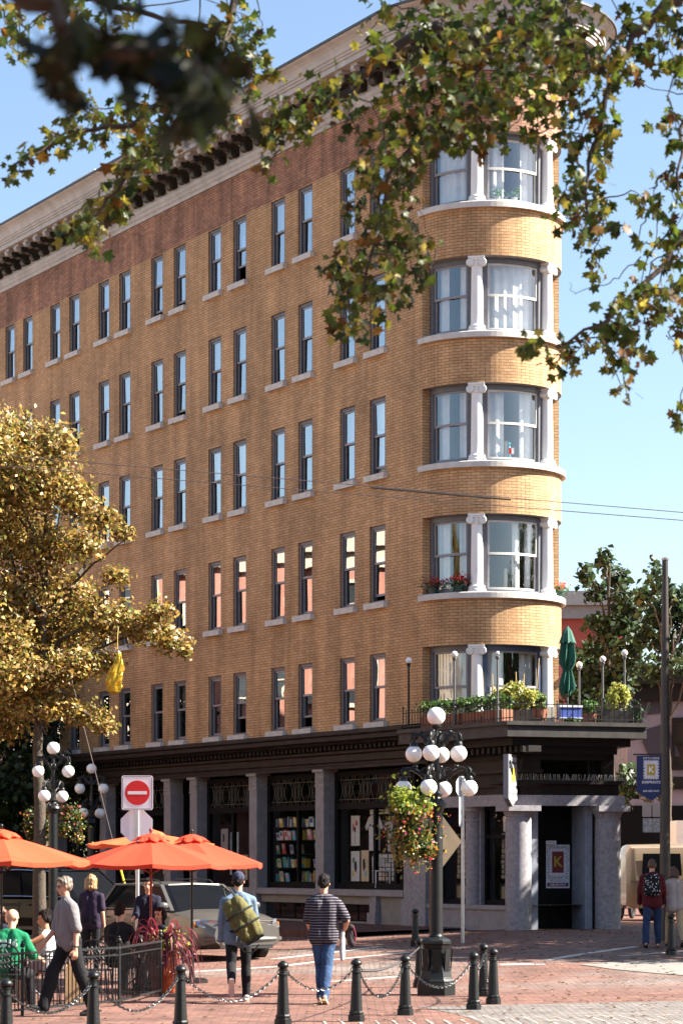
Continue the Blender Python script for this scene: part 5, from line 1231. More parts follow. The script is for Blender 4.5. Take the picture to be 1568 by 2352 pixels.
d=NR.normal(size=(420,3))*np.array([.15,.15,.09])+np.array([0,-.03,.72]); quad_leaves("filler_leaves",d,np.tile([0,0,1.],(420,1)),.06,[(.32,.34,.05),(.16,.24,.04),(.45,.42,.12)],[2,2,1],pt,1.2)
d=NR.normal(size=(160,3))*np.array([.20,.20,.14])+np.array([.1,-.1,.52]); quad_leaves("pale_flowers",d,np.tile([0,0,1.],(160,1)),.045,[(.6,.5,.5),(.5,.3,.35)],[1,1],pt,1.2)
def chair(label,X,Y,rz):
    t=empty("patio_chair",(X,Y,gz(X,Y)),rz,label,"chair","black metal patio chairs")
    m=MB(); m.lathe([(.01,.45),(.20,.45),(.215,.44),(.215,.43),(.01,.43)],(0,0,0),20); m.build("seat",RAIL_IRON,t)
    for x,y in ((-.17,.16),(.17,.16),(-.18,-.18),(.18,-.18)):
        m=MB(); m.tube([(x*.9,y*.9,.44),(x*1.12,y*1.12,0)],.011,6); m.build("leg",RAIL_IRON,t)
    m=MB(); m.tube([(-.20,-.18,.44),(-.22,-.22,.68)]+[(-.22*math.cos(R(20*k)),-.23,.70+.17*math.sin(R(20*k))) for k in range(1,9)]+[(.22,-.22,.68),(.20,-.18,.44)],.013,6)
    for k in range(-4,5):
        for sg in (-1,1):
            x0=k*.055; x1=x0+sg*.2; 
            if abs(x1)<.21: m.tube([(x0,-.20,.50),(x1,-.225,.72+.08*(1-abs(x1)/.21))],.005,4)
    m.build("backrest",RAIL_IRON,t)
    for s in (-1,1): m=MB(); m.tube([(s*.22,-.21,.64),(s*.25,0,.66),(s*.24,.16,.63),(s*.19,.17,.45)],.010,6); m.build("armrest",RAIL_IRON,t)
def table(label,X,Y):
    t=empty("patio_table",(X,Y,gz(X,Y)),0,label,"table","round patio tables")
    m=MB(); m.lathe([(.01,.74),(.34,.74),(.35,.73),(.35,.715),(.01,.71)],(0,0,0),26); m.build("tabletop",RAIL_IRON,t)
    m=MB(); m.tube([(0,0,.71),(0,0,.1)],.03,10)
    for k in range(4): a=R(90*k+20); m.tube([(0,0,.22),(.16*math.cos(a),.16*math.sin(a),.10),(.27*math.cos(a),.27*math.sin(a),0)],.014,6)
    m.build("leg",RAIL_IRON,t)
atx=lambda x,Y: (x-HX)/F*Y
chair("chair under the man in the green shirt",atx(22,33.0),33.0,R(-12)); chair("chair under the woman in the white vest",atx(112,34.0)+.02,34.0,R(80)); chair("chair under the man in black with his back turned",atx(270,36.5),36.5,R(-25)); chair("chair under the dark-haired girl by the planter",atx(369,37.4),37.4,R(150)); chair("empty lattice-backed chair just behind the grey-shirted man",atx(224,34.3),34.3,R(-8))
chair("chair under the brown-haired person at the picture's left edge",atx(6,36.2),36.2,R(170))
table("round table between the green shirt and the white vest",atx(58,34.9),34.9); table("round table beside the man in black",atx(318,37.0),37.0)
# tableware
def cup(X,Y,lab):
    m=MB(); m.lathe([(.03,0),(.04,.10),(.042,.11),(.036,.105),(.028,.01)],(X,Y,gz(X,Y)+.742),14); tag(m.build("glass_tumbler",M("cup_white",(.7,.7,.7),.25),None,True),lab,"cup","tumblers on the patio tables")
cup(atx(70,34.75),34.75,"white tumbler beside the white-vested woman's outstretched arm"); cup(atx(322,36.9),36.9,"white tumbler on the table beside the man in black")
# paper bag standing by the fence
q=Vector((atx(176,33.7),33.7,gz(-3.7,33.7))); m=MB(); m.mesh([(-.15,-.09,0),(.15,-.09,0),(.15,.09,0),(-.15,.09,0),(-.14,-.05,.52),(.14,-.05,.52),(.14,.06,.54),(-.14,.06,.54)],[(3,2,1,0),(0,1,5,4),(1,2,6,5),(2,3,7,6),(3,0,4,7)])
o=m.build("paper_bag",M("kraft_paper",(.55,.36,.18),.8,0,.1,5)); o.location=q; tag(o,"tan paper bag on the ground seen between the walking man's legs","bag")
# ---------------------------------------------------------------- roof terrace above the porch
DZ=4.75
tin=inset(deck,(0,1,2),.18)       # local outline of the railing
T=[Vector((*L2W(*p)[:2],DZ)) for p in tin[:4]]      # start, corner, corner, end
rl=empty("terrace_railing",T[1],0,"low black iron railing with little finials round the porch terrace","railing")
def rail_run(a,b):
    L=(b-a).length; n=int(L/.125); d=(b-a)/L; U=Vector((0,0,1)); m=MB(); a=a-T[1]; b=b-T[1]
    m.bar(a+U*.40,b+U*.40,.022); m.bar(a+U*.08,b+U*.08,.022)
    for i in range(n+1):
        p=a+d*(L*i/n); w=.026 if i%6==0 else .015; hh=.52 if i%2==0 else .46; m.bar(p+U*.0,p+U*hh,w); m.ball(p+U*(hh+.015),w*.9,6,5,(1,1,1.5))
    m.build("railing_run",RAIL_IRON,rl)
for a,b in ((T[0],T[1]),(T[1],T[2]),(T[2],T[2]+(T[3]-T[2])*.72)): rail_run(a,b)
POSTM=M("grey_lamp_post",(.10,.10,.10),.5,0,.2,6)
def tlamp(x,y,p,lab,mat,r=.078):
    z=EYE-(y-HY)/F*p.y; t=empty("terrace_lamp",(p.x,p.y,DZ),0,lab,"lamp","small globe lamps on the terrace railing"); h=z-DZ
    m=MB(); m.tube([(0,0,0),(0,0,h-.22),(0,0,h-.10)],[.028,.024,.02],10); m.lathe([(.02,h-.16),(.055,h-.10),(.05,h-.07),(.03,h-.06)],(0,0,0),12); m.build("post",mat,t,True)
    m=MB(); m.ball((0,0,h),r,18,12); m.build("globe",GLOBE,t,True)
def on_line(a,b,x):
    k=(x-HX)/F; d=b-a; s=(k*a.y-a.x)/(d.x-k*d.y); return a+d*s
tlamp(938,1517,on_line(T[0],T[1],938),"first terrace lamp at the left end of the railing by the brick wall",RAIL_IRON)
tlamp(1043,1503,on_line(T[0],T[1],1043),"terrace lamp standing before the lowest corner window's curtains",POSTM)
tlamp(1142,1500,on_line(T[0],T[1],1142),"smaller terrace lamp before the open dark doorway of the corner",POSTM,.045)
for x,y,l in ((1329,1527,"lowest terrace lamp just right of the folded green parasol"),(1383,1514,"middle terrace lamp of the three right of the parasol"),(1433,1500,"rightmost terrace lamp above the yellow-green bush")): tlamp(x,y,on_line(T[2],T[3],x),l,POSTM)
# plants and boxes
TERRA=M("terracotta",(.30,.12,.07),.8,0,.25,5); WOODP=M("weathered_wood_box",(.11,.085,.065),.8,0,.3,6)
dl=(T[1]-T[0]).normalized(); nl=Vector((-dl.y,dl.x,0)); 
if nl.y<0: nl=-nl
hp=T[0]+dl*.55+nl*.28
hd=empty("hedge_planter",hp,0,"long planter of clipped dark green hedge along the left railing","planter")
m=MB(); L=(T[1]-T[0]).length-1.0; Mx=Matrix(((dl.x,nl.x,0,0),(dl.y,nl.y,0,0),(0,0,1,0),(0,0,0,1)))
for k in range(4): m.box(L*k/4+.03,L*(k+1)/4-.03,-.15,.15,0,.30,Mx)
m.build("box",TERRA,hd)
n=2600; u=NR.uniform(0,L,n); P=np.stack([u,NR.normal(size=n)*.13,.32+NR.random(n)**.6*.30+.05*np.sin(u*9)],1); Mn=np.array(Mx)[:3,:3]; quad_leaves("hedge_leaves",P@Mn.T,np.tile([.2,-.2,1.],(n,1)),.075,[(.05,.11,.02),(.10,.18,.03),(.025,.05,.012),(.2,.25,.05)],[3,2,3,.6],hd,1.0)
def shrub(name,label,c,r,cols,w,n,size,pot=True,box=None,cat="shrub",parent_h=.32):
    t=empty(name,c,0,label,cat); m=MB()
    if box: m.box(-box[0]/2,box[0]/2,-.16,.16,0,box[1]); m.build("box",WOODP,t)
    elif pot: m.lathe([(.13,0),(.18,.28),(.19,.30),(.17,.30)],(0,0,0),16); m.build("pot",TERRA,t)
    m=MB(); 
    for k in range(7): a=rnd.uniform(0,6.28); m.tube([(0,0,.2),(r[0]*.4*math.cos(a),r[1]*.4*math.sin(a),parent_h+r[2]*.7),(r[0]*.7*math.cos(a),r[1]*.7*math.sin(a),parent_h+r[2]*1.2)],.008,4)
    m.build("stem",BARK,t)
    cl=[]
    for k in range(10):
        d=NR.normal(size=3); d/=np.linalg.norm(d); cl.append(((d[0]*r[0]*.6,d[1]*r[1]*.6,parent_h+r[2]+d[2]*r[2]*.6),(r[0]*.48,r[1]*.48,r[2]*.45)))
    P=[];N=[]
    for c_,q in cl: d=NR.normal(size=(n//10,3)); d/=np.linalg.norm(d,axis=1)[:,None]; P.append(np.array(c_)+d*np.array(q)*NR.random((len(d),1))**.5); N.append(d+np.array([.3,-.2,.4]))
    quad_leaves("leaves",np.concatenate(P),np.concatenate(N),size,cols,w,t,.9); return t
YG=[(.42,.40,.07),(.55,.52,.16),(.22,.28,.05),(.30,.26,.05)]
shrub("terrace_shrub","big yellow-green bush among canes in front of the corner doorway",tuple(px(1178,1652,56.3))[:2]+(DZ,),(.55,.30,.36),YG,[3,2,2,1],1500,.085,box=(1.1,.34))
shrub("terrace_shrub","round yellow-green bush at the right end of the terrace",tuple(px(1415,1652,56.6))[:2]+(DZ,),(.34,.30,.34),YG,[3,2,2,1],1000,.08,box=(.7,.34))
shrub("terrace_shrub","dark green leafy plant left of the yellow-green bush at the right",tuple(px(1352,1652,56.9))[:2]+(DZ,),(.22,.2,.16),[(.10,.20,.04),(.06,.12,.02),(.18,.28,.06)],[2,2,1],420,.08)
shrub("climbing_plant","leafy vine hanging over the front railing",tuple(px(1240,1652,55.1))[:2]+(DZ,),(.16,.14,.24),[(.12,.20,.04),(.2,.26,.06),(.06,.11,.02)],[2,1,2],420,.06,pot=True,cat="vine",parent_h=-.02)
shrub("low_plant","low green herb at the foot of the front railing",tuple(px(1312,1652,55.4))[:2]+(DZ,),(.24,.12,.05),[(.12,.22,.05),(.07,.13,.03)],[2,2],160,.06,pot=False,cat="herb",parent_h=.02)
shrub("potted_tree","slim green potted tree at the right of the canes",tuple(px(1225,1652,56.6))[:2]+(DZ,),(.28,.24,.30),[(.12,.19,.04),(.26,.30,.06),(.06,.10,.02)],[2,1.5,2],700,.075)
BAMB=M("bamboo_cane",(.42,.27,.10),.6,0,.2,8)
for k,(x0,x1,y1,lab) in enumerate(((1112,1107,1545,"leftmost bamboo cane by the white corner column"),(1132,1130,1548,"second cane from the left among the bushes"),(1186,1184,1543,"cane standing before the middle of the doorway"),(1200,1203,1547,"short cane just right of the middle one"),(1228,1237,1512,"tallest cane leaning by the right white column"))):
    a=px(x0,1652,56.6); a.z=DZ+.3; m=MB(); m.tube([a,px(x1,y1,56.7)],.013,6); tag(m.build("garden_cane",BAMB),lab,"garden cane","bamboo canes among the terrace bushes")
c=px(1306,1652,55.9); m=MB(); 
t=empty("cooler_box",(c.x,c.y,DZ),R(12),"blue and white box behind the front railing below the parasol","box"); m.box(-.25,.25,-.16,.16,.12,.38); m.build("body",M("blue_plastic",(.07,.11,.38),.4,0,.1,5),t); m=MB(); m.box(-.27,.27,-.18,.18,.38,.44); m.box(-.27,.27,-.18,.18,.10,.14); m.build("lid",WHITEP,t)
c=px(1238+23,1652,56.2); t=empty("white_planter",(c.x,c.y,DZ),.1,"narrow white planter box behind the front railing","planter"); m=MB(); m.box(-.10,.10,-.12,.12,0,.42); m.build("box",M("cream_box",(.62,.57,.45),.6,0,.1,5),t)
# folded parasol
PG=M("green_canvas",(.010,.085,.055),.75,0,.25,5,.3,20)
Yp=57.6; c=px(1302,1600,Yp); t=empty("folded_parasol",(c.x,c.y,DZ),0,"folded dark green parasol standing on the terrace","parasol")
z0=EYE-(1598-HY)/F*Yp-DZ; z1=EYE-(1440-HY)/F*Yp-DZ; n=20; H_=z1-z0
def rr_(f): 
    return {0:.10,1:.17,2:.15,3:.12,4:.085,5:.16,6:.165,7:.15,8:.14,9:.12,10:.035}[f]
m=MB(); vs=[]; K=11
for i in range(K):
    z=z0+(z1-.10-z0)*i/(K-1)
    for j in range(n):
        a=2*math.pi*j/n; r=rr_(i)*(1+.28*(1 if j%2 else -1)*(.9 if i<10 else .2)); vs.append((r*math.cos(a+i*.06),r*math.sin(a+i*.06),z+(.05*(j%3) if i==0 else 0)))
m.mesh(vs,[(i*n+j,i*n+(j+1)%n,(i+1)*n+(j+1)%n,(i+1)*n+j) for i in range(K-1) for j in range(n)]); m.build("canopy",PG,t,True)
m=MB(); vs=[]
for i,(r,z) in enumerate(((.03,z1),(.10,z1-.10),(.19,z1-.36))):
    for j in range(n): a=2*math.pi*j/n; q=r*(1+(.16 if j%2 else -.10)*(i/2)); vs.append((q*math.cos(a),q*math.sin(a),z-(.05 if j%2 and i==2 else 0)))
m.mesh(vs,[(i*n+j,i*n+(j+1)%n,(i+1)*n+(j+1)%n,(i+1)*n+j) for i in range(2) for j in range(n)]+[tuple(range(n))]); m.build("top_flap",PG,t,True)
m=MB(); m.tube([(0,0,0),(0,0,z1+.03)],.022,8); m.lathe([(.24,0),(.24,.05),(.05,.08)],(0,0,0),16); m.build("pole",POSTM,t,True)
# red geraniums on the sill of the second corner storey, small plants in the windows
def sill_pot(label,x,fi,Wd,cols,dense=1.0,alpha=None):
    a=alpha; p=bay_p(a,BR-.08); w=L2W(*p); t=empty("sill_flower_pot",(w.x,w.y,bsill[fi]+.02),0,label,"flower pot","flower pots on the corner sill")
    m=MB(); m.lathe([(.10,0),(.13,.14),(.14,.15),(.12,.15)],(0,0,0),14); m.build("pot",M("dark_green_pot",(.02,.05,.04),.4),t)
    n=int(170*dense); d=NR.normal(size=(n,3))*np.array([Wd,.09,.07])+np.array([0,0,.20]); quad_leaves("leaves",d,np.tile([0,-.3,1.],(n,1)),.065,[(.03,.10,.03),(.06,.15,.04)],[1,1],t,.9)
    n=int(90*dense); d=NR.normal(size=(n,3))*np.array([Wd*.8,.09,.06])+np.array([.03,-.02,.31]); quad_leaves("flowers",d,np.tile([0,-.3,1.],(n,1)),.06,cols,[2,1],t,.8,asp=1)
RG=[(.62,.01,.02),(.75,.06,.05)]
sill_pot("pot of dark leaves and few red geraniums at the left of the corner sill",0,1,.15,RG,.8,R(10)); sill_pot("fuller red geranium pot next to the scrolled column",0,1,.16,RG,1.5,R(34)); sill_pot("orange red geranium pot at the far right end of the corner sill",0,1,.12,[(.7,.12,.05),(.7,.3,.1)],1.0,R(141))
def win_thing(a,fi,kind,lab):
    p=bay_p(a,BR-IR-.16); w=L2W(*p); z=bsill[fi]+.10; t=empty(kind,(w.x,w.y,z),0,lab,kind.replace("_"," "))
    m=MB(); m.lathe([(.07,0),(.08,.12),(.07,.12)],(0,0,0),12); m.build("pot",STONE_PALE,t)
    d=NR.normal(size=(120,3))*np.array([.09,.07,.06])+np.array([0,0,.20]); quad_leaves("leaves",d,np.tile([0,0,1.],(120,1)),.05,[(.07,.18,.09),(.12,.25,.12)],[1,1],t,1)
win_thing(R(66),4,"house_plant","bushy green house plant in the top corner window"); win_thing(R(83),4,"house_plant","paler spiky house plant to the right in the top corner window")
p=L2W(*bay_p(R(78),BR-IR-.16)); t=empty("figurine",(p.x,p.y,bsill[2]+.10),0,"small turquoise figurine with a red and white flag in the middle corner window","ornament")
m=MB(); m.lathe([(.05,0),(.06,.04),(.035,.10),(.06,.2),(.05,.28),(.02,.33),(.045,.38),(.0,.44)],(0,0,0),12); m.build("body",M("turquoise",(.04,.30,.34),.4),t,True)
m=MB(); m.box(-.02,.05,-.09,-.08,.12,.27); m.build("flag_red",REDP,t); m=MB(); m.box(.05,.11,-.09,-.08,.12,.27); m.build("flag_white",WHITEP,t)
# yellow foil balloon caught in the golden tree
c=px(268,1545,50.6); t=empty("foil_balloon",c,0,"crumpled shiny yellow foil balloon hanging from the golden tree","balloon")
vs=[];n=22;K=16
for i in range(K+1):
    f=i/K; z=-.46+.92*f; r=.20*math.sin(math.pi*min(1,f**.62))**.55*(1-.55*f)+.006
    for j in range(n): a=2*math.pi*j/n; q=r*(1+.55*noise.noise((math.cos(a)*1.9,math.sin(a)*1.9,z*5))+.25*noise.noise((math.cos(a)*5,math.sin(a)*5,z*12))); vs.append((q*math.cos(a)*1.0+.05*math.sin(z*5),q*math.sin(a)*.6,z))
m=MB(); m.mesh(vs,[(i*n+j,i*n+(j+1)%n,(i+1)*n+(j+1)%n,(i+1)*n+j) for i in range(K) for j in range(n)]); m.build("foil",M("yellow_foil",(.50,.30,.02),.25,.6,.35,6,.9,7),t,False)
m=MB(); m.tube([(.05*math.sin(.52*5),0,.5),(.02,.02,.75),(.03,.1,.95)],.006,4); m.build("ribbon",GOLDP,t)
# ---------------------------------------------------------------- people
def caps(mb,a,ra,b,rb=None,n=14,m=5):
    a=Vector(a); b=Vector(b); rb=ra if rb is None else rb; d=b-a; L=d.length
    t=d/L if L>1e-6 else Vector((0,0,1)); u=t.orthogonal().normalized(); w=t.cross(u); vs=[]; rows=[]
    for i in range(m+1): an=math.pi/2*(1-i/m); rows.append((a-t*ra*math.sin(an),max(1e-4,ra*math.cos(an))))
    for i in range(m+1): an=math.pi/2*i/m; rows.append((b+t*rb*math.sin(an),max(1e-4,rb*math.cos(an))))
    for c,r in rows:
        for j in range(n): an=2*math.pi*j/n; vs.append(c+(u*math.cos(an)+w*math.sin(an))*r)
    k=len(rows); mb.mesh(vs,[(i*n+j,i*n+(j+1)%n,(i+1)*n+(j+1)%n,(i+1)*n+j) for i in range(k-1) for j in range(n)])
def skinned(mb,name,mat,parent,vox,it=3,amp=0,fr=8,seed=0,cut=None):
    o=mb.build(name,mat,parent); r=o.modifiers.new("r",'REMESH'); r.mode='VOXEL'; r.voxel_size=vox; s=o.modifiers.new("s",'SMOOTH'); s.iterations=it; s.factor=.5
    me=bpy.data.meshes.new_from_object(o.evaluated_get(bpy.context.evaluated_depsgraph_get())); old=o.data; o.modifiers.clear(); o.data=me; bpy.data.meshes.remove(old); me.name=name
    if amp:
        nv=len(me.vertices); co=np.empty(nv*3); me.vertices.foreach_get("co",co); co=co.reshape(-1,3); no=np.empty(nv*3); me.vertices.foreach_get("normal",no); no=no.reshape(-1,3)
        d=np.array([noise.noise((p[0]*fr+seed,p[1]*fr,p[2]*fr*.55))+.5*noise.noise((p[0]*fr*2.3,p[1]*fr*2.3+seed,p[2]*fr*1.2)) for p in co]); co=co+no*(d*amp)[:,None]; me.vertices.foreach_set("co",co.ravel())
    me.polygons.foreach_set("use_smooth",[True]*len(me.polygons)); me.update(); return o
SKIN=M("skin",(.52,.28,.18),.5,0,.08,12); SKIN2=M("tan_skin",(.42,.21,.12),.5,0,.08,12)
def rx(v,a):   # pitch about x: positive leans forward (+y)
    c,s=math.cos(a),math.sin(a); return Vector((v[0], v[1]*c+v[2]*s, -v[1]*s+v[2]*c))
def ik(a,b,l1,l2,pole):
    d=b-a; L=min(d.length,(l1+l2)*.999); d=d.normalized(); x=(l1*l1-l2*l2+L*L)/(2*L); h=math.sqrt(max(0,l1*l1-x*x)); p=pole-d*pole.dot(d); p.normalize(); return a+d*x+p*h, a+d*L
def person(label,X,Y,rz,H,pose,fit,skin=SKIN,vox=.010,face=None,z=None,female=False,group=None):
    t=empty("person",(X,Y,gz(X,Y) if z is None else z),rz,label,"person",group); k=H/1.75
    lean=R(pose.get('lean',2)); up=Vector((0,math.sin(lean),math.cos(lean))); tw=pose.get('sw',.165 if female else .185)
    legs={}
    for sd,sx in (('L',-1),('R',1)):
        th,kb,fp,ab=pose.get('leg'+sd,(0,3,0,2)); th=R(th); kb=R(kb); ab=R(ab)
        hip=Vector((sx*.09,0,-.02)); d1=Vector((sx*math.sin(ab),math.sin(th),-math.cos(th))).normalized(); kn=hip+d1*.44
        d2=Vector((sx*math.sin(ab)*.3,math.sin(th-kb),-math.cos(th-kb))).normalized(); an=kn+d2*.42; f=R(fp); R_=lambda y,z_: an+Vector((0,y*math.cos(f)+z_*math.sin(f),-y*math.sin(f)+z_*math.cos(f)))
        legs[sd]=(hip,kn,an,R_(-.055,-.055),R_(.09,-.062),R_(.175,-.066))
    lo=min(min(l[3].z,l[4].z,l[5].z) for l in legs.values())-.03
    zp=pose['hip']/k if 'hip' in pose else -lo
    P=Vector((0,0,zp)); sh_c=P+up*.475; nb=P+up*.53; hp=R(pose.get('hp',0)); hy=R(pose.get('hy',0))
    hd=Vector((0,math.sin(lean*.5+hp),math.cos(lean*.5+hp))); hc=nb+hd*.185
    S=lambda v: Vector(v)*k
    legs={a:[P+q for q in l] for a,l in legs.items()}
    arms={}
    for sd,sx in (('L',-1),('R',1)):
        s=sh_c+Vector((sx*tw,0,-.03))
        if 'hand'+sd in pose: e,w=ik(s,Vector(pose['hand'+sd])/k,.29,.26,Vector(pose.get('pole'+sd,(sx*.5,-1,-.6))))
        else:
            a,ab,eb=[R(q) for q in pose.get('arm'+sd,(0,8,12))]; a+=lean*.3
            d1=Vector((sx*math.sin(ab),math.sin(a)*math.cos(ab),-math.cos(a)*math.cos(ab))); e=s+d1*.29; d2=Vector((sx*math.sin(ab)*.4,math.sin(a+eb),-math.cos(a+eb))).normalized(); w=e+d2*.26
        arms[sd]=(s,e,w)
    b=MB(); C=lambda a,ra,c,rc: caps(b,S(a),ra*k,S(c),rc*k)
    wf=.9 if female else 1
    def torso(B,inf=0,hem=None,top=True):
        c_=lambda a,ra,c,rc: caps(B,S(a),(ra+inf)*k,S(c),(rc+inf)*k)
        for sx in (-1,1):
            if top:
                c_(P+up*.30+Vector((sx*.075*wf,.0,0)),.108*wf,P+up*.41+Vector((sx*.085*wf,0,0)),.098*wf)
                c_(sh_c+Vector((sx*(tw-.03),0,-.03)),.062,sh_c+Vector((sx*.03,0,.02)),.06)
                c_(P+up*.30+Vector((sx*.075*wf,0,0)),.105*wf,P+up*.12+Vector((sx*.072,pose.get('belly',0),0)),.105)
            z0=-.02 if hem is None else hem
            c_(P+up*.12+Vector((sx*.072,pose.get('belly',0)*.7,0)),.105,P+up*z0+Vector((sx*.078,0,0)),.112)
    torso(b)
    C(nb-up*.03,.058,hc-hd*.05,.052)
    # head
    Hm=Matrix.Translation(S(hc))@Matrix.Rotation(hy,4,'Z')@Matrix.Rotation(-hp-lean*.5,4,'X')
    h=lambda x,y,z_: Hm@(Vector((x,y,z_))*k)
    def hball(B,c,r,sc=(1,1,1)):
        n,m_=18,12; vs=[h(c[0]+r*sc[0]*math.sin(math.pi*i/m_)*math.cos(2*math.pi*j/n)*1.0,c[1]+r*sc[1]*math.sin(math.pi*i/m_)*math.sin(2*math.pi*j/n),c[2]-r*sc[2]*math.cos(math.pi*i/m_)) for i in range(m_+1) for j in range(n)]
        B.mesh(vs,[(i*n+j,i*n+(j+1)%n,(i+1)*n+(j+1)%n,(i+1)*n+j) for i in range(m_) for j in range(n)])
    hball(b,(0,-.012,.03),.092,(.84,1.02,.98)); hball(b,(0,.028,-.035),.066,(.92,.95,1.15)); hball(b,(0,.052,-.085),.034,(1.05,.9,.8))
    caps(b,h(0,.083,.015),.009*k,h(0,.104,-.028),.014*k); caps(b,h(-.02,.085,-.060),.008*k,h(.02,.085,-.060),.008*k); caps(b,h(-.045,.072,.028),.011*k,h(.045,.072,.028),.011*k)
    for sx in (-1,1): hball(b,(sx*.080,-.008,-.008),.026,(.35,.8,1.2))
    for sd,sx in (('L',-1),('R',1)):
        s,e,w=arms[sd]; C(s,.055,e,.041); C(e,.042,w,.028)
        d=(w-e).normalized(); side=d.cross(Vector((0,1,0)) if abs(d.y)<.8 else Vector((1,0,0))).normalized(); nrm=side.cross(d)
        ff=side if abs(side.y)>.5 else nrm   # the plane of the palm faces the thigh
        pw=Vector((0,1,0))-d*d.y; pw=pw.normalized() if pw.length>.2 else nrm
        cu=d.cross(pw); cu=cu if cu.x*sx<0 else -cu           # curl towards the body
        kn=w+d*.085
        for q in (-.026,0,.026): C(w+pw*q*.6,.018,kn+pw*q,.016)
        cl=pose.get('curl'+sd,.5)
        for i,(q,l) in enumerate(((.033,.062),(.011,.074),(-.011,.070),(-.032,.052))):
            a0=kn+pw*q; a1=a0+(d*math.cos(cl)+cu*math.sin(cl)).normalized()*l*.55; a2=a1+(d*math.cos(cl*2.2)+cu*math.sin(cl*2.2)).normalized()*l*.5
            C(a0,.0105,a1,.0095); C(a1,.0095,a2,.008)
        t0_=w+d*.025+pw*.03; t1=t0_+(d*.7+pw*.7).normalized()*.045+cu*.008; C(t0_,.014,t1,.0115); C(t1,.0115,t1+(d*.9+pw*.15+cu*.4).normalized()*.034,.0095)
    for sd in 'LR':
        l=legs[sd]; C(l[0],.082,l[1],.055); C(l[1],.055,l[1]+(l[2]-l[1])*.35+Vector((0,-.012,0)),.054); C(l[1]+(l[2]-l[1])*.35+Vector((0,-.012,0)),.054,l[2],.036); C(l[2],.035,l[3],.03); C(l[3],.032,l[5],.026)
    skinned(b,"body",skin,t,vox,2)
    # clothes
    if 'shirt' in fit:
        mat,sl,hem=fit['shirt'][:3]; b=MB(); inf=fit['shirt'][3] if len(fit['shirt'])>3 else .014; torso(b,inf,hem)
        c_=lambda a,ra,c,rc: caps(b,S(a),ra*k,S(c),rc*k)
        for sd in 'LR':
            s,e,w=arms[sd]
            if sl>0: c_(s,.066+inf*.4,s.lerp(e,min(1,sl)),.058+inf*.6)
            if sl>1: c_(e,.05+inf*.6,e.lerp(w,sl-1),.042+inf*.5)
        if fit.get('collar'): 
            for i in range(14): a=2*math.pi*i/14; q=nb+up*(.015+.012*math.cos(a+math.pi))+Vector((.058*math.cos(a),.058*math.sin(a)+.0,0)); caps(b,S(q),.013*k,S(q+up*.03),.010*k,8,3)
        if fit.get('hood'): caps(b,S(nb+Vector((-.06,-.07,0))),.045*k,S(nb+Vector((.06,-.07,0))),.045*k)
        skinned(b,"shirt" if sl<1.1 else "jacket",mat,t,vox*1.05,3,fit.get('fold',.014),7,X)
    if 'trousers' in fit:
        mat,ln,wd=fit['trousers']; b=MB(); c_=lambda a,ra,c,rc: caps(b,S(a),ra*k,S(c),rc*k)
        for sx in (-1,1): c_(P+up*.07+Vector((sx*.072,pose.get('belly',0)*.5,0)),.112,P+Vector((sx*.078,-.01,0)),.120)
        for sd in 'LR':
            l=legs[sd]; c_(l[0],.098+wd*.3,l[1],.068+wd); an=l[1].lerp(l[2],min(1,ln-1)) if ln>1 else None
            if ln>1: mid=l[1]+(an-l[1])*.4+Vector((0,-.010,0)); c_(l[1],.068+wd,mid,.068+wd); c_(mid,.068+wd,an+(an-l[1]).normalized()*.02,.052+wd*1.1)
        skinned(b,"trousers",mat,t,vox*1.05,3,fit.get('tfold',.014),6,Y)
    if 'skirt' in fit:
        b=MB(); 
        for sx in (-1,1): caps(b,S(P+Vector((sx*.07,0,.06))),.115*k,S(P+Vector((sx*.10,.25 if 'hip' in pose else 0,-.05 if 'hip' in pose else -.35))),.11*k)
        skinned(b,"skirt",fit['skirt'],t,vox*1.2,3,.008)
    if 'shoes' in fit:
        for sd in 'LR':
            l=legs[sd]; b=MB(); f=(l[5]-l[3]).normalized(); caps(b,S(l[2]+(l[3]-l[2])*.5),.042*k,S(l[3]+f*.03),.040*k); caps(b,S(l[3]+f*.02),.038*k,S(l[4]),.040*k); caps(b,S(l[4]),.040*k,S(l[5]),.030*k)
            so_=skinned(b,"shoe",fit['shoes'],t,vox,2)
            dn=f.cross(Vector((1,0,0))); dn=dn if dn.z<0 else -dn
            b=MB(); Pq=[]
            for (u,wd_) in ((-.04,.030),(.0,.036),(.08,.036),(.16,.043),(.215,.036),(.24,.018)): Pq.append((u,wd_))
            o_=l[3]+dn*.034; sd_=Vector((1,0,0))
            out=[o_+f*u+sd_*w_ for u,w_ in Pq]+[o_+f*u-sd_*w_ for u,w_ in reversed(Pq)]; n=len(out)
            b.mesh([S(q) for q in out]+[S(q+dn*.016) for q in out],[tuple(range(n)),tuple(range(2*n-1,n-1,-1))]+[(i,(i+1)%n,n+(i+1)%n,n+i) for i in range(n)]); so2=b.build("sole",fit.get('sole',BLACKP),so_)
    if 'hair' in fit:
        mat,st=fit['hair']; b=MB(); hball(b,(0,-.024,.045),.094,(.88,1.0,.92)); hball(b,(0,-.048,.005),.080,(.98,.85,1.0))
        if st!='bald': hball(b,(0,.022,.085),.058,(1.15,1.0,.62))
        for sx in (-1,1): hball(b,(sx*.066,-.028,.015),.04,(.55,1.0,1.35))
        if st=='bob' or st=='long':
            for i in range(9): a=R(160+i*27.5-.0); q=(.082*math.cos(a),-.03+.075*math.sin(a)); L=-.13 if st=='bob' else -.20; caps(b,h(q[0],q[1],.03),.034*k,h(q[0]*1.12,q[1]*1.05-.012,L),.026*k)
        if st=='bun': hball(b,(0,-.09,.095),.045); hball(b,(.0,-.02,.09),.07,(1.1,1.1,.8))
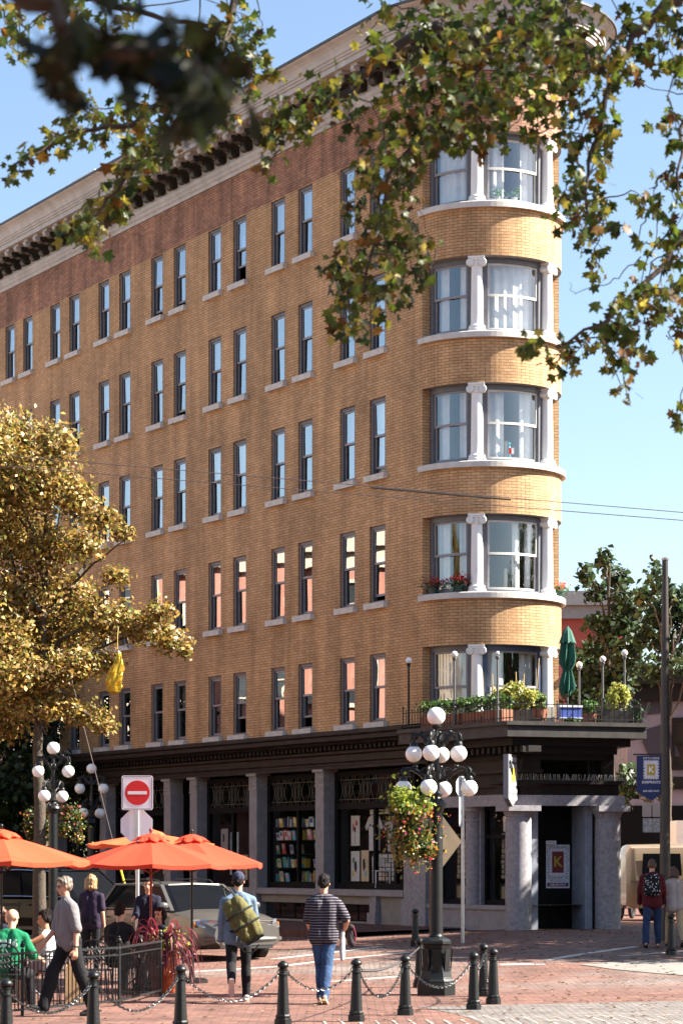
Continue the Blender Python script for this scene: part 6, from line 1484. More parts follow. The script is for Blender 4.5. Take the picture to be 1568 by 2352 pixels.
        if st=='spiky':
            for i in range(26): a=rnd.uniform(0,6.28); q=rnd.uniform(0,.06); caps(b,h(q*math.cos(a),q*math.sin(a)-.01,.10),.02*k,h(q*1.3*math.cos(a),q*1.3*math.sin(a)-.01,.145-q*.5),.010*k,8,3)
        skinned(b,"hair",mat,t,vox,1,.011,38)
    if fit.get('cap'):
        b=MB(); hball(b,(0,-.014,.045),.102,(.88,1.02,.98)); 
        P_=[(.075*math.cos(R(a)),.10+.085*math.sin(R(a))) for a in range(0,181,20)]
        if fit.get('brim',True):
            vs=[h(x,y-.02,.035) for x,y in P_]+[h(x,y-.02,.045) for x,y in P_]; n=len(P_); b.mesh(vs,[tuple(range(n)),tuple(range(2*n-1,n-1,-1))]+[(i,(i+1)%n,n+(i+1)%n,n+i) for i in range(n)])
        # keep the crown of the cap only
        b.f=[f for f in b.f]; o=skinned(b,"cap",fit['cap'],t,vox,1)
        bm=bmesh.new(); bm.from_mesh(o.data); inv=Hm.inverted(); bmesh.ops.delete(bm,geom=[v for v in bm.verts if (inv@v.co).z<.012*k],context='VERTS'); bm.to_mesh(o.data); bm.free()
    if face:
        for sx in (-1,1):
            b=MB(); hball(b,(sx*.030,.078,.005),.0095,(1.3,.6,.7)); b.build("eye",BLACKP,t,True)
            b=MB(); caps(b,h(sx*.017,.084,.030),.0035*k,h(sx*.045,.074,.031),.003*k,6,3); b.build("eyebrow",face if not isinstance(face,str) else BLACKP,t,True)
        b=MB(); caps(b,h(-.019,.0885,-.060),.0045*k,h(.019,.0885,-.060),.0045*k,8,3); b.build("mouth",M("lip",(.35,.10,.09),.5) if "lip" not in bpy.data.materials else bpy.data.materials["lip"],t,True)
    if fit.get('glasses'):
        b=MB()
        for sx in (-1,1): 
            b.mesh([h(sx*.033+.026*math.cos(R(a)),.092,.008+.019*math.sin(R(a))) for a in range(0,360,30)]+[h(sx*.033+.026*math.cos(R(a)),.086,.008+.019*math.sin(R(a))) for a in range(0,360,30)],[tuple(range(12)),tuple(range(23,11,-1))]+[(i,(i+1)%12,12+(i+1)%12,12+i) for i in range(12)])
            b.tube([h(sx*.058,.088,.012),h(sx*.078,.03,.014),h(sx*.082,-.01,.008)],.003*k,5)
        b.tube([h(-.01,.093,.012),h(.01,.093,.012)],.003*k,5); b.build("sunglasses",BLACKP,t)
    return t,dict(P=P,up=up,nb=nb,hc=hc,arms=arms,legs=legs,S=S,h=h,k=k)
def fabric(name,c,var=.12,ns=7,r=.85): return M(name,c,r,0,var,ns,.5,22,.2)
BLK=fabric("black_cloth",(.012,.012,.014)); GREYS=fabric("grey_shirt",(.18,.165,.17),.05); DENIM=fabric("light_denim",(.12,.17,.235),.2,12); JEAN=fabric("blue_jeans",(.035,.07,.15),.5,5); DJEAN=fabric("dark_jeans",(.02,.035,.085),.3,6)
OLIVE=fabric("olive_canvas",(.105,.095,.035),.18,6); BURGC=fabric("burgundy_jacket",(.075,.010,.014)); BEIGE=fabric("beige_jacket",(.36,.30,.27),.1,6); KHAKI=fabric("khaki_trousers",(.42,.32,.20)); WHT=fabric("white_vest",(.5,.48,.47),.04); GRN=fabric("green_tshirt",(.008,.16,.07),.1); PURP=fabric("plum_top",(.026,.017,.036)); NAVYC=fabric("navy_cap",(.035,.04,.075)); NVY=fabric("navy_top",(.012,.014,.03))
SNK=fabric("white_sneaker",(.70,.62,.58),.06); GSNK=fabric("grey_sneaker",(.10,.13,.16)); BSH=M("black_shoe",(.015,.015,.015),.25,0,.1,6); PALESOLE=M("pale_sole",(.62,.50,.32),.7); WSOLE=M("pink_sole",(.62,.45,.40),.7)
HB=M("dark_hair",(.010,.007,.006),.75,0,.5,60,.6,90,.2); HG=M("greying_hair",(.13,.10,.075),.55,0,.3,40); HBL=M("blond_hair",(.26,.15,.06),.5,0,.35,30); HBR=M("brown_hair",(.07,.03,.016),.5,0,.35,40)
m_,n_,l_,p_=nt("striped_jersey"); p_.inputs["Roughness"].default_value=.85; p_.inputs["Specular IOR Level"].default_value=.2
tc=n_.new("ShaderNodeTexCoord"); sp=n_.new("ShaderNodeSeparateXYZ"); l_.new(tc.outputs["Object"],sp.inputs[0]); nz=n_.new("ShaderNodeTexNoise"); nz.inputs["Scale"].default_value=5; l_.new(tc.outputs["Object"],nz.inputs["Vector"])
md=n_.new("ShaderNodeMath"); md.operation='MULTIPLY_ADD'; md.inputs[1].default_value=.02; l_.new(nz.outputs[0],md.inputs[0]); l_.new(sp.outputs[2],md.inputs[2]); mm=n_.new("ShaderNodeMath"); mm.operation='PINGPONG'; mm.inputs[1].default_value=.019; l_.new(md.outputs[0],mm.inputs[0]); gt_=n_.new("ShaderNodeMath"); gt_.operation='LESS_THAN'; gt_.inputs[1].default_value=.0045; l_.new(mm.outputs[0],gt_.inputs[0])
mx_=n_.new("ShaderNodeMix"); mx_.data_type='RGBA'; mx_.inputs[6].default_value=(.016,.014,.026,1); mx_.inputs[7].default_value=(.21,.19,.20,1); l_.new(gt_.outputs[0],mx_.inputs[0]); l_.new(mx_.outputs[2],p_.inputs["Base Color"]); STRIPE=m_
A=lambda x,Y:(x-HX)/F*Y
# man walking to the left in a grey shirt
t,J=person("man in sunglasses and pale grey short-sleeved shirt striding left past the fence",A(160,30.9),30.9,R(118),1.73,dict(lean=5,belly=.03,legR=(27,12,-14,1),legL=(-16,6,14,2),armL=(-10,12,14),armR=(10,6,30),hp=6,hy=-4),dict(shirt=(GREYS,.95,-.03,.022),collar=True,trousers=(BLK,2,.022),shoes=BSH,hair=(HG,'short'),glasses=True,fold=.013),vox=.009,face=HG)
m=MB(); s,e,w=J['arms']['L']; q=e.lerp(w,.86); d=(w-e).normalized(); u=d.orthogonal().normalized(); v=d.cross(u); k=J['k']; m.tube([k*(q+(u*math.cos(R(30*i))+v*math.sin(R(30*i)))*.036) for i in range(12)],.009,6,closed=True); m.build("wristwatch",BLACKP,t)
m=MB()
for i in range(5): c=J['P']+J['up']*(.05+.09*i)+Vector((0,.128+.01*math.sin(i*.9),0)); m.ball(k*c,.007,6,5)
m.build("button",M("dark_button",(.1,.09,.1),.4),t)
# man walking away with an olive duffel on his back
t,J=person("man walking away in a pale denim shirt, black trousers and navy cap",A(548,34),34.0,R(4),1.76,dict(lean=4,legL=(-8,52,62,2),legR=(6,5,0,2),armL=(-4,9,10),armR=(18,8,35),hp=4,hy=-8),dict(shirt=(DENIM,2.0,-.10,.020),collar=True,trousers=(BLK,1.97,.002),shoes=SNK,sole=WSOLE,hair=(HB,'short'),cap=NAVYC,fold=.014,tfold=.005),vox=.0095)
k=J['k']; bp=empty("duffel_backpack",t.location,t.rotation_euler.z,"bulging olive green duffel backpack worn by the man in the navy cap","backpack")
b=MB(); c0=Vector((-.07,-.25,1.37)); c1=Vector((.17,-.30,.98))
for f in [i/6 for i in range(7)]:
    c=c0.lerp(c1,f); r=.112+.034*math.sin(math.pi*f); 
    for sx in (-.055,.055): caps(b,c+Vector((sx,0.02,sx*.5)),r*.9,c+Vector((sx,.02,sx*.5-.01)),r*.9)
skinned(b,"bag_body",OLIVE,bp,.012,3,.020,7,3)
m=MB(); d=(c1-c0).normalized(); u=d.cross(Vector((0,1,0))).normalized(); v=u.cross(d)
for f in (.30,.72): c=c0.lerp(c1,f); m.tube([c+(u*math.cos(R(20*i))*.205+v*math.sin(R(20*i))*.15) for i in range(18)],.014,6,closed=True)
m.tube([c1+d*.11+(u*math.cos(R(20*i))*.13+v*math.sin(R(20*i))*.10) for i in range(18)],.02,6,closed=True); m.build("strap",fabric("dark_strap",(.03,.03,.025)),bp)
m=MB(); m.tube([c0-d*.13+Vector((-.05,0,0)),c0-d*.22+Vector((-.03,-.02,.04)),c0-d*.24+Vector((.05,-.02,.04)),c0-d*.15+Vector((.09,0,0))],.014,6); m.tube([c1+Vector((-.16,-.05,-.1)),c1+Vector((-.12,-.12,-.25)),c1+Vector((.0,-.16,-.28)),c1+Vector((.1,-.1,-.16))],.012,6); m.build("handle",fabric("handle_web",(.05,.05,.035)),bp)
m=MB(); m.tube([c0+Vector((.02,.05,.05)),Vector((.13,.02,1.46)),Vector((.16,.13,1.3)),Vector((.16,.10,1.1))],.016,6); m.tube([c0+Vector((-.1,.02,-.05)),Vector((-.24,.03,1.32)),Vector((-.19,.12,1.15)),c1+Vector((-.2,.1,0))],.014,6); m.build("shoulder_strap",OLIVE,bp)
# man in stripes
t,J=person("man walking away in a navy and white striped T-shirt and blue jeans",A(743,33.5),33.5,R(-6),1.71,dict(lean=2,legL=(8,10,0,-4),legR=(-7,12,16,-5),armL=(14,10,62),handR=(.27,.20,1.02),poleR=(.8,-1,-.3),hp=6),dict(shirt=(STRIPE,.85,-.05,.030),trousers=(JEAN,2.0,.006),shoes=GSNK,sole=PALESOLE,hair=(HB,'spiky'),fold=.010),skin=SKIN,vox=.0095)
bg_=empty("shoulder_bag",t.location,t.rotation_euler.z,"small dark bag and pale jacket held by the man in stripes","bag")
b=MB(); caps(b,(.31,.24,1.03),.05,(.37,.22,.84),.06); caps(b,(.27,.25,1.06),.045,(.36,.23,1.06),.05); skinned(b,"bag_body",fabric("dark_bag",(.03,.022,.025)),bg_,.011,2,.01,12)
b=MB(); caps(b,(.245,.18,.98),.035,(.25,.14,.70),.045); caps(b,(.25,.14,.70),.045,(.245,.12,.62),.03); skinned(b,"jacket_fold",fabric("pale_jacket",(.55,.52,.48)),bg_,.011,2,.012,12)
m=MB(); m.tube([(.33,.22,1.09),(.40,.20,1.05),(.425,.20,.95),(.41,.20,.83)],.012,6); m.build("strap",fabric("wine_strap",(.14,.02,.04)),bg_)
# couple at the right
t,J=person("man in a burgundy jacket walking away with a spotted backpack",A(1496,47.8),47.8,R(-8),1.69,dict(lean=8,legL=(-10,10,10,3),legR=(10,6,0,3),armL=(5,10,25),armR=(5,8,30),hp=16),dict(shirt=(BURGC,2,-.06,.026),hood=True,trousers=(DJEAN,2,.012),shoes=BSH,hair=(HBR,'short')),vox=.013)
k=J['k']; sp_=empty("spotted_backpack",t.location,t.rotation_euler.z,"black backpack with white spots on the burgundy jacket's back","backpack")
b=MB(); c=J['P']+J['up']*.33+Vector((0,-.20,0))
for sx in (-.07,.07): caps(b,k*(c+Vector((sx,.02,.12))),.085,k*(c+Vector((sx,0,-.15))),.10)
o=skinned(b,"bag_body",BLK,sp_,.014,2)
m=MB(); rr=random.Random(2); vv=[v for v in o.data.vertices if v.normal.y<-.2]
for v in rr.sample(list(vv),min(46,len(vv))):
    Mq=v.normal.to_track_quat('Z','Y').to_matrix().to_4x4(); Mq.translation=v.co+v.normal*.002; r=rr.uniform(.006,.011); m.prism([(r*math.cos(R(60*i)),r*math.sin(R(60*i))) for i in range(6)],0,.002,Mq)
m.build("spots",WHITEP,o)
person("woman in a padded beige jacket walking arm in arm beside the burgundy jacket",A(1548,48.1),48.1,R(6),1.55,dict(lean=9,legL=(12,8,0,3),legR=(-12,16,16,3),armL=(10,14,30),armR=(15,10,40),hp=14),dict(shirt=(BEIGE,2,-.08,.032),trousers=(KHAKI,1.95,.012),shoes=BSH,hair=(HBR,'bob'),fold=.014),vox=.013,female=True)
# people on the patio
t,J=person("bald man in a green shirt with white numerals seated at the far left",A(20,33.0),33.0,R(-12),1.76,dict(lean=12,hip=.50,legL=(82,80,0,8),legR=(82,80,0,8),armL=(30,14,50),armR=(22,18,50),hp=12,hy=-20),dict(shirt=(GRN,1.0,.0,.024),trousers=(BLK,2,.01),shoes=BSH),vox=.010)
k=J['k']; Mx=Matrix.Translation(k*(J['P']+J['up']*.36+Vector((0,-.135,0))))@Matrix.Rotation(-R(12),4,'X')@Matrix.Rotation(R(90),4,'X')
text_mesh("shirt_number","2016",.15,M("white_print",(.62,.68,.62),.8),t,Mx,.006,bold=.004)
person("brown-haired person seated at the picture's left edge behind the green shirt",A(2,36.0),36.0,R(172),1.72,dict(lean=6,hip=.50,legL=(82,80,0,8),legR=(82,80,0,8),armL=(25,10,60),armR=(25,10,60)),dict(shirt=(NVY,1,0,.02),trousers=(BLK,2,.01),shoes=BSH,hair=(HBR,'bob')),vox=.013,face=HBR)
person("woman in a white vest with pinned up dark hair reaching across the table",A(113,34.0),34.0,R(82),1.64,dict(lean=4,hip=.50,legL=(82,82,0,6),legR=(82,82,0,6),handL=(-.16,.50,.86),handR=(.1,.45,.80),poleL=(-.6,-.2,-1),hp=10),dict(shirt=(WHT,.0,-.02,.012),skirt=fabric("mauve_skirt",(.30,.22,.22)),shoes=BSH,hair=(HB,'bun'),fold=.006),skin=SKIN2,vox=.010,female=True,face=HB)
person("blond woman in a plum top standing with her back turned beside the lamp",A(210,41.5),41.5,R(-14),1.68,dict(lean=1,armL=(2,8,12),armR=(-4,10,14),hp=4),dict(shirt=(PURP,.75,-.05,.014),trousers=(BLK,2,.0),shoes=BSH,hair=(HBL,'bob')),vox=.012,female=True)
person("dark-haired man in black seated with his back turned",A(270,36.5),36.5,R(-28),1.76,dict(lean=6,hip=.50,legL=(82,80,0,8),legR=(82,80,0,8),armL=(22,14,50),armR=(30,14,60),hp=6),dict(shirt=(BLK,1.0,.0,.024),trousers=(BLK,2,.01),shoes=BSH,hair=(HB,'short')),vox=.011)
person("woman in a dark navy top standing and facing us under the umbrella",A(341,40.5),40.5,R(176),1.63,dict(lean=1,armL=(18,8,50),armR=(18,8,60),hp=6),dict(shirt=(NVY,1.6,-.05,.014),trousers=(BLK,2,.0),shoes=BSH,hair=(HB,'short')),vox=.010,female=True,face=HB)
person("dark-haired girl seated half hidden behind the crimson planter",A(369,37.4),37.4,R(150),1.6,dict(lean=2,hip=.50,legL=(82,82,0,6),legR=(82,82,0,6),armL=(20,8,50),armR=(20,8,50),hp=4),dict(shirt=(NVY,.6,-.02,.014),trousers=(BLK,2,.0),shoes=BSH,hair=(HB,'long')),vox=.011,female=True,face=HB)
# ---------------------------------------------------------------- vehicles
TYRE=M("tyre",(.012,.012,.012),.85,0,.2,8); RIM=M("alloy_rim",(.45,.45,.47),.3,.9,.05,5); CHROME=M("chrome",(.6,.6,.62),.12,1,.03,5); CARGL=M("car_glass",(.006,.007,.009),.05,0,.1,3,spec=.10); TRIMB=M("black_trim",(.015,.015,.016),.5,0,.1,5); LENS=M("headlight_lens",(.30,.31,.33),.10,.5,.1,8,spec=.9); AMBER=M("amber_lens",(.55,.16,.02),.15,0,.1,5); CARGL.node_tree.nodes["Principled BSDF"].inputs["IOR"].default_value=1.16; SEATM=M("car_interior",(.035,.033,.03),.8)
def car(label,loc,rz,paint,L,Wd,st,gh,wheels,wr,colour_name,roof_rails=True,kind="parked_car",front=None,cat="car"):
    t=empty(kind,loc,rz,label,cat)
    # lower body lofted along x from key stations (x, half width, bottom z, belt z, crown z)
    K=np.array(st); xs=np.linspace(K[0,0],K[-1,0],48)
    def ip(c): 
        from_=np.interp(xs,K[:,0],K[:,c]); ker=np.array([1,2,3,2,1])/9; pad=np.pad(from_,2,mode='edge'); return np.convolve(pad,ker,'valid')
    hw,zb,zt,zc=ip(1),ip(2),ip(3),ip(4); vs=[]; n=0
    for i,x in enumerate(xs):
        sec=[(.0,zb[i]),(hw[i]*.80,zb[i]),(hw[i]*.95,zb[i]+.06),(hw[i]*.99,zb[i]+.18),(hw[i],(zb[i]+zt[i])*.5),(hw[i]*.985,zt[i]-.12),(hw[i]*.95,zt[i]-.03),(hw[i]*.86,zt[i]+.005),(hw[i]*.5,zc[i]-.004),(0,zc[i])]
        full=[(y,z) for y,z in sec]+[(-y,z) for y,z in sec[-2:0:-1]]; n=len(full); vs+=[(x,y,z) for y,z in full]
    m=MB(); k=len(xs); m.mesh(vs,[(i*n+j,i*n+(j+1)%n,(i+1)*n+(j+1)%n,(i+1)*n+j) for i in range(k-1) for j in range(n)]+[tuple(range(n-1,-1,-1)),tuple((k-1)*n+j for j in range(n))])
    body=m.build("body",paint,t,True)
    cu=MB()
    for wx in wheels:
        for s in (-1,1):
            y0,y1=s*(Wd/2-.30),s*(Wd/2+.1); c=[(wx+(wr+.055)*math.cos(R(15*q)),wr+(wr+.055)*math.sin(R(15*q))) for q in range(24)]
            vv=[(x,min(y0,y1),z) for x,z in c]+[(x,max(y0,y1),z) for x,z in c]; cu.mesh(vv,[tuple(range(24)),tuple(range(47,23,-1))]+[(i,24+i,24+(i+1)%24,(i+1)%24) for i in range(24)])
    co=cu.build("cutter",TRIMB); md=body.modifiers.new("b",'BOOLEAN'); md.operation='DIFFERENCE'; md.object=co; md.solver='EXACT'
    me=bpy.data.meshes.new_from_object(body.evaluated_get(bpy.context.evaluated_depsgraph_get())); body.modifiers.clear(); body.data=me; bpy.data.objects.remove(co)
    me.polygons.foreach_set("use_smooth",[True]*len(me.polygons)); 
    try: me.set_sharp_from_angle(angle=R(38))
    except Exception: pass
    # glasshouse: base rectangle at the belt, smaller roof
    (xf,xr,hb,zb_),(xf2,xr2,ht,zt_)=gh
    lo=[(xf,hb*.88),(xf-.10,hb),((xf+xr)/2,hb*1.01),(xr+.05,hb),(xr,hb*.85)]; hi=[(xf2,ht*.85),(xf2-.06,ht),((xf2+xr2)/2,ht*1.01),(xr2+.05,ht),(xr2,ht*.85)]
    lo=lo+[(x,-y) for x,y in reversed(lo)]; hi=hi+[(x,-y) for x,y in reversed(hi)]; n=len(lo)
    m=MB(); vs=[(x,y,zb_-.03) for x,y in lo]+[(x,y,zt_) for x,y in hi]; m.mesh(vs,[(i,(i+1)%n,n+(i+1)%n,n+i) for i in range(n)]+[tuple(n+i for i in range(n))]); m.build("windows",CARGL,t)
    m=MB()
    def pil(i,w,off=.012,f0=0,f1=1):
        a=Vector((*lo[i],zb_-.02)); b=Vector((*hi[i],zt_)); o=Vector((0,math.copysign(off,lo[i][1]),0)); a2=a.lerp(b,f0); b2=a.lerp(b,f1); m.bar(a2+o,b2+o,w,.05)
    for i in (1,3,n-2,n-4): pil(i,.07)
    for s in (1,-1):
        for f in (.48,): 
            a=Vector((xf+(xr-xf)*f,s*hb*1.0,zb_-.02)); b=Vector((xf2+(xr2-xf2)*f,s*ht*1.0,zt_)); m.bar(a,b,.055,.05)
        m.tube([(xf-.1,s*hb*1.005,zb_),((xf+xr)/2,s*hb*1.02,zb_+.005),(xr+.05,s*hb*1.005,zb_)],.018,6)
        m.tube([(xf2,s*ht*.86,zt_),(xf2-.08,s*ht*1.01,zt_),((xf2+xr2)/2,s*ht*1.02,zt_+.01),(xr2+.05,s*ht*1.005,zt_)],.03,6)
    m.tube([(xf2,-ht*.86,zt_),(xf2+.02,0,zt_+.02),(xf2,ht*.86,zt_)],.03,6); m.build("pillars",paint,t,True)
    rs=[]; m=MB(); vs=[]; G=9
    for i in range(G):
        for j in range(G):
            u=i/(G-1); v=j/(G-1)*2-1; x=xf2+.01+(xr2-xf2)*u; y=ht*1.0*v*(.86+.15*math.sin(math.pi*min(1,max(0,u)))**.5); vs.append((x,y,zt_+.012+.055*(1-v*v)*(1-(2*u-1)**4*.7)))
    m.mesh(vs,[(i*G+j,i*G+j+1,(i+1)*G+j+1,(i+1)*G+j) for i in range(G-1) for j in range(G-1)]); m.build("roof",paint,t,True)
    if roof_rails:
        for s in (-1,1):
            m=MB(); m.tube([(xf2-.25,s*ht*.88,zt_+.03),(xf2-.4,s*ht*.88,zt_+.10),((xf2+xr2)/2,s*ht*.9,zt_+.115),(xr2+.3,s*ht*.88,zt_+.10),(xr2+.15,s*ht*.88,zt_+.03)],.016,6); m.build("roof_rail",TRIMB,t,True)
    for wx in wheels:
        for s in (-1,1):
            Mw=Matrix.Translation((wx,s*(Wd/2-.155),wr))@Matrix.Rotation(R(90),4,'X'); m=MB()
            prof=[(wr*.62,-.10),(wr*.9,-.11),(wr*.985,-.09),(wr,-.05),(wr,.05),(wr*.985,.09),(wr*.9,.11),(wr*.62,.10)]; b0=len(m.v); m.lathe(prof,(0,0,0),28,cap=False); m.v=[tuple(Mw@Vector(v)) for v in m.v]; w_=m.build("wheel",TYRE,t,True)
            m=MB(); sg=-s
            m.lathe([(wr*.68,.085),(wr*.65,.10),(wr*.60,.07),(wr*.57,-.04),(.02,-.04)],(0,0,0),28,cap=False)
            for q in range(5):
                a=R(72*q); m.bar((0,0,.07),(wr*.6*math.cos(a),wr*.6*math.sin(a),.085),.075,.025,Vector((0,0,1)))
            m.lathe([(.0,.10),(.05,.09),(.06,.07)],(0,0,0),12)
            m.v=[tuple(Mw@Vector((x,y,z*(1 if s<0 else -1)))) for x,y,z in m.v]; m.build("rim",RIM,w_,True)
    # doors, handles, mirrors
    for s in (-1,1):
        m=MB()
        for f in (.06,.50,.93):
            x=xf+(xr-xf)*f; m.bar((x,s*(Wd/2*.995+.002),zb_-.10),(x,s*(Wd/2*1.0+.001),.42),.008,.01)
        m.build("door_seam",TRIMB,t)
        for f in (.42,.86):
            x=xf+(xr-xf)*f; m=MB(); m.bar((x-.09,s*(Wd/2+.015),zb_-.16),(x+.09,s*(Wd/2+.015),zb_-.16),.025,.03); m.build("door_handle",paint,t)
        m=MB(); m.ball((xf-.22,s*(hb+.14),zb_+.09),.1,12,8,(.6,1.1,.75)); m.build("wing_mirror",paint,t,True)
        m=MB(); m.box(min(wheels)+wr+.09,max(wheels)-wr-.09,s*Wd/2-.012,s*Wd/2+.012,.40,.47); m.build("side_strip",TRIMB,t)
    return t
def front_end(t,xn,Wd,paint,z=(.62,.80),gz_=(.60,.78)):
    h=Wd/2
    m=MB(); m.prism([(-.50,gz_[0]),(.50,gz_[0]),(.58,gz_[1]),(-.58,gz_[1])],-.0,.03,Matrix(((0,0,1,xn-.015),(1,0,0,0),(0,1,0,0),(0,0,0,1)))); g=m.build("grille",TRIMB,t)
    m=MB()
    for k in range(3): z_=gz_[0]+(gz_[1]-gz_[0])*(k+.5)/3; m.bar((xn+.02,-.52,z_),(xn+.02,.52,z_),.012)
    m.tube([(xn+.02,-.51,gz_[0]),(xn+.02,-.59,gz_[1]),(xn+.02,.59,gz_[1]),(xn+.02,.51,gz_[0])],.014,6,closed=True); m.lathe([(.05,-.01),(.045,.01)],(0,0,0),12); m.build("chrome_trim",CHROME,g)
    for s in (-1,1):
        m=MB(); vs=[(xn-.03,s*.58,z[0]),(xn-.19,s*(h-.135),z[0]+.03),(xn-.48,s*(h-.02),z[0]+.09),(xn-.54,s*(h-.045),z[1]),(xn-.28,s*(h-.16),z[1]+.01),(xn-.09,s*.58,z[1]-.01)]
        c=Vector((xn-.20,s*(h-.25),z[0]+.09)); out=[Vector(v)+Vector((.03,s*.012,.0)) for v in vs]; n=6; m.mesh([tuple(v) for v in out]+[tuple(Vector(v)-Vector((.05,0,0))) for v in vs]+[tuple((sum(out,Vector())/6)+Vector((.025,s*.015,.0)))],[(i,(i+1)%n,12) for i in range(n)]+[(i,(i+1)%n,n+(i+1)%n,n+i) for i in range(n)]); hl=m.build("headlight",LENS,t,True)
        m=MB(); m.ball((xn-.40,s*(h-.035),z[0]+.08),.05,10,8,(1,.5,1)); m.build("indicator",AMBER,hl,True)
    m=MB(); m.tube([(xn-.14,-h*.86,.43),(xn+.02,-h*.66,.43),(xn+.05,0,.43),(xn+.02,h*.66,.43),(xn-.14,h*.86,.43)],.045,8); m.build("bumper_strip",paint,t,True)
    m=MB(); m.box(xn-.06,xn+.03,-h*.60,h*.60,.25,.36); m.build("air_intake",TRIMB,t)
    m=MB(); m.box(xn+.03,xn+.045,-.26,.26,.44,.58); pl=m.build("number_plate",WHITEP,t)
SILV=M("silver_paint",(.085,.08,.073),.35,.25,.04,2,coat=.35); DARKP=M("black_car_paint",(.004,.0045,.006),.12,0,.1,2,spec=.12,coat=.08); TANP=M("tan_van_paint",(.25,.19,.125),.35,0,.05,1.5,coat=.5)
st=[(-2.40,.70,.40,.62,.70),(-2.33,.84,.30,.88,.92),(-1.9,.93,.22,.95,.98),(-.6,.955,.20,.97,.99),(.75,.955,.20,.97,1.0),(1.15,.95,.20,.93,.985),(1.7,.93,.21,.88,.93),(2.2,.88,.24,.80,.86),(2.42,.78,.28,.72,.78),(2.50,.66,.34,.62,.70)]
fx,fy=A(568,46.2),46.2; hx,hy_=.5195,-.8545; cx,cy=fx-hx*2.5,fy-hy_*2.5
t=car("silver grey estate car seen from the front behind the man with the backpack",(cx,cy,gz(cx,cy)),math.atan2(hy_,hx),SILV,4.9,1.91,st,((1.22,-2.18,.88,.96),(.30,-1.85,.66,1.44)),(1.48,-1.42),.33,"silver")
front_end(t,2.46,1.9,SILV)
m=MB(); 
for s in (-.35,.35): m.ball((.45,s,1.10),.12,10,8,(.6,1,1.2)); m.box(.25,.6,s-.24,s+.24,.85,1.05)
m.build("seat",SEATM,t)
st2=[(-2.35,.80,.50,.80,.9),(-2.28,.90,.36,1.06,1.10),(-1.8,.95,.28,1.10,1.13),(-.6,.96,.27,1.10,1.13),(.8,.96,.27,1.10,1.14),(1.2,.955,.27,1.08,1.13),(1.8,.94,.30,1.04,1.09),(2.25,.90,.36,.98,1.03),(2.4,.82,.42,.85,.92)]
cx,cy=-6.2,54.4; t=car("shiny black four-wheel-drive parked at the far left behind the patio",(cx,cy,gz(cx,cy)),math.atan2(-.6,.8),DARKP,4.7,1.92,st2,((1.15,-2.2,.90,1.12),(.42,-1.95,.70,1.70)),(1.45,-1.38),.37,"black"); front_end(t,2.37,1.9,DARKP,(.75,.95),(.72,.93))
m=MB(); m.tube([(1.0,-.97,1.13),(-.5,-.985,1.14),(-2.1,-.95,1.13)],.012,6); m.tube([(.98,-.93,1.16),(.40,-.74,1.69),(-.8,-.73,1.73),(-1.75,-.73,1.69),(-2.05,-.92,1.16)],.014,6); m.build("window_chrome",CHROME,t)
# tan van and a blue and white truck at the right edge
st3=[(-2.6,.88,.42,1.75,1.8),(-2.5,.97,.34,1.98,2.02),(-1,.99,.32,2.0,2.05),(1.2,.99,.32,2.0,2.05),(1.75,.98,.32,1.7,1.85),(2.05,.97,.34,1.15,1.3),(2.5,.92,.36,1.0,1.08),(2.65,.8,.42,.85,.9)]
t=empty("tan_van",(10.05,64.6,0),R(2),"beige high-roofed van parked beyond the utility pole","van")
K=np.array(st3); xs=np.linspace(-2.6,2.65,40); vs=[]
for x in xs:
    hw,zb_,zt_,zc_=[np.interp(x,K[:,0],K[:,c]) for c in (1,2,3,4)]; hi=max(0,min(1,(zt_-1.2)/.7)); sec=[(0,zb_),(hw*.9,zb_),(hw,zb_+.12),(hw,(zb_+zt_)/2),(hw*(1-.06*hi),zt_-.25),(hw*(1-.12*hi),zt_-.06),(hw*(.8-.1*hi),zt_),(0,zc_)]; full=sec+[(-y,z) for y,z in sec[-2:0:-1]]; vs+=[(x,y,z) for y,z in full]
n=len(full); m=MB(); k=len(xs); m.mesh(vs,[(i*n+j,i*n+(j+1)%n,(i+1)*n+(j+1)%n,(i+1)*n+j) for i in range(k-1) for j in range(n)]+[tuple(range(n-1,-1,-1)),tuple((k-1)*n+j for j in range(n))]); m.build("body",TANP,t,True)
for s in (-1,1):
    for (a,b) in ((.25,1.45),(-1.0,.0),(-2.2,-1.15)):
        m=MB(); m.mesh([(a,s*.985,1.2),(b,s*.985,1.2),(b-(.12 if b>1 else .03),s*.945,1.78),(a+.03,s*.945,1.78)],[(0,1,2,3)]); m.build("side_window",CARGL,t,fix=False)
    m=MB(); m.bar((.12,s*.995,1.95),(.12,s*1.0,.5),.012); m.bar((1.5,s*.99,1.5),(1.5,s*1.0,.5),.012); m.bar((-2.5,s*.995,1.05),(2.4,s*.995,1.05),.05,.012); m.build("door_seam",TRIMB,t)
    m=MB(); m.box(1.42,1.58,s*1.0,s*1.22,1.15,1.45); m.build("wing_mirror",TRIMB,t)
    for wx in (-1.65,1.75):
        Mw=Matrix.Translation((wx,s*.88,.36))@Matrix.Rotation(R(90),4,'X'); m=MB(); m.lathe([(.2,-.12),(.33,-.12),(.36,-.06),(.36,.06),(.33,.12),(.2,.12)],(0,0,0),24,cap=False); m.v=[tuple(Mw@Vector(v)) for v in m.v]; w_=m.build("wheel",TYRE,t,True)
        m=MB(); m.lathe([(.21,.125),(.19,.10),(.06,.12),(.0,.13)],(0,0,0),18); m.v=[tuple(Mw@Vector((x,y,z*(1 if s<0 else -1)))) for x,y,z in m.v]; m.build("rim",M("dusty_rim",(.30,.22,.12),.5,.5),w_,True)
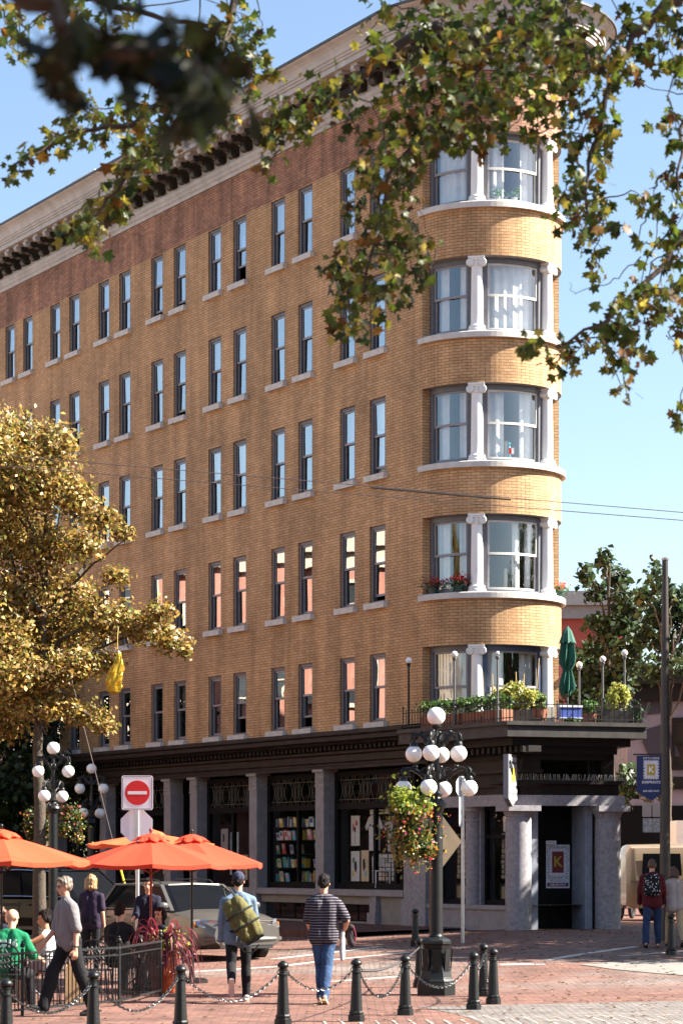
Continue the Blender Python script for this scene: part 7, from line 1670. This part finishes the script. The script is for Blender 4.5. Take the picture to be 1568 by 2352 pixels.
m=MB(); m.box(1.95,2.6,-.9,.9,.35,.36); m.mesh([(2.12,-.82,1.18),(2.12,.82,1.18),(1.72,.74,1.74),(1.72,-.74,1.74)],[(0,1,2,3)]); m.build("windscreen",CARGL,t,fix=False)
t=empty("delivery_truck",(12.2,70.5,0),0,"white topped blue truck at the picture's right edge","truck")
m=MB(); m.box(-2.6,1.2,-1.1,1.1,1.55,2.75); m.build("cargo_box",WHITE,t); m=MB(); m.box(-2.6,1.2,-1.09,1.09,.7,1.545); m.build("cargo_base",M("truck_blue",(.01,.10,.22),.35,0,.1,3),t)
m=MB(); m.mesh([(1.25,-1,.5),(2.9,-1,.5),(2.9,1,.5),(1.25,1,.5),(1.25,-1,2.2),(2.2,-1,2.2),(2.2,1,2.2),(1.25,1,2.2),(2.9,-1,1.25),(2.9,1,1.25)],[(0,1,8,5,4),(3,7,6,9,2),(4,5,6,7),(5,8,9,6),(1,2,9,8),(0,4,7,3)]); m.build("cab",WHITE,t)
for wx in (-1.5,2.0):
    for s in (-1,1): Mw=Matrix.Translation((wx,s*.9,.42))@Matrix.Rotation(R(90),4,'X'); m=MB(); m.lathe([(.1,-.12),(.38,-.12),(.42,-.06),(.42,.06),(.38,.12),(.1,.12)],(0,0,0),20); m.v=[tuple(Mw@Vector(v)) for v in m.v]; m.build("wheel",TYRE,t,True)
# parked motorcycle beyond the porch
mx0=A(1437,66.0); t=empty("motorcycle",(mx0,66.0,0),R(70),"dark motorcycle with a blue fairing parked beyond the porch's right pillar","motorcycle")
for wx in (-.68,.68):
    Mw=Matrix.Translation((wx,0,.32))@Matrix.Rotation(R(90),4,'X'); m=MB(); m.tube([Mw@Vector((.27*math.cos(R(15*i)),.27*math.sin(R(15*i)),0)) for i in range(24)],.055,8,closed=True); w_=m.build("wheel",TYRE,t,True)
    m=MB(); 
    for q in range(5): m.bar(Mw@Vector((0,0,0)),Mw@Vector((.24*math.cos(R(72*q)),.24*math.sin(R(72*q)),0)),.03); 
    m.build("rim",RIM,w_)
b=MB(); caps(b,(-.55,0,.78),.10,(.0,0,.76),.13); caps(b,(.0,0,.85),.15,(.35,0,.88),.12); caps(b,(-.2,0,.45),.17,(.25,0,.45),.16); skinned(b,"body",M("bike_black",(.015,.015,.02),.25,0,.2,4),t,.03,2)
b=MB(); caps(b,(.40,0,.95),.16,(.62,0,.75),.12); caps(b,(.3,0,.62),.14,(.5,0,.6),.12); skinned(b,"fairing",M("bike_blue",(.02,.14,.35),.25,0,.2,4),t,.03,2)
m=MB(); m.tube([(.40,-.36,1.08),(.46,-.1,1.04),(.46,.1,1.04),(.40,.36,1.08)],.018,6); m.tube([(.46,.06,1.02),(.68,.07,.32)],.025,6); m.tube([(.46,-.06,1.02),(.68,-.07,.32)],.025,6); m.build("handlebar",CHROME,t,True)
# ---------------------------------------------------------------- things in the shop windows
def loc(s,o,z): return L2W(s,o,z)
FRZ=math.atan2(CS,-SN)
BOOKM=[M("book_"+n,c,.55,0,.25,30) for n,c in (("white",(.62,.60,.56)),("sky_blue",(.10,.38,.55)),("teal",(.04,.25,.30)),("red",(.42,.05,.05)),("cream",(.55,.46,.30)),("navy",(.04,.06,.18)),("pink",(.5,.25,.28)),("yellow",(.55,.40,.06)),("grey",(.30,.30,.32)),("green",(.08,.22,.10)))]
BN=["white","sky blue","teal","red","cream","navy","pink","yellow","grey","green"]
PAGE=M("page_edges",(.6,.55,.45),.8)
rb=random.Random(12); ords=["top","second","third","fourth","lowest"]
zs=[2.50,2.15,1.78,1.41,1.03]; cover=M("cover_panel",(.25,.24,.26),.6,0,.6,25)
seen={}; NTH=["","first","second","third","fourth","fifth","sixth","seventh","eighth","ninth","tenth","eleventh"]
for zi,z in enumerate(zs):
    s=7.85
    while s>5.2:
        w=rb.choice([.05,.06,.05,.16,.18,.20,.16,.05,.045]); h=rb.uniform(.20,.30); c=rb.randrange(10)
        if rb.random()<.80:
            dp=.03 if w>.1 else .16; t=empty("book",loc(s-w/2,-.42 if w>.1 else -.46,z),FRZ,None,"book","books on the shop window shelves")
            m=MB(); m.box(-w/2+.004,w/2-.004,-dp/2,dp/2,.0,h,Matrix.Rotation(R(-8) if w>.1 else 0,4,'X')); m.build("cover",BOOKM[c],t)
            if w>.1:
                m=MB(); m.box(-w/2+.025,w/2-.025,dp/2,dp/2+.002,h*rb.uniform(.35,.55),h*.88,Matrix.Rotation(R(-8),4,'X')); m.build("cover_picture",BOOKM[(c+rb.choice([3,4,5,7]))%10],t)
            kind="wide face-out" if w>.1 else "slim spine-out"; k=(c,kind,zi); seen[k]=seen.get(k,0)+1
            place=" beside the wide window's pier" if s<5.9 else (" beside the third window's pier" if s>7.1 else " by the middle mullion")
            k2=(c,kind,zi,place); seen[k2]=seen.get(k2,0)+1
            t["label"]=f"{kind} {BN[c]} book, {ords[zi]} shelf,{place}"+("" if seen[k2]==1 else f", {NTH[seen[k2]]} from umbrellas")
        s-=w+rb.uniform(.004,.03)+(.10 if rb.random()<.10 else 0)
def board(name,label,cat,s,z,w,h,o,mat,marks,group=None,rot=0):
    t=empty(name,loc(s,o,z),FRZ,label,cat,group); m=MB(); m.box(-w/2,w/2,-.008,.008,0,h); m.build("sheet",mat,t)
    for mt,polys in marks:
        m=MB()
        for P in polys: m.mesh([(x,.0085,y) for x,y in P],[tuple(range(len(P)))])
        m.build("printed_mark",mt,t,fix=False)
    return t
PAPER=M("print_paper",(.62,.61,.58),.7,0,.04,4); INK=M("print_ink",(.02,.02,.03),.7); INKR=M("print_red",(.5,.07,.05),.7); INKG=M("print_green",(.08,.22,.14),.7)
def blob(cx,cy,rx_,ry,n=14,sd=0): r=random.Random(sd); return [(cx+rx_*math.cos(2*math.pi*i/n)*r.uniform(.6,1.15),cy+ry*math.sin(2*math.pi*i/n)*r.uniform(.6,1.15)) for i in range(n)]
board("art_print","tall white flower print at the top left of the wide shop window","print",4.0,1.98,.42,.78,-.55,PAPER,[(INK,[blob(.02,.42,.06,.10,sd=1)]),(INKR,[blob(-.06,.58,.07,.09,sd=2),blob(.1,.48,.04,.14,sd=3)]),(INKG,[blob(.02,.2,.02,.16,sd=4)])],"prints in the shop window")
board("art_print","tall white print with grey bird below the flower print","print",4.0,1.06,.42,.78,-.55,PAPER,[(INK,[blob(-.02,.36,.08,.18,sd=5)]),(INKG,[blob(.08,.55,.06,.08,sd=6)]),(M("print_yellow",(.55,.42,.08),.7),[blob(.1,.2,.06,.1,sd=7)])],"prints in the shop window")
board("art_print","dark framed portrait print left of the slim pier","print",8.95,1.1,.55,1.35,-.6,M("grey_print_paper",(.42,.43,.42),.7,0,.5,9),[(INK,[blob(0,.7,.16,.35,sd=8)])],"prints in the shop window")
board("art_print","pale blue print behind the umbrella in the third shop window","print",10.6,1.2,.5,1.2,-.6,M("blue_print_paper",(.35,.45,.48),.7,0,.4,9),[(INK,[blob(.05,.6,.10,.3,sd=9)])],"prints in the shop window")
def tshirt(label,s,z,fig):
    t=empty("display_tshirt",loc(s,-.6,z),FRZ,label,"T-shirt","T-shirts in the shop window"); m=MB()
    P=[(-.24,0),(.24,0),(.25,.62),(.36,.52),(.43,.62),(.25,.86),(.10,.92),(0,.88),(-.10,.92),(-.25,.86),(-.43,.62),(-.36,.52),(-.25,.62)]
    Mq=Matrix(((1,0,0,0),(0,0,1,0),(0,1,0,0),(0,0,0,1))); m.prism(P,-.02,.02,Mq); m.build("cloth",M("tee_grey",(.52,.53,.55),.8,0,.06,5) if "tee_grey" not in bpy.data.materials else bpy.data.materials["tee_grey"],t)
    m=MB()
    for P in fig: m.mesh([(x,.022,y) for x,y in P],[tuple(range(len(P)))])
    m.build("printed_figure",INK,t,fix=False)
tshirt("grey T-shirt printed with a slim figure under a parasol",3.15,1.85,[blob(0,.62,.10,.06,sd=11),blob(0,.50,.035,.06,sd=12),blob(0,.25,.045,.22,sd=13)])
tshirt("grey T-shirt printed with a seated dark figure",2.25,1.83,[blob(0,.50,.05,.06,sd=14),blob(-.02,.22,.15,.22,sd=15)])
cards=board("card_rack","rack of small white cards under the printed T-shirts","card rack",2.75,1.06,1.05,.72,-.62,M("rack_dark",(.05,.05,.055),.6),[(PAPER,[[(x,y),(x+w_,y),(x+w_,y+.09),(x,y+.09)] for r_ in range(6) for x,y,w_ in [(-.5+.145*c_+rb.uniform(0,.02),.03+.115*r_,rb.uniform(.08,.13)) for c_ in range(7)]])])
board("card_rack","rack of pink and white cards beside the granite pier","card rack",1.15,1.06,.75,.5,-.6,M("rack_brown",(.07,.05,.045),.6),[(BOOKM[6],[[(x,y),(x+.10,y),(x+.10,y+.15),(x,y+.15)] for r_ in range(2) for x,y in [(-.34+.14*c_,.05+.22*r_) for c_ in range(5)]])])
for (a,lab1,lab2) in ((-1.08,"grid of postcards in the porch window left of the round column","row of calendars at the foot of the left porch window"),(-2.95,"grid of postcards in the porch window beside the pillar","row of dark calendars at the foot of the right porch window")):
    board("postcard_grid",lab1,"postcards",a,1.15,.95,1.1,-.62,M("rack_olive",(.05,.045,.035),.6) if "rack_olive" not in bpy.data.materials else bpy.data.materials["rack_olive"],[(M("card_stock",(.40,.36,.28),.7,0,.4,14) if "card_stock" not in bpy.data.materials else bpy.data.materials["card_stock"],[[(x,y),(x+w_,y),(x+w_,y+h_),(x,y+h_)] for r_ in range(9) for x,y,w_,h_ in [(-.46+.135*c_+rb.uniform(0,.02),.02+.12*r_,rb.uniform(.07,.12),rb.uniform(.07,.11)) for c_ in range(7)]])])
    board("calendar_row",lab2,"calendars",a,.68,.95,.36,-.58,M("rack_black",(.03,.03,.03),.6) if "rack_black" not in bpy.data.materials else bpy.data.materials["rack_black"],[(BOOKM[4],[[(x,.02),(x+.03,.02),(x+.03,.30),(x,.30)] for x in [-.45+.055*i for i in range(16)]]),(BOOKM[3],[[(x,.31),(x+.1,.31),(x+.1,.35),(x,.35)] for x in [-.3,-.05,.2]])])
board("art_print","small botanical print hung at the top of the porch window beside the pillar","print",-2.85,2.28,.26,.36,-.50,PAPER,[(BOOKM[7],[blob(0,.2,.05,.08,sd=21)]),(INK,[blob(0,.1,.01,.08,sd=22)])],"prints in the shop window")
c=loc(2.6,-.46,.9); t=empty("display_chair",c,FRZ+1.2,"small white chair in front of the card rack in the wide shop window","chair")
m=MB(); m.box(-.2,.2,-.2,.2,.42,.45); m.build("seat",WHITE,t)
m=MB(); m.box(-.2,.2,-.21,-.18,.55,.80); m.build("backrest",WHITE,t)
for x in (-.18,.18):
    for y in (-.18,.18): m=MB(); m.bar((x,y,0),(x,y,.42 if y>0 else .8),.03); m.build("leg",WHITE,t)

k_=0
for (s_,z_,w_,h_,lab) in ((9.9,1.06,.5,.7,"pale poster low in the third shop window beside the mullion"),(11.0,1.9,.4,.6,"small pale poster hung high in the third shop window"),(9.2,2.48,.7,.34,"wide pale print hung at the top of the third shop window"),(14.4,1.2,.8,1.1,"large pale print in the shop window behind the no entry sign"),(16.4,1.2,.6,1.3,"tall print in the shop window left of the no entry sign"),(18.8,1.2,.7,1.2,"pale print in the shop window behind the farther five-globe lamp"),(3.45,1.06,.36,.8,"narrow print standing between the card rack and the bird print"),(1.15,1.75,.7,.8,"large sepia print above the pink card rack"),(2.75,2.78,.9,.12,"narrow printed strip above the two printed T-shirts")):
    k_+=1; board("art_print",lab,"print",s_,z_,w_,h_,-.5,[PAPER,BOOKM[4],BOOKM[8]][k_%3],[(INK,[blob(.05*math.sin(k_),h_*.55,w_*.2,h_*.25,sd=30+k_)]),(BOOKM[(k_*3)%10],[blob(-.1*w_,h_*.25,w_*.15,h_*.12,sd=50+k_)])],"prints in the shop window")
